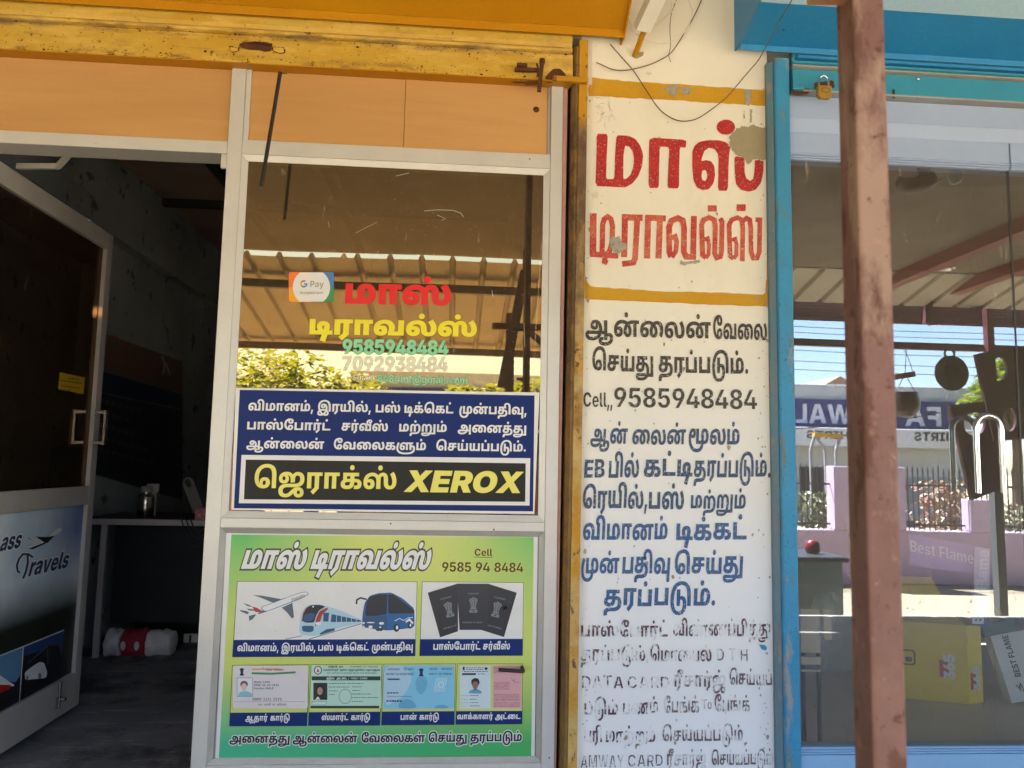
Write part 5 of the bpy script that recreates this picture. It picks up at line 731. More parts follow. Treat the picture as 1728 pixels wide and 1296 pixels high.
# ------------------------------------------------------------------ wall over the shops, hidden behind hoods
uw = thing('shop_building_wall', 'cream rendered wall above the yellow and turquoise shutter hoods', 'wall', (0, 0, 2.8))
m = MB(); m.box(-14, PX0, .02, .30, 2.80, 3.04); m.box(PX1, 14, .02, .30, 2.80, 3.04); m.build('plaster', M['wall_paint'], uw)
m = MB(); m.box(-14, -1.46, .0, .2, 0, 2.8); m.box(-1.46, PX0, .06, .2, 0, FZ-.002); m.box(PX1, 5.5, .06, .2, 0, FZ-.002); m.box(3.9, 14, 0, .2, FZ, 2.8); m.build('plaster', M['cement'], uw)
# ------------------------------------------------------------------ yellow shutter, hood, guide
ys = thing('rolling_shutter', 'rolled-up yellow steel rolling shutter with rusty handle slot above the orange panels', 'shutter', (-.5, -.02, 2.62))
Z0 = 2.628
m = MB(); m.prism([(-.034, Z0), (-.036, Z0+.006), (-.030, Z0+.088), (-.026, Z0+.092), (-.012, Z0+.092), (-.004, Z0)], -2.6, .323); fixn(m.build('bottom_rail', M['yel_slat'], ys))
m = MB(); m.prism([(-.045, Z0-.0035), (-.045, Z0-.0005), (-.002, Z0-.0005), (-.002, Z0-.0035)], -2.6, .318); m.build('bottom_lip', M['yel_hood'], ys)
m = MB(); m.prism([(-.026, Z0+.0925), (-.036, Z0+.0955), (-.039, Z0+.102), (-.036, Z0+.108), (-.026, Z0+.111), (-.014, Z0+.111), (-.014, Z0+.0925)], -2.6, .321, smooth=False); fixn(m.build('slat', M['yel_slat'], ys))
m = MB(); m.prism([(-.024, Z0+.112), (-.030, Z0+.125), (-.032, Z0+.145), (-.028, Z0+.165), (-.018, Z0+.18), (-.008, Z0+.18), (-.008, Z0+.112)], -2.6, .321); fixn(m.build('slat', M['yel_slat'], ys))
Z1 = zc(380, 0, 4.32)
flat(ys, 'handle_slot', [smooth([(102, 318), (150, 304), (230, 302), (300, 306), (345, 322), (338, 345), (334, 372), (290, 378), (250, 365), (170, 362), (120, 350), (106, 336)])], M['rust'], -.0365, Z1)
m = MB(); m.tube([P(*Z1((112, 322)), -.040), P(*Z1((220, 306)), -.044), P(*Z1((338, 330)), -.040)], .0022, 6); m.build('handle_rim', M['rust'], ys)
for pl in ([(340, 338), (432, 345), (438, 385), (400, 392), (345, 372)], [(30, 338), (100, 345), (98, 372), (60, 382), (34, 380)]): flat(ys, 'paint_flake', [jag(pl, 9, 3)], M['rust'], -.0366, Z1); flat(ys, 'paint_flake', [[(sum(q[0] for q in pl)/len(pl)+(q[0]-sum(k[0] for k in pl)/len(pl))*.82, sum(q[1] for q in pl)/len(pl)+(q[1]-sum(k[1] for k in pl)/len(pl))*.8) for q in pl]], M['yel_slat'], -.0369, Z1)
rg = random.Random(5)
m = MB()
for _ in range(420):
    x = rg.uniform(-1.33, .31); zz = rg.choice((rg.uniform(Z0+.004, Z0+.085), Z0+abs(rg.gauss(0, .012))+.004, Z0+.088-abs(rg.gauss(0, .008)))); r = rg.uniform(.0006, .0022)*(1 if rg.random() < .9 else 2)
    c = [(x+r*rg.uniform(.5, 1.6)*math.cos(t), zz+r*rg.uniform(.4, 1.2)*math.sin(t)) for t in np.linspace(0, 5.6, 7)]; A, T = fill([c]); m.add([(a[0], -.0364, a[1]) for a in A], T)
tag(m.build('rust_speck', M['rust'], ys), kind='stuff')
Z3 = zc(700, 0, 4.32)
m = MB()
m.bar(P(*Z3((728, 508)), -.045), P(*Z3((900, 512)), -.045), .010, .010); m.box(*[float(v) for v in (P(*Z3((745, 470)), -.05)[0], P(*Z3((820, 470)), -.05)[0])], -.056, -.036, wz(*Z3((780, 490)), -.05), wz(*Z3((780, 462)), -.05), b=.002)
m.bar(P(*Z3((930, 430)), -.052), P(*Z3((905, 668)), -.052), .007, .012); m.tube([P(*Z3((890, 465)), -.05), P(*Z3((900, 500)), -.058), P(*Z3((895, 560)), -.05)], .003, 6)
m.lathe([(0, 0), (.008, 0), (.008, .012), (0, .012)], P(*Z3((928, 445)), -.052)[0], -.052, P(*Z3((928, 445)), -.052)[2]-.006, 10)
m.build('latch', M['rust'], ys)
flat(ys, 'rust_patch', [wob(smooth([(1010, 500), (1060, 500), (1100, 540), (1100, 570), (1010, 600), (960, 605), (950, 560)]), 6), wob([(700, 600), (900, 590), (930, 610), (860, 622)], 4)], M['rust'], -.0372, Z3)
# flaked rust along the lower edge of the rail and on the bead
m = MB()
for k in range(26):
    x = random.uniform(-1.3, .28); w = random.uniform(.004, .03)*(1.6 if random.random() < .15 else 1); h = random.uniform(.0015, .005)
    c = [(x+w*.5*math.cos(a)*random.uniform(.7, 1.2), Z0+.001+abs(math.sin(a))*h*random.uniform(.5, 1.4)) for a in np.linspace(0, math.pi, 8)]
    A, T = fill([c]); m.add([(a[0], -.0375, a[1]) for a in A], T)
tag(m.build('rust_fleck', M['rust'], ys), kind='stuff')
# hood
yh = thing('shutter_hood', 'deep yellow sheet-metal hood that houses the rolled yellow shutter', 'shutter hood', (-.5, -.06, 2.78))
ZL = 2.774; xr = .476
m = MB(); m.prism([(-.050, ZL-.004), (-.052, ZL+.020), (-.048, ZL+.020), (-.046, ZL-.004)], -2.6, xr, m=0)
m.prism([(-.052, ZL+.0205), (-.235, ZL+.13), (-.24, ZL+.26), (.02, ZL+.26), (.02, ZL+.25), (-.23, ZL+.25), (-.225, ZL+.135), (-.048, ZL+.024)], -2.6, xr)
fixn(m.build('sheet', M['yel_hood'], yh))
m = MB(); m.prism([(-.050, ZL), (-.235, ZL+.13), (-.24, ZL+.26), (.0, ZL+.26), (.0, ZL)], xr-.004, xr+.001); fixn(m.build('end_plate', M['yel_hood'], yh))
ZY = zc(700, 0, 4.32)
flat(yh, 'scuff', [ell(1415, 92, 32, 24)], M['rust'], -.115, ZY) if False else None
# guide channel
gd = thing('shutter_guide', 'rusty yellow steel guide channel running down the left edge of the painted pillar', 'shutter guide', (.35, -.02, 0))
m = MB(); m.prism([(.343, -.034), (.3685, -.034), (.3685, .02), (.343, .02)], 0, 2.765, axis=2); m.v = [(x-.0052*(2.765-z), y, z) for x, y, z in m.v]; fixn(m.build('channel', M['yel_guide'], gd))
m = MB(); m.prism([(.3245, -.012), (.3345, -.030), (.3425, -.030), (.3425, .05), (.3245, .05)], 0, 2.745, axis=2); m.v = [(x-.0052*(2.765-z), y, z) for x, y, z in m.v]; fixn(m.build('channel_lip', M['yel_guide_side'], gd))
m = MB(); a = P(*Z3((1005, 575)), -.044); b = P(*Z3((1262, 585)), -.044); m.box(a[0], b[0], -.052, -.035, a[2]-.008, a[2]+.008, b=.002); m.build('stop_tab', M['yel_guide'], gd)
m = MB(); m.box(PX0+.0005, .386, -.006, -.0003, wz(1003, 145), wz(1003, 66)); m.build('white_strip', M['plastic_white'], gd)
# pink edge strip beside the aluminium frame
m = MB(); m.box(.3000, .3125, -.004, .30, 0, 2.625); m.box(.3126, .3516, .06, .30, 0, 2.625, m=1); m.v = [(x-(.004*(2.625-z) if .301 < x < .32 else 0), y, z) for x, y, z in m.v]
o = m.build('wall_edge', [M['pink'], M['bead']]); tag(o, 'narrow pink painted wall edge between the aluminium frame and the yellow guide', 'wall')
# ------------------------------------------------------------------ aluminium shopfront
fr = thing('shopfront_frame', 'cream aluminium shopfront frame around the travel agency window and doorway', 'window frame', (-.3, 0, FZ))
D0, D1 = -.012, .05
def fbox(name, x0, x1, z0, z1, y0=D0, y1=D1, mat='alu', b=.0012):
    m = MB(); m.box(x0, x1, y0, y1, z0, z1, b=b); return fixn(m.build(name, M[mat], fr))
fbox('jamb', -.671, -.6305, FZ, 2.64); fbox('jamb', .2625, .2985, FZ, 2.64); fbox('jamb', -1.452, -1.412, FZ, 2.64)
fbox('rail', -.630, .262, 2.3695, 2.413, D0+.001); fbox('rail', -.630, .262, 1.3095, 1.336, D0+.001); fbox('rail', -.630, .262, FZ, .687, D0+.001)
fbox('door_head', -1.412, -.6715, 2.368, 2.405, D0+.001, .075); fbox('door_stop', -.688, -.6715, 2.325, 2.3675, D0+.002, .0)
def mitre(name, x0, x1, z0, z1, w, mat='alu'):      # four mitred glazing beads round an opening
    y0, y1 = -.0085, .02
    q = [((x0, z0), (x1, z0), (x1-w, z0+w), (x0+w, z0+w)), ((x1, z0), (x1, z1), (x1-w, z1-w), (x1-w, z0+w)), ((x1, z1), (x0, z1), (x0+w, z1-w), (x1-w, z1-w)), ((x0, z1), (x0, z0), (x0+w, z0+w), (x0+w, z1-w))]
    for c in q:
        cx = sum(p[0] for p in c)/4; cz = sum(p[1] for p in c)/4
        g = [(cx+(p[0]-cx)*.9990, cz+(p[1]-cz)*.994 if abs(c[0][0]-c[1][0]) > .1 else cz+(p[1]-cz)*.9994) for p in c]
        m = MB(); vs = [(p[0], y0-.001, p[1]) for p in g[:2]] + [(p[0], y0+.004, p[1]) for p in g[2:]] + [(p[0], y1, p[1]) for p in g]
        m.add(vs, [(0, 1, 2, 3), (7, 6, 5, 4), (0, 4, 5, 1), (1, 5, 6, 2), (2, 6, 7, 3), (3, 7, 4, 0)]); fixn(m.build(name, M[mat], fr))
mitre('glazing_bead', -.630, .262, 1.3365, 2.369, .018); mitre('glazing_bead', -.630, .262, .6875, 1.309, .0145, 'alu_dull')
fbox('glazing_bead', -.6300, -.616, 2.4135, 2.64, D0+.003); fbox('glazing_bead', .2530, .2620, 2.4135, 2.64, D0+.006, mat='alu_dull')
m = MB(); m.box(-.6118, .2438, -.0022, .0025, 1.3548, 2.3508, m=1); m.quad((-.6118, -.0026, 1.3548), (.2438, -.0026, 1.3548), (.2438, -.0026, 2.3508), (-.6118, -.0026, 2.3508), 0)
wg = m.build('window_pane', [M['glass_film'], M['glass_back']], fr)
m = MB(); m.box(-.6153, .2472, .0005, .004, .702, 1.2945); m.build('infill_panel', M['alu_dull'], fr)
xs = wx(681, 250)
for (x0, x1) in ((-1.412, -.6712), (-.6158, xs-.001), (xs+.0005, .2525)):
    m = MB(); zb = 2.4055 if x0 < -1 else 2.4135; yo = .0 if x0 != xs+.0005 else -.0016
    m.box(x0, x1, yo-.001, .012, zb, 2.66); m.build('ply_panel', M['ply'], fr)
m = MB(); a = P(905, 184.5, -.004); m.lathe([(0, -.001), (.0085, -.001), (.0095, 0), (.0085, .0015), (.0055, .002), (.005, .004), (0, .0045)], 0, 0, 0, 18)
m.v = [(a[0]+v[0], -.0028-v[2], a[2]+v[1]) for v in m.v]; fixn(m.build('screw', M['rust'], fr))
for (px, py) in ((893, 271), (1003-77, 1296-20), (660, 883), (833, 893)):
    m = MB(); a = P(px, py); m.lathe([(0, 0), (.0022, 0), (.0016, .001), (0, .0012)], 0, 0, 0, 10); m.v = [(a[0]+v[0], D0-.0003-v[2], a[2]+v[1]) for v in m.v]; fixn(m.build('screw', M['rust'], fr))
m = MB()
for pts, w in (([(716, 356), (740, 354), (765, 355), (778, 360), (782, 366)], 2.2), ([(738, 363), (752, 369), (745, 372)], 1.4), ([(668, 297), (690, 292)], 2), ([(600, 393), (636, 375)], 1.2), ([(554, 374), (556, 384)], 1.2), ([(884, 545), (886, 585)], 1.2), ([(830, 490), (832, 500)], 2)):
    q = [P(*p, -.0029) for p in ribbon(pts, w*.5)]; A, T = fill([[(v[0], v[2]) for v in q]]); m.add([(a[0], -.0029, a[1]) for a in A], T)
tag(m.build('scratch', M['alu_dull'], fr), kind='stuff')
# lettering stuck on the window
G1 = zc(380, 440, 5.76)
wl = thing('window_lettering', 'red and yellow Tamil vinyl shop name with phone numbers stuck on the brown window', 'lettering', (-.2, -.003, 1.6))
words(wl, 'lettering', [('மாஸ்', 583, 760, 511, 514.6, 31)], M['vinyl_cream'], -.0033, 'T8', off=3)
words(wl, 'lettering', [('மாஸ்', 583, 760, 511, 514.6, 31)], M['vinyl_red'], -.0037, 'T8', off=9)
words(wl, 'lettering', [('டிராவல்ஸ்', 522.4, 803.7, 563.3, 567.6, 24)], M['outline'], -.0031, 'T8', off=13)
words(wl, 'lettering', [('டிராவல்ஸ்', 522.4, 803.7, 563.3, 567.6, 24)], M['vinyl_yellow'], -.0037, 'T8', off=8)
words(wl, 'lettering', [('9585948484', 578, 756, 596.8, 598.9, 24.3)], M['outline'], -.0031, 'L8', off=14)
words(wl, 'lettering', [('9585948484', 578, 756, 596.8, 598.9, 24.3)], M['vinyl_green'], -.0037, 'L8', off=9)
words(wl, 'lettering', [('7092938484', 577.6, 755, 625, 626.7, 24)], M['print_grey'], -.0031, 'L8', off=12)
words(wl, 'lettering', [('7092938484', 577.6, 755, 625, 626.7, 24)], M['vinyl_cream'], -.0037, 'L8', off=9)
words(wl, 'lettering', [('Email', 595, 628, 641.4, 641.6, 9), (':', 631.5, 633.5, 641.4, 641.6, 9)], M['outline'], -.0031, 'L5', lat='L5', shear=.2, off=10)
words(wl, 'lettering', [('Email', 595, 628, 641.4, 641.6, 9), (':', 631.5, 633.5, 641.4, 641.6, 9)], M['vinyl_cream'], -.0037, 'L5', lat='L5', shear=.2)
words(wl, 'lettering', [('8484mt@gmail.com', 636, 788.5, 645, 648, 13)], M['outline'], -.0031, 'L8', off=10)
words(wl, 'lettering', [('8484mt@gmail.com', 636, 788.5, 645, 648, 13)], M['vinyl_green'], -.0037, 'L8')
# payment sticker
gp = thing('payment_sticker', 'white payment sticker with orange, blue and green corners on the brown window', 'sticker', (-.37, -.003, 1.9))
def rrect(x0, y0, x1, y1, r, n=5):
    out = []
    for cx, cy, a in ((x1-r, y0+r, -90), (x1-r, y1-r, 0), (x0+r, y1-r, 90), (x0+r, y0+r, 180)):
        for i in range(n+1): t = math.radians(a+90*i/n); out.append((cx+r*math.cos(t), cy+r*math.sin(t)))
    return out
x0, y0, x1, y1 = 487.3, 459, 563.6, 509.8; cx, cy = 525.6, 484.8
def clip_rr(qx0, qy0, qx1, qy1): return [(min(max(p[0], qx0), qx1), min(max(p[1], qy0), qy1)) for p in rrect(x0, y0, x1, y1, 4)]
for (q, col) in (((x0, y0, cx, cy), (238, 120, 50)), ((cx, y0, x1, cy), (72, 128, 190)), ((cx, cy, x1, y1), (60, 140, 80)), ((x0, cy, cx, y1), (245, 165, 30))):
    flat(gp, 'corner', [clip_rr(*q)], rgb('sticker_%d' % col[0], *col), -.0040)
circ = [(min(max(p[0], x0), x1), min(max(p[1], y0+.8), y1-.8)) for p in ell(cx, cy, 31.5, 31.5, 48)]
flat(gp, 'white_disc', [circ], M['print_white'], -.0046)
for a0, a1, col in ((200, 300, (219, 68, 55)), (150, 200, (244, 180, 0)), (60, 150, (15, 157, 88)), (0, 60, (66, 133, 244))):
    pts = [(512.8+5*math.cos(math.radians(a)), 479+5*math.sin(math.radians(a))) for a in np.linspace(a0, a1, 8)]
    flat(gp, 'logo_ring', [ribbon(pts, 2.4)], rgb('logo_%d' % col[0], *col), -.0052)
flat(gp, 'logo_ring', [ribbon([(513, 479.2), (518.9, 479.2)], 2.3)], rgb('logo_blue', 66, 133, 244), -.0053)
words(gp, 'lettering', [('Pay', 523.5, 546, 484.5, 485, 11)], M['print_grey'], -.0052, 'L5', lat='L5')
words(gp, 'lettering', [('Accepted', 506, 530.5, 496, 496.3, 5), ('here', 533, 545, 496.3, 496.5, 5)], M['print_grey'], -.0052, 'L5', lat='L5')
# ------------------------------------------------------------------ blue XEROX board
K = zc(370, 640, 3.0316)
sb = thing('xerox_signboard', 'blue printed board with white Tamil text and a black XEROX box behind the window', 'signboard', (-.18, -.01, 1.36))
def slab(parent, name, quad_, y0, y1, mat, conv):
    p = [P(*conv(q), y1) for q in quad_]; m = MB(); vs = [(a[0], y0, a[2]) for a in p]+[(a[0], y1, a[2]) for a in p]
    m.add(vs, [(0, 1, 2, 3), (7, 6, 5, 4), (0, 4, 5, 1), (1, 5, 6, 2), (2, 6, 7, 3), (3, 7, 4, 0)]); return fixn(m.build(name, mat, parent))
slab(sb, 'sheet', [(84, 44), (1638, 68), (1612, 690), (62, 668)], -.0045, -.0092, M['board_white'], K)
flat(sb, 'blue_print', [[(105, 54), (1613, 83), (1605, 676), (75, 660)]], M['board_blue'], -.0097, K)
flat(sb, 'white_border', [[(114, 387), (1591, 404), (1587, 646), (100, 634)]], M['board_white'], -.0102, K)
flat(sb, 'black_print', [[(136, 411), (1568, 430), (1565, 627), (126, 614)]], M['board_black'], -.0107, K)
def kw(parent, name, items, mat, y, K, sc, **a):
    return words(parent, name, [(s, *[K((x0, b0))[0], K((x1, b1))[0]], K((x0, b0))[1], K((x1, b1))[1], h/sc) for s, x0, x1, b0, b1, h in items], mat, y, **a)
for w_ in [('விமானம்,', 148, 480, 159, 164, 38), ('இரயில்,', 502, 775, 164, 168, 38), ('பஸ்', 800, 925, 169, 171, 38), ('டிக்கெட்', 947, 1197, 172, 175, 38), ('முன்பதிவு,', 1228, 1572, 176, 181, 38)]: kw(sb, 'lettering', [w_], M['print_white'], -.0103, K, 3.0316)
for w_ in [('பாஸ்போர்ட்', 142, 568, 256, 262, 38), ('சர்வீஸ்', 625, 862, 262, 266, 38), ('மற்றும்', 920, 1163, 267, 270, 38), ('அனைத்து', 1220, 1570, 271, 276, 38)]: kw(sb, 'lettering', [w_], M['print_white'], -.0103, K, 3.0316)
for w_ in [('ஆன்லைன்', 138, 535, 352, 357, 38), ('வேலைகளும்', 585, 1057, 358, 363, 38), ('செய்யப்படும்.', 1110, 1568, 364, 370, 38)]: kw(sb, 'lettering', [w_], M['print_white'], -.0103, K, 3.0316)
kw(sb, 'lettering', [('ஜெராக்ஸ்', 178, 905, 556, 562, 80)], M['print_yellow'], -.0113, K, 3.0316)
kw(sb, 'lettering', [('XEROX', 948, 1535, 574, 580, 106)], M['print_yellow'], -.0113, K, 3.0316, font='L8', shear=.2, off=10)
# ------------------------------------------------------------------ green service poster
po = thing('service_poster', 'green and yellow printed poster with pictures of travel and identity cards below the window', 'poster', (-.18, -.002, .70))
Ka, Kb, Kc, Kd = zc(360, 870, 5.76), zc(640, 870, 5.76), zc(360, 1071, 5.76), zc(640, 1071, 5.76)
I_ = lambda q: q
YP = -.0026
slab(po, 'sheet', [(381.5, 899), (907.5, 902.5), (902, 1282), (363, 1286)], .0004, -.0020, M['board_white'], I_)
flat(po, 'green_print', [[(390.6, 902), (900.6, 906.6), (896.4, 1276), (369.2, 1279)]], M['poster_ground'], YP)
def fl(name, polys, mat, lv, K=I_, **a): return flat(po, name, polys, mat, YP-.0005*lv, K, **a)
def tw(items, mat, lv, K, sc=5.76, name='lettering', **a): 
    a.setdefault('font', 'T8')
    return words(po, name, [(s, K((x0, b0))[0], K((x1, b1))[0], K((x0, b0))[1], K((x1, b1))[1], h/sc) for s, x0, x1, b0, b1, h in items], mat, YP-.0005*lv, **a)
T_ = [('மாஸ்', 407, 512, 959.3, 959.6, 29.5), ('டிராவல்ஸ்', 524, 722, 959.6, 960, 29.5)]
tw(T_, M['outline'], 1, I_, 1, shear=.26, off=34); tw(T_, M['print_white'], 2, I_, 1, shear=.26, off=6)
tw([('Cell', 800.8, 830.8, 938, 938.3, 12.2)], M['print_yellow'], .5, I_, 1, font='L8', off=16); tw([('Cell', 800.8, 830.8, 938, 938.3, 12.2)], M['print_brown'], 1, I_, 1, font='L8')
fl('underline', [[(799.5, 939.6), (831.5, 939.9), (831.5, 940.9), (799.5, 940.6)]], M['print_brown'], 1)
ph = [('9585', 745.8, 795, 964.6, 965, 16.2), ('94', 802.5, 827, 965, 965.2, 16.2), ('8484', 834, 883, 965.3, 965.8, 16.2)]
tw(ph, M['print_yellow'], .5, I_, 1, font='L8', off=16); tw(ph, M['print_brown'], 1, I_, 1, font='L8')
def panel(tl, tr, br, bl, cl, cr, fillm='board_white'):
    fl('panel_edge', [[(tl[0]-.8, tl[1]-.8), (tr[0]+.8, tr[1]-.8), (br[0]+.8, br[1]+.8), (bl[0]-.8, bl[1]+.8)]], M['outline'], 1)
    fl('picture_ground', [[tl, tr, (cr[0], cr[1]), (cl[0], cl[1])]], M[fillm], 2)
    fl('caption_band', [[cl, cr, br, bl]], M['board_blue2'], 2)
panel((401, 981.5), (703.5, 982), (700, 1106.6), (392.5, 1108.3), (394.8, 1079.8), (701, 1078.3))
panel((713, 982), (883, 983.6), (881.5, 1105.8), (708.5, 1106.3), (709.6, 1078.6), (882, 1078))
M['card_ground'] = rgb('card_yellow_green', 205, 214, 128)
panel((392.5, 1123), (521.7, 1122), (517.5, 1224.6), (387.5, 1225), (388.8, 1202.6), (518.2, 1202), 'card_ground')
panel((525.5, 1122), (644.5, 1121), (640.6, 1223.6), (520.6, 1224.2), (521.5, 1201.8), (641.2, 1201), 'card_ground')
panel((648, 1121), (768.3, 1120.6), (766, 1222.6), (644, 1223.2), (644.8, 1200.8), (766.6, 1200), 'card_ground')
panel((772, 1120.6), (881.6, 1120.6), (880.6, 1221.4), (769.4, 1222.2), (769.8, 1200), (880.8, 1199.6), 'card_ground')
W_ = M['print_white']
tw([('விமானம்,', 232, 632, 161, 160, 54), ('இரயில்,', 660, 990, 160, 158, 54), ('பஸ்', 1018, 1165, 157, 156, 54), ('டிக்கெட்', 1197, 1510, 156, 153, 54), ('முன்பதிவு', 1540, 1938, 153, 150, 54)], W_, 3, Kc)
tw([('பாஸ்போர்ட்', 525, 982, 147, 145, 54), ('சர்வீஸ்', 1008, 1270, 145, 143, 54)], W_, 3, Kd)
tw([('ஆதார்', 310, 525, 837, 836, 45), ('கார்டு', 553, 740, 836, 835, 45)], W_, 3, Kc)
tw([('ஸ்மார்ட்', 1052, 1312, 831, 830, 45), ('கார்டு', 1337, 1522, 830, 829, 45)], W_, 3, Kc)
tw([('பான்', 207, 365, 828, 827, 45), ('கார்டு', 390, 578, 827, 826, 45)], W_, 3, Kd)
tw([('வாக்காளர்', 757, 1103, 822, 821, 43), ('அட்டை', 1125, 1372, 821, 819, 43)], W_, 3, Kd)
bt = [('அனைத்து', 387, 488.5, 1253.6, 1253.4, 11.6), ('ஆன்லைன்', 493.7, 602.7, 1253.4, 1253, 11.6), ('வேலைகள்', 609.7, 717, 1253, 1252.2, 11.6), ('செய்து', 723, 787.6, 1252.2, 1251.5, 11.6), ('தரப்படும்', 793.6, 880.5, 1251.3, 1250.7, 11.6)]
tw(bt, W_, 1, I_, 1, off=38); tw(bt, M['print_dark'], 2, I_, 1)
# aeroplane
C1 = rgb('print_slate', 84, 100, 118); C2 = rgb('print_steel_blue', 70, 105, 130); C3 = rgb('print_plane_white', 228, 230, 236); C4 = rgb('print_crimson', 176, 50, 60); C5 = rgb('print_navy', 22, 42, 84)
C6 = rgb('print_sky', 172, 208, 226); C7 = rgb('print_bus_blue', 24, 96, 160); C8 = rgb('print_dark_glass', 26, 34, 52); C9 = rgb('print_mid_blue', 36, 84, 128)
fl('aeroplane_wing', [[(380, 772), (470, 778), (660, 812), (700, 798), (690, 815), (585, 848), (560, 840), (440, 790)]], C1, 3, Ka)
fl('aeroplane_tail', [[(288, 848), (355, 872), (380, 890), (330, 880)], [(322, 903), (400, 912), (420, 928), (345, 922)], [(258, 918), (325, 928), (350, 945), (330, 960), (262, 930)]], C1, 3, Ka)
fl('aeroplane_tail', [[(375, 885), (420, 895), (500, 940), (410, 938), (395, 912)]], C4, 3.4, Ka)
fl('aeroplane_body', [smooth([(455, 890), (560, 855), (700, 800), (850, 745), (905, 740), (928, 752), (915, 775), (850, 810), (740, 850), (600, 905), (500, 940), (430, 962), (440, 940), (490, 938)], 2, .2)], C2, 3.6, Ka)
fl('aeroplane_body', [smooth([(460, 893), (560, 859), (700, 804), (850, 750), (903, 744), (922, 753), (908, 772), (848, 804), (740, 843), (600, 898), (505, 934)], 2, .2)], C3, 4, Ka)
fl('aeroplane_wing', [[(665, 895), (768, 848), (784, 985), (765, 1002), (735, 965), (715, 940)]], C1, 4.4, Ka); fl('aeroplane_tail', [[(345, 975), (420, 957), (385, 1005), (350, 1025)]], C1, 4.4, Ka)
fl('aeroplane_engine', [ell(806, 878, 26, 24), ell(786, 895, 9, 20)], C3, 4.6, Ka)
tw([('Emirates', 762, 888, 838, 790, 34)], C5, 4.8, Ka, font='L5', lat='L5')
# railcar
fl('train_body', [smooth([(838, 1060), (850, 960), (880, 905), (930, 868), (1020, 862), (1110, 880), (1240, 925), (1445, 1015), (1455, 1040), (1300, 1075), (1100, 1120), (1050, 1160), (960, 1172), (850, 1155), (835, 1120)], 1, .15)], C6, 3, Ka)
fl('train_windscreen', [smooth([(858, 1020), (872, 950), (905, 895), (950, 870), (1040, 868), (1090, 885), (1030, 920), (1000, 970), (980, 1040), (900, 1042)], 1, .15)], C8, 4, Ka)
fl('train_windscreen', [smooth([(872, 1010), (890, 960), (960, 945), (990, 960), (970, 1020), (890, 1030)], 1, .2)], C9, 4.6, Ka)
fl('train_stripe', [smooth([(1100, 895), (1120, 905), (1060, 960), (1040, 1030), (985, 1085), (1000, 1000), (1030, 930)], 1, .15)], C4, 4.2, Ka); fl('train_stripe', [ribbon([(860, 1030), (875, 950), (900, 905)], 7)], C4, 4.2, Ka)
fl('train_grille', [smooth([(858, 1072), (978, 1072), (972, 1125), (930, 1135), (868, 1125)], 1, .15), [(1070, 945), (1125, 945), (1118, 1030), (1068, 1030)], [(1150, 958), (1430, 1018), (1435, 1032), (1140, 1035)], [(1100, 1105), (1180, 1095), (1180, 1118), (1040, 1160), (1035, 1145)]], C9, 4, Ka)
for k in range(5): fl('train_window_post', [[(1195+k*48, 962+k*12), (1201+k*48, 963+k*12), (1200+k*48, 1036), (1194+k*48, 1036)]], C6, 4.8, Ka)
fl('rail', [ribbon([(700, 1202), (860, 1168)], 6), ribbon([(930, 1202), (1100, 1150), (1440, 1050)], 7)], C2, 3.2, Ka)
fl('train_headlamp', [ell(1020, 1050, 28, 16, 20, .4), ell(970, 886, 8, 8)], C3, 4.9, Ka)
# coach; its left part in Ka, right part runs on
fl('coach_body', [smooth([(1445, 1080), (1450, 960), (1470, 850), (1520, 780), (1600, 755), (1730, 748), (1840, 805), (1955, 905), (1955, 1090), (1700, 1118), (1570, 1105)], 1, .1)], C7, 3, Ka)
fl('coach_windscreen', [smooth([(1475, 950), (1490, 830), (1530, 785), (1610, 765), (1690, 762), (1685, 960), (1560, 978), (1480, 975)], 1, .1)], C8, 4, Ka)
fl('coach_windows', [smooth([(1700, 770), (1745, 765), (1830, 825), (1948, 920), (1948, 950), (1700, 955)], 1, .08)], C8, 4, Ka)
fl('coach_front', [[(1455, 985), (1690, 975), (1690, 1110), (1580, 1104), (1450, 1085)]], C9, 3.5, Ka)
fl('coach_mirror', [ribbon([(1390, 862), (1395, 820), (1430, 800), (1490, 815)], 16), ribbon([(1665, 800), (1680, 772), (1710, 778), (1712, 830)], 10)], C8, 4.4, Ka)
fl('coach_lamp', [ell(1635, 1048, 24, 13), ell(1460, 1045, 12, 10), ell(1530, 1040, 40, 6), ell(1622, 1085, 9, 8), ell(1462, 1078, 8, 8), [(1510, 1070), (1545, 1070), (1545, 1095), (1510, 1095)]], C3, 4.2, Ka)
fl('coach_wheel', [ell(1780, 1092, 30, 38), ell(1912, 1068, 20, 32), [(1570, 1103), (1650, 1108), (1640, 1122), (1590, 1122)]], C8, 4.2, Ka)
fl('coach_wheel_hub', [ell(1786, 1088, 12, 20), ell(1916, 1066, 8, 16)], C3, 4.6, Ka)
fl('coach_swirl', [ribbon([(1762, 1025), (1810, 1000), (1850, 1020), (1890, 995), (1940, 990)], 6), ribbon([(1870, 1035), (1905, 1010), (1940, 1050)], 18)], C3, 4.6, Ka)
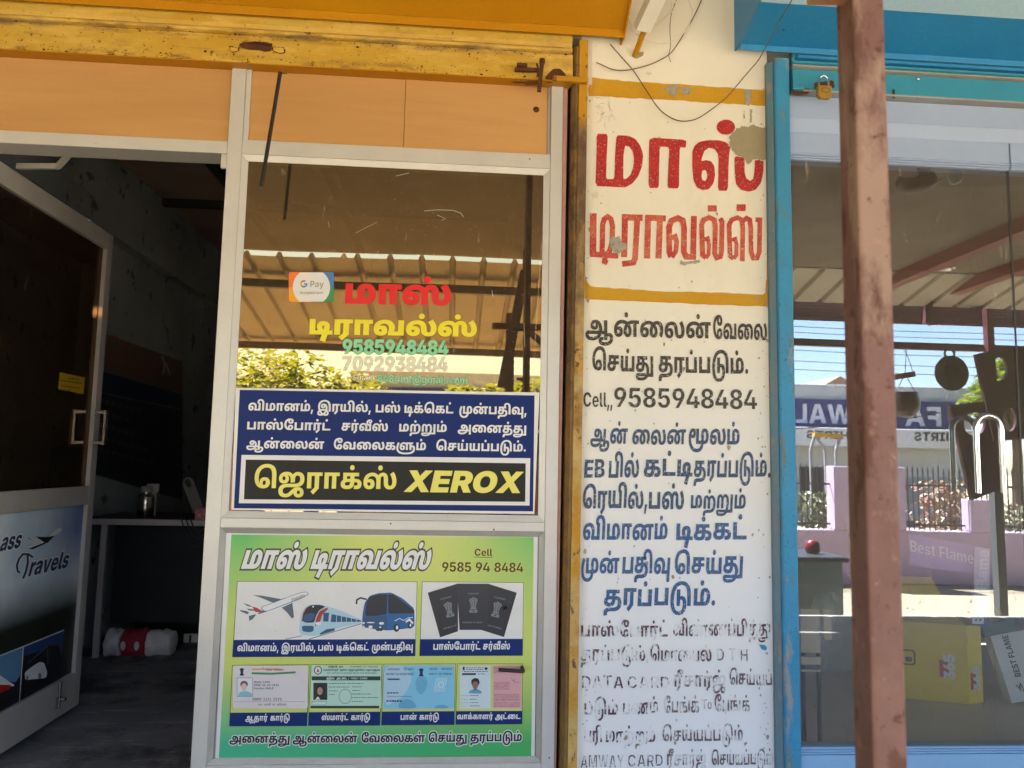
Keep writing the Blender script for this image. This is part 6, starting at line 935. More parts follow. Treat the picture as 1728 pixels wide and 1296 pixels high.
# passports
PN = rgb('passport_cover', 34, 38, 52); PG = rgb('passport_print', 120, 128, 136)
fl('passport', [[(471, 750), (765, 660), (765, 1125), (592, 1184)]], PN, 3, Kb)
fl('passport', [[(1062, 664), (1337, 750), (1212, 1181), (990, 1112)]], PN, 3.3, Kb)
fl('passport', [[(755, 661), (1066, 663), (1052, 1112), (780, 1112)]], rgb('passport_cover_front', 40, 44, 58), 3.6, Kb)
def emblem(cx, cy, s, a, lv=4.2, K=Kb, mat=None):
    ca, sa = math.cos(a), math.sin(a); R2 = lambda pts: [(cx+(x*ca-y*sa)*s, cy+(x*sa+y*ca)*s) for x, y in pts]
    ps = [R2(ell(-24, -52, 20, 20, 12)), R2(ell(24, -52, 20, 20, 12)), R2(ell(0, -62, 18, 20, 12)), R2(smooth([(-38, -50), (38, -50), (26, 10), (30, 36), (44, 60), (40, 76), (-40, 76), (-44, 60), (-30, 36), (-26, 10)]))]
    fl('emblem', ps, mat or PG, lv, K)
    if s > .5:
        ps = [R2(ribbon([(-14, -46), (-12, -10), (-16, 20)], 5)), R2(ribbon([(14, -46), (12, -10), (16, 20)], 5)), R2(ribbon([(-30, 44), (30, 44)], 5)), R2(ell(0, 60, 10, 7, 10)), R2(ell(-24, -54, 6, 6, 8)), R2(ell(24, -54, 6, 6, 8)), R2(ell(0, -62, 6, 7, 8))]
        fl('emblem', ps, PN, lv+.6, K)
emblem(678, 915, .95, -.22); emblem(915, 872, .95, 0); emblem(1140, 915, .95, .22)
def tilted(s, cx, cy, w, h, a, mat, lv, K, font='L5'):
    mb = MB(); ca, sa = math.cos(a), math.sin(a); y = YP-.0005*lv
    p0 = P(*K((cx-w/2*ca, cy-w/2*sa)), y); p1 = P(*K((cx+w/2*ca, cy+w/2*sa)), y); u = p1-p0; L = np.linalg.norm(u); u = u/L; up = np.array([-u[2], 0, u[0]])
    hz = np.linalg.norm(P(*K((cx, cy)), y)-P(*K((cx, cy-h)), y)); text_into(mb, s, font, p0, u, up, L, hz, 0, 4, 'L5'); return mb.build('lettering', mat, po)
for (s, x, y, w, a) in (('PASSPORT', 651, 808, 110, -.25), ('PASSPORT', 916, 766, 106, 0), ('PASSPORT', 1172, 812, 110, .25), ('REPUBLIC OF INDIA', 906, 1046, 190, 0), ('REPUBLIC OF', 690, 1090, 130, -.27), ('LIC OF INDIA', 1120, 1090, 135, .27)): tilted(s, x, y, w, 15, a, PG, 4.2, Kb)
# identity cards
fl('card', [[Kc(p) for p in rrect(192, 303, 918, 716, 22)]], rgb('card_white', 222, 216, 222), 3)
fl('card_stripe', [ribbon([(375, 338), (520, 334), (690, 340)], 20)], rgb('card_saffron', 224, 170, 140), 4, Kc)
fl('card_stripe', [ribbon([(372, 375), (560, 380), (800, 366)], 20)], rgb('card_green', 70, 140, 90), 4, Kc)
tw([('भारत', 510, 570, 352, 352, 18), ('सरकार', 584, 664, 352, 352, 18), ('आम', 430, 475, 690, 690, 18), ('आदमी', 490, 560, 690, 690, 18), ('का', 572, 598, 690, 690, 18), ('अधिकार', 612, 712, 690, 690, 18)], M['print_dark'], 5, Kc, font='DV')
fl('card_rule', [ribbon([(200, 652), (892, 650)], 2.5)], C4, 4, Kc)
fl('card_photo', [rect(230, 418, 384, 602)], C2, 4, Kc); fl('card_photo', [rect(234, 422, 380, 598)], C3, 4.4, Kc)
fl('portrait_shirt', [smooth([(236, 596), (250, 565), (290, 545), (330, 550), (375, 570), (380, 598)])], rgb('portrait_shirt', 130, 196, 214), 4.8, Kc)
fl('portrait_hair', [ell(299, 482, 37, 34, 20)], rgb('portrait_hair', 120, 92, 78), 4.8, Kc)
fl('portrait_face', [ell(299, 508, 27, 36, 20), rect(286, 530, 312, 556)], rgb('portrait_face', 228, 196, 186), 5.2, Kc)
emblem(277, 362, .48, 0, 4, Kc, M['print_dark'])
D_ = M['print_dark']
tw([('Name', 398, 468, 471, 471, 22), ('XXXX', 482, 550, 471, 471, 20)], D_, 4, Kc, font='L5', lat='L5')
tw([('DOB:', 394, 462, 500, 500, 20), ('XX-XX-XXXX', 474, 638, 500, 500, 20)], D_, 4, Kc, font='L5', lat='L5')
tw([('Gender:', 392, 500, 531, 531, 20), ('MALE', 510, 584, 531, 531, 20)], D_, 4, Kc, font='L5', lat='L5')
tw([('0000', 380, 466, 640, 640, 26), ('1111', 486, 562, 640, 640, 26), ('2222', 580, 664, 640, 640, 26)], D_, 4, Kc, font='L5', lat='L5')
fl('card', [[Kc(p) for p in rrect(952, 300, 1630, 716, 6)]], rgb('card_mint', 186, 222, 208), 3)
fl('card_band', [rect(956, 405, 1624, 444), rect(944, 692, 1612, 716)], rgb('card_dark_green', 22, 60, 54), 4, Kc)
tw([('குடும்ப', 1100, 1178, 434, 434, 17), ('அட்டை', 1196, 1300, 434, 434, 17), ('/', 1312, 1320, 434, 434, 18), ('FAMILY', 1338, 1410, 434, 434, 18), ('CARD', 1424, 1496, 434, 434, 18)], C3, 5, Kc, font='T6', lat='L5')
tw([('தமிழ்நாடு', 1118, 1205, 318, 318, 13), ('அரசு', 1218, 1262, 318, 318, 13), ('GOVERNMENT', 1328, 1450, 318, 318, 14), ('OF', 1460, 1484, 318, 318, 14), ('TAMILNADU', 1494, 1600, 318, 318, 14)], D_, 4, Kc, font='T6', lat='L5')
tw([('உணவுப்பொருள்', 1072, 1215, 350, 350, 13), ('வழங்கல்', 1228, 1300, 350, 350, 13), ('மற்றும்', 1310, 1372, 350, 350, 13), ('நுகர்வோர்', 1380, 1470, 350, 350, 13), ('பாதுகாப்புத்துறை', 1480, 1620, 350, 350, 13)], D_, 4, Kc, font='T6')
tw([('CIVIL', 1100, 1140, 380, 380, 13), ('SUPPLIES', 1150, 1228, 380, 380, 13), ('&', 1236, 1248, 380, 380, 13), ('CONSUMER', 1256, 1350, 380, 380, 13), ('PROTECTION', 1360, 1462, 380, 380, 13), ('DEPARTMENT', 1472, 1588, 380, 380, 13)], D_, 4, Kc, font='L5', lat='L5')
fl('card_seal', [ell(1017, 346, 38, 42, 24)], D_, 4, Kc); fl('card_seal', [ell(1017, 346, 30, 34, 24)], C3, 4.4, Kc); fl('card_seal', [[(1017, 322), (1030, 365), (1004, 365)]], C4, 4.8, Kc)
fl('card_photo', [rect(972, 468, 1108, 634)], rgb('photo_dark', 44, 52, 48), 4, Kc)
fl('portrait_hair', [ell(1040, 540, 42, 62, 24)], C8, 4.5, Kc); fl('portrait_face', [ell(1037, 548, 27, 38, 20)], rgb('portrait_tan', 186, 140, 120), 5, Kc)
fl('portrait_shirt', [smooth([(985, 632), (1000, 600), (1025, 610), (1060, 600), (1100, 615), (1106, 632)])], PN, 4.9, Kc); fl('portrait_collar', [[(990, 632), (1015, 600), (1040, 628)]], C3, 5.2, Kc)
fl('card_rule', [[(960, 648), (1100, 648), (1097, 685), (957, 685)]], C9, 4, Kc); fl('card_rule', [[(963, 651), (1097, 651), (1094, 682), (960, 682)]], rgb('card_mint2', 200, 228, 216), 4.4, Kc)
def scribble(x0, x1, y, K, mat, lv=4.2, h=6):
    out = []; x = x0
    while x < x1: w = random.uniform(8, 26); out.append(rect(x, y-h/2+random.uniform(-1, 1), min(x+w, x1), y+h/2)); x += w+random.uniform(3, 8)
    fl('fine_print', out, mat, lv, K)
for (a, b, y) in ((1122, 1290, 474), (1300, 1465, 474), (1122, 1325, 509), (1350, 1440, 507), (1122, 1212, 546), (1352, 1428, 543), (1122, 1178, 581), (1345, 1535, 577), (1345, 1600, 612), (1345, 1450, 649), (1000, 1060, 667)): scribble(a, b, y, Kc, D_)
fl('card_ring', [ell(1282, 600, 62, 72, 30), ell(1282, 600, 57, 67, 30)], PG, 4, Kc, rule='eo')
fl('card', [[Kd(p) for p in rrect(40, 298, 728, 720, 14)]], rgb('card_sky', 132, 200, 232), 3)
fl('card_tint', [smooth([(42, 300), (250, 300), (330, 420), (240, 600), (42, 716)], 2, .2)], rgb('card_pale', 176, 208, 232), 3.6, Kd)
tw([('आयकर', 78, 200, 350, 350, 24), ('विभाग', 235, 335, 350, 350, 24), ('भारत', 488, 565, 345, 345, 22), ('सरकार', 602, 708, 345, 345, 22)], C5, 4.4, Kd, font='DV')
tw([('INCOME TAX DEPARTMENT', 66, 336, 394, 394, 22), ('GOVT. OF INDIA', 484, 706, 391, 391, 20)], C5, 4.4, Kd, font='L5', lat='L5')
tw([('Permanent Account Number', 80, 318, 606, 606, 12)], C5, 4.4, Kd, font='L5', lat='L5')
emblem(408, 366, .5, 0, 4.4, Kd, C5)
fl('card_bar', [rect(80, 426, 198, 440)], C5, 4.4, Kd); scribble(76, 194, 566, Kd, C5, 4.4, 12); scribble(70, 218, 645, Kd, C5, 4.4, 15)
fl('hologram', [ribbon([(530+i*14, 555), (560+i*14, 420)], 4) for i in range(8)], C3, 4.2, Kd); fl('hologram', [ell(600, 487, 44, 50, 24)], rgb('holo_blue', 150, 210, 236), 4.6, Kd); fl('hologram', [ell(600, 487, 26, 32, 24), ell(600, 487, 20, 26, 24)], C3, 5, Kd, rule='eo')
fl('card_bust', [smooth([(350, 470), (370, 410), (420, 395), (460, 420), (470, 480), (440, 560), (400, 590), (360, 540)], 2, .2)], rgb('card_bust', 112, 178, 216), 4, Kd)
fl('card_bust', [smooth([(180, 718), (200, 650), (270, 620), (340, 650), (370, 718)], 2, .2), smooth([(520, 718), (560, 685), (640, 680), (690, 718)], 2, .2)], rgb('card_bust2', 104, 168, 210), 4, Kd)
fl('card', [rect(784, 302, 1082, 716)], rgb('card_pale_blue', 206, 222, 232), 3, Kd); fl('card', [rect(1106, 300, 1382, 716)], rgb('card_pink', 222, 168, 176), 3, Kd)
fl('card_bar', [rect(806, 374, 940, 392), rect(812, 312, 830, 345)], D_, 4, Kd)
for (a, b, y) in ((842, 1015, 322), (842, 1010, 338), (806, 1056, 358), (958, 1034, 382), (880, 970, 592), (882, 950, 628), (882, 968, 660), (882, 978, 692)): scribble(a, b, y, Kd, D_)
for y in (592, 630, 662, 694): scribble(796, 868, y, Kd, PG, 4.2, 3)
fl('card_bar', [[(1038, 312), (1056, 330), (1038, 348), (1020, 330)]], D_, 4, Kd)
fl('portrait_hair', [smooth([(894, 470), (896, 440), (930, 420), (965, 430), (976, 465), (960, 500), (905, 500)])], C8, 4.4, Kd)
fl('portrait_face', [ell(933, 488, 29, 40, 20), rect(916, 515, 950, 545)], rgb('portrait_brown', 150, 108, 92), 4.8, Kd)
fl('portrait_hair', [smooth([(898, 462), (905, 432), (935, 424), (968, 440), (968, 465), (935, 452)])], C8, 5.2, Kd)
fl('portrait_shirt', [smooth([(866, 570), (880, 545), (915, 530), (935, 550), (955, 530), (990, 548), (998, 572)])], rgb('portrait_blue_shirt', 96, 160, 200), 5, Kd)
for i, y in enumerate((314, 328, 342, 356, 370, 466, 478, 490, 504, 518, 530, 580, 594, 606, 618, 630, 642, 662, 674, 686, 698)):
    scribble(1116, 1366 if i > 10 else (1216 if i < 5 else 1270), y, Kd, rgb('card_plum', 130, 80, 92), 4.2, 4)
fl('fine_print', [ribbon([(1285, 425), (1300, 450), (1320, 430), (1310, 460), (1362, 465)], 3)], D_, 4.2, Kd)
# specks of dirt on the poster and frame
m = MB()
for _ in range(70):
    x, y = random.uniform(385, 895), random.uniform(905, 1275); p = P(x, y, YP-.0005*6.4); r = random.uniform(.0003, .0009)
    A, T = fill([ell(p[0], p[2], r, r*random.uniform(.6, 1.8), 6, random.random())]); m.add([(a[0], p[1], a[1]) for a in A], T)
tag(m.build('dirt_speck', M['wire_dark'], po), kind='stuff')
# ------------------------------------------------------------------ glass door, swung in
DX = -1.372
dr = thing('glass_door', 'aluminium framed dark glass door swung inwards with a travels picture in its lower half', 'door', (DX, .04, FZ+.025))
def DYZ(px, py, x=DX+.018): p = PX(px, py, x); return p[1], p[2]
dy0, dy1, dz0, dz1 = .035, .862, .584, 2.357
def dbox(name, y0, y1, z0, z1, x0=DX-.018, x1=DX+.018, mat='alu_door', b=.0015):
    m = MB(); m.box(x0, x1, y0, y1, z0, z1, b=b); return fixn(m.build(name, M[mat], dr))
M['alu_door'] = paint('door_aluminium', (.50, .47, .45), (.42, .40, .38), 6, spots=((60, .68, .05, (.2, .17, .13), .6),), rough=.45, metal=.1, bump=.1)
dbox('stile', dy1-.045, dy1, dz0, dz1); dbox('stile', dy0, dy0+.045, dz0, dz1)
dbox('top_rail', dy0+.0455, dy1-.0455, dz1-.065, dz1-.0005); zm = DYZ(20, 862)[1]
dbox('middle_rail', dy0+.0455, dy1-.0455, 1.316, 1.384); dbox('bottom_rail', dy0+.0455, dy1-.0455, dz0+.0005, dz0+.125)
m = MB(); m.box(DX-.003, DX+.003, dy0+.046, dy1-.046, 1.3845, dz1-.0655); m.build('glass_pane', M['glass_door'], dr)
# picture panel
n = NT('travels_picture_print'); X, Y_, Z_ = n.xyz()
sky_ = n.mix(n.rng(n.noise(3.2, 3), .35, .62), s2l((236, 242, 244)), s2l((190, 212, 228)))
sky_ = n.mix(n.math('MULTIPLY', n.rng(Y_, .50, .82), n.rng(Z_, 1.05, 1.22)), sky_, s2l((60, 100, 170)))
gl = n.mix(n.rng(n.noise(6, 5), .35, .7), s2l((16, 22, 16)), s2l((36, 40, 26)))
c = n.mix(n.rng(n.math('ADD', n.rng(Z_, .95, 1.09), n.rng(n.noise(4, 3), .3, .7, 0, .0)), 0, 1), gl, sky_); n.base(c); n.set(.35); M['door_print'] = n.mat
XF = DX+.004
m = MB(); m.box(DX-.003, XF, dy0+.046, dy1-.046, dz0+.126, 1.3155); m.build('picture_panel', M['door_print'], dr)
def dflat(name, polys, mat, lv, K=None, rule='nz'):
    x = XF+.0006*lv; cons = [[DYZ(*(K(q) if K else q), x) for q in pl] for pl in polys]
    A, T = fill(cons, rule); m = MB(); m.add([(x, a[0], a[1]) for a in A], T); return m.build(name, mat, dr)
Q = zc(0, 750, 4.32); Q2 = zc(0, 996, 4.32)
def zat(px0, py0, px1, py1): return [(px0, py0), (px1, py1)]
dflat('picture_rule', [ribbon([(0, 478), (170, 411), (468, 290)], 8), ribbon([(170, 411), (140, 836)], 7)], M['print_white'], 1, Q2)
dflat('picture_inset', [[(-60, 500), (164, 418), (134, 828), (-60, 930)]], rgb('inset_sky', 92, 140, 180), .5, Q2)
dflat('picture_inset', [[(178, 412), (466, 296), (436, 690), (150, 828)]], rgb('inset_sky_deep', 38, 66, 122), .5, Q2)
dflat('picture_inset', [[(-60, 700), (0, 690), (60, 660), (110, 672), (150, 620), (142, 760), (134, 828), (-60, 930)]], rgb('inset_dark', 24, 26, 26), .8, Q2)
dflat('picture_train', [[(-40, 640), (0, 620), (70, 668), (105, 690), (100, 700), (0, 700)]], M['print_white'], 1, Q2); dflat('picture_train', [[(-40, 700), (0, 688), (80, 690), (70, 720), (-40, 765)]], rgb('inset_red', 180, 26, 20), 1.3, Q2)
dflat('picture_hill', [[(176, 480), (300, 440), (350, 405), (430, 400), (452, 500), (436, 690), (150, 828), (165, 600)]], rgb('inset_black', 16, 18, 24), .8, Q2)
dflat('picture_coach', [smooth([(180, 600), (230, 560), (290, 522), (322, 530), (345, 600), (335, 640), (185, 655)])], M['print_white'], 1.2, Q2)
dflat('picture_coach', [ribbon([(205, 530), (345, 410), (350, 540)], 5), ell(290, 625, 12, 22), ell(200, 638, 8, 15)], rgb('inset_grey', 120, 120, 124), 1.5, Q2)
# lettering on the picture, traced strokes with a white edge
TR = [[(236, 808), (190, 792), (150, 792), (118, 840), (108, 900), (125, 945), (148, 950)], [(190, 800), (200, 860), (185, 930), (168, 975)], [(235, 905), (250, 880), (245, 960)], [(245, 905), (262, 885), (275, 880)],
      [(312, 890), (285, 900), (278, 930), (300, 935), (315, 890), (318, 935)], [(325, 885), (335, 925), (350, 880)], [(358, 905), (380, 885), (372, 865), (358, 885), (362, 920), (395, 905)], [(400, 905), (428, 880), (415, 865), (402, 880), (408, 915), (440, 895)], [(440, 890), (462, 800), (455, 770), (440, 840), (440, 905), (460, 900)], [(490, 835), (470, 830), (470, 850), (488, 862), (478, 890), (460, 885)]]
SS = [[(35, 700), (12, 700), (2, 735), (15, 770), (32, 745), (36, 700), (34, 770)], [(88, 695), (66, 692), (62, 715), (80, 735), (70, 770), (50, 765)], [(140, 685), (118, 682), (112, 705), (130, 728), (118, 762), (95, 765)]]
def dtext(s_, p0, p1, h, sh=.35):
    for off, mat, lv in ((34, M['print_white'], 1.4), (2, rgb('picture_navy', 24, 50, 100), 2.0)):
        x = XF+.0006*lv; a = PX(*Q(p0), x); b = PX(*Q(p1), x); u = (b-a); L = np.linalg.norm(u); u = u/L; hh = np.linalg.norm(PX(*Q(p0), x)-PX(*Q((p0[0], p0[1]-h)), x)); mb = MB()
        text_into(mb, s_, 'L8', a, u, (0, 0, 1), L, hh*1.75, sh, off, 'L8'); mb.build('lettering', mat, dr)
dtext('ass', (-4, 780), (142, 752), 72); dtext('ravels', (205, 962), (490, 895), 72)
TT = [[(240, 822), (205, 800), (168, 800), (138, 835), (122, 885), (130, 925), (146, 935)], [(200, 800), (204, 860), (188, 930), (168, 978)]]
for w_, mat, lv in ((28, M['print_white'], 1.45), (15, rgb('picture_navy', 24, 50, 100), 2.05)): dflat('lettering', [ribbon(p, w_) for p in TT], mat, lv, Q)
dflat('picture_plane', [smooth([(320, 710), (360, 665), (420, 610), (452, 612), (445, 635), (380, 680), (345, 712)]), [(200, 672), (250, 690), (325, 700), (300, 740), (245, 730)], [(205, 745), (290, 725), (330, 715), (240, 760)]], M['print_white'], 1.5, Q)
dflat('picture_plane', [[(262, 672), (340, 675), (400, 665), (345, 720), (320, 712)], [(196, 672), (215, 690), (300, 728), (240, 700)], [(210, 760), (330, 712), (335, 722), (240, 765)]], M['print_dark'], 2.0, Q)
# handles, sticker, tower bolt
hz0, hz1 = DYZ(120, 745)[1], DYZ(120, 690)[1]
for sx in (1, -1):
    x = DX+sx*.018; m = MB(); yb = dy1-.022-.02; xo = x+sx*.040
    m.bar((x, yb, hz0), (xo, yb, hz0), .018, .010); m.bar((x, yb, hz1), (xo, yb, hz1), .018, .010); m.bar((xo, yb, hz0-.008), (xo, yb, hz1+.008), .020, .008, ref=(1, 0, 0)); m.build('handle', M['steel'], dr)
R_ = zc(0, 450, 4.32)
dflat('sticker', [[(436, 770), (618, 808), (608, 930), (424, 892)]], rgb('sticker_yellow', 196, 160, 20), .3, R_)
for (a, b, t) in ((500, 590, 806), (442, 605, 830), (448, 600, 868), (440, 520, 900), (550, 600, 912)):
    dflat('sticker_print', [[(a+j*20, t+(a+j*20-440)*.14-5+random.uniform(-2, 2)), (a+j*20+14, t+(a+j*20-440)*.14-5), (a+j*20+14, t+(a+j*20-440)*.14+5), (a+j*20, t+(a+j*20-440)*.14+4)] for j in range(int((b-a)/20))], M['print_dark'], .8, R_)
m = MB(); yb, zb = DYZ(98, 1180, DX+.02); m.tube([(DX+.024, yb, zb-.03), (DX+.024, yb, zb+.06)], .005, 8); m.tube([(DX+.03, yb, zb), (DX+.045, yb, zb)], .007, 8); m.box(DX+.0185, DX+.024, yb-.012, yb+.012, zb-.03, zb+.01); m.build('tower_bolt', M['steel'], dr)
# ------------------------------------------------------------------ inside the travel shop
CE = 3.05
m = MB(); m.box(-1.92, -1.80, .06, 4.6, FZ, CE); wleft = struct('left_shop_wall', m, M['int_wall'])
m = MB(); m.box(-1.79, .36, 4.2, 4.3, FZ, CE); struct('back_shop_wall', m, M['int_wall'])
m = MB(); m.box(.315, .37, .31, 4.19, FZ, CE); struct('right_shop_wall', m, M['int_wall'])
m = MB(); m.box(-2.6, 5.4, .31, 4.4, CE, CE+.12); struct('shop_ceiling', m, M['int_ceil'])
m = MB(); m.box(-2.5, -1.93, .21, .4, FZ, CE); struct('front_return_wall', m, M['int_wall'])
for (x, w) in ((-1.30, .05), (-.72, .05)):
    m = MB(); m.box(x, x+w, .32, 4.15, CE-.07, CE-.001); tag(m.build('ceiling_joist', M['bead']), 'dark timber joist across the dim ceiling, %s' % ('nearer the open glass door' if x < -1 else 'nearer the tall window'), 'joist', 'ceiling joists')
for y in (1.25, 2.45):
    m = MB(); m.box(-1.24, .30, y, y+.045, CE-.045, CE-.001); m.box(-1.79, -1.31, y, y+.045, CE-.045, CE-.001); tag(m.build('ceiling_joist', M['bead']), 'thin dark batten crossing the dim ceiling, %s' % ('the one closer to the doorway' if y < 2 else 'the one deeper in the shop'), 'joist', 'ceiling joists')
m = MB(); m.box(-1.795, -1.73, .4, 4.15, 2.60, 2.72); tag(m.build('wall_ledge', M['int_wall']), 'grimy plaster ledge running along the dark left shop wall', 'ledge')
# mural on the left wall
XW = -1.7985
def wflat(parent, name, polys, mat, lv, K=None, rule='nz'):
    x = XW+.001*lv; cons = []
    for pl in polys: cons.append([(lambda p: (p[1], p[2]))(PX(*(K(q) if K else q), x)) for q in pl])
    A, T = fill(cons, rule); mm = MB(); mm.add([(x, a[0], a[1]) for a in A], T); return mm.build(name, mat, parent)
mu = thing('wall_banner', 'dim printed banner with brown travels lettering on the left wall behind the door', 'banner', (XW, 2.0, 1.6))
MBr = rgb('banner_tan', 132, 106, 84); MBl = rgb('banner_blue', 40, 52, 84); MBd = rgb('banner_rust', 168, 92, 60)
wflat(mu, 'cloth', [[(715, 470), (1330, 690), (1330, 930), (700, 745)]], MBr, 0, R_); wflat(mu, 'cloth', [[(700, 748), (1330, 932), (1330, 1040), (700, 910)]], MBl, 0, R_)
wflat(mu, 'cloth', [[(700, 915), (1330, 1045), (1330, 1700), (640, 1500)]], rgb('banner_dark', 46, 50, 58), 0, R_)
TB = [[(800, 500), (780, 540), (790, 610), (825, 655), (850, 640)], [(800, 500), (860, 520), (895, 570), (850, 700)], [(885, 640), (880, 700)], [(880, 665), (910, 655)], [(930, 670), (910, 690), (920, 720), (940, 690), (945, 730)], [(960, 680), (970, 730), (990, 690)], [(1005, 715), (1025, 700), (1010, 690), (1005, 740), (1035, 745)], [(1050, 730), (1080, 690), (1060, 760), (1080, 765)], [(1120, 730), (1095, 735), (1110, 760), (1095, 780)]]
wflat(mu, 'lettering', [ribbon(p, 12) for p in TB], MBd, 1, R_)
wflat(mu, 'lettering', [ribbon([(1180, 650), (1200, 720), (1190, 780)], 14), ribbon([(1205, 690), (1240, 790)], 14)], M['cream_edge'], 1, R_)
for k in range(5): wflat(mu, 'lettering', [rect(720+j*46, 960+k*90+j*12, 752+j*46, 990+k*90+j*12) for j in range(int(random.uniform(5, 11)))], rgb('banner_text', 96, 92, 88), 1, R_)
# counter
ct = thing('counter', 'black fronted counter with a pale edged top inside the dim shop', 'counter', (-.9, 1.8, FZ))
cy = 1.64; lx = float(P(168, 1000, cy)[0]); ztop = wz(250, 876, cy)
m = MB(); m.box(-1.78, .30, cy-.02, cy, ztop-.028, ztop, b=.002); fixn(m.build('top_edge', M['cream_edge'], ct))
m = MB(); m.box(-1.78, .30, cy+.0005, cy+.55, ztop-.03, ztop-.004); m.build('top', M['dark_laminate'], ct)
m = MB(); m.box(lx-.012, lx+.014, cy-.006, cy+.012, FZ, ztop-.029); m.build('leg', M['cream_edge'], ct)
m = MB(); m.box(lx+.0145, .30, cy+.10, cy+.13, FZ+.14, ztop-.031); m.build('front_panel', M['dark_laminate'], ct)
m = MB(); m.box(lx-.02, .28, cy+.50, cy+.53, FZ, ztop-.031); m.build('back_panel', M['dark_laminate'], ct)
# things on the counter
bp = P(245, 862, cy+.16); bt_ = thing('steel_bottle', 'small brushed steel jar with screw lid standing on the counter', 'bottle', (bp[0], cy+.16, ztop-.004)); zb = ztop-.0038
m = MB(); m.lathe([(0, 0), (.036, 0), (.040, .006), (.040, .095), (.034, .108), (.024, .114), (.024, .122)], bp[0], cy+.16, zb, 28); fixn(m.build('body', M['steel'], bt_))
m = MB(); m.lathe([(0, .1225), (.026, .1225), (.027, .126), (.027, .150), (.022, .154), (0, .154)], bp[0], cy+.16, zb, 28); fixn(m.build('lid', M['alu_dull'], bt_))
sp = P(329, 866, cy+.07); st = thing('scanner_stand', 'grey upright card holder with a round hole leaning on the counter beside a pink box', 'holder', (sp[0], cy+.07, ztop))
a = P(336, 864, cy+.07); b = P(314, 806, cy+.07); m = MB()
ux = np.array([b[0]-a[0], 0, b[2]-a[2]]); L = np.linalg.norm(ux); ux /= L; nx = np.array([ux[2], 0, -ux[0]])
oc = [(-.027, 0), (.027, 0), (.027, L-.03)] + [(.027*math.cos(t), L-.03+.03*math.sin(t)) for t in np.linspace(.2, 2.94, 8)] + [(-.027, L-.03)]
A, T = fill([oc, ell(0, L-.028, .014, .020, 16)], 'eo')
vs = [tuple(np.array([a[0], cy+.07, a[2]])+nx*p[0]+ux*p[1]) for p in A]; m.add(vs, T); m.add([(v[0], v[1]+.008, v[2]) for v in vs], [tuple(reversed(t)) for t in T])
for c in (oc, ell(0, L-.028, .014, .020, 16)):
    w = [tuple(np.array([a[0], cy+.07, a[2]])+nx*p[0]+ux*p[1]) for p in c]; k = len(w); m.add(w+[(v[0], v[1]+.008, v[2]) for v in w], [(i, (i+1) % k, k+(i+1) % k, k+i) for i in range(k)])
fixn(m.build('plate', plain('holder_grey', (.16, .15, .14), .5), st))
pb = P(337, 858, cy+.05); m = MB(); m.box(pb[0]-.015, pb[0]+.11, cy+.03, cy+.10, ztop-.0035, ztop+.055, b=.003); o = m.build('pink_box', paint('pink_patterned_card', (.60, .22, .26), (.48, .12, .16), 60, spots=((90, .55, .05, (.72, .60, .58), .9),), rough=.6)); fixn(o); tag(o, 'small pink patterned box at the right end of the counter', 'box')
m = MB()
for k, (d, x1) in enumerate(((.10, 350), (.07, 352), (.05, 350))):
    p0 = P(305+k*8, 872, cy-.03); p1 = P(x1, 900-k*8, cy-.03); m.tube([tuple(p0+(p1-p0)*t+np.array([0, -.005*k, -d*math.sin(math.pi*t)])) for t in np.linspace(0, 1, 12)], .003, 6)
tag(m.build('power_cable', M['black']), 'black cables drooping over the pale edge of the counter', 'cable')
m = MB(); wp = P(258, 826, cy+.3); m.box(wp[0]-.03, wp[0]+.03, cy+.29, cy+.31, wp[2]-.015, wp[2]+.03, b=.004); m.box(wp[0]-.02, wp[0]+.02, cy+.292, cy+.308, ztop-.004, wp[2]-.015); o = fixn(m.build('card_reader', M['plastic_white'])); tag(o, 'small white card reader on a dark stub behind the steel jar', 'device')
# rolled sack on the floor
y0 = cy+.07; s0 = P(182, 1090, y0); s1 = P(294, 1096, y0); rk = thing('rolled_sack', 'rolled white woven sack with red print lying on the dark floor under the counter', 'sack', ((s0[0]+s1[0])/2, y0, FZ))
def sack(x0, x1, yc, r, mat, name, seed=3):
    rnd = random.Random(seed); N = 30; K = 22; m = MB(); vs = []
    for i in range(N+1):
        t = i/N; e = min(1, (min(t, 1-t)/.06))**.5; rr = r*(.45+.55*e)
        for k in range(K):
            a = 2*math.pi*k/K; w = rr*(1+.06*math.sin(3*a+t*5+seed)+.05*math.sin(7*a-t*11)+.05*math.sin(13*a+t*17+seed)+rnd.uniform(-.02, .02))
            vs.append((x0+(x1-x0)*t, yc+w*math.cos(a), FZ+r*.80+max(-r*.80, w*math.sin(a)*.95)))
    m.add(vs, [(i*K+k, i*K+(k+1) % K, (i+1)*K+(k+1) % K, (i+1)*K+k) for i in range(N) for k in range(K)], 0, True)
    m.add(vs[:K], [tuple(range(K))]); m.add(vs[-K:], [tuple(range(K))]); return fixn(m.build(name, mat, rk))
xa = s0[0]; xb = s1[0]
sack(xa, xa+(xb-xa)*.24, y0, .066, M['sack'], 'sack_end'); sack(xa+(xb-xa)*.24, xa+(xb-xa)*.60, y0, .068, M['sack_red'], 'printed_band', 5); sack(xa+(xb-xa)*.60, xb, y0, .063, M['sack'], 'sack_end', 8)
for sgn in (-1, 1): m = MB(); m.add([(xa+(xb-xa)*(.42+sgn*.10)+.012*math.cos(t)*1.0, y0-.0745, FZ+.055+.022*math.sin(t)) for t in np.linspace(0, 6.28, 14)[:-1]], [tuple(range(13))]); m.build('print_mark', M['sack'], rk)
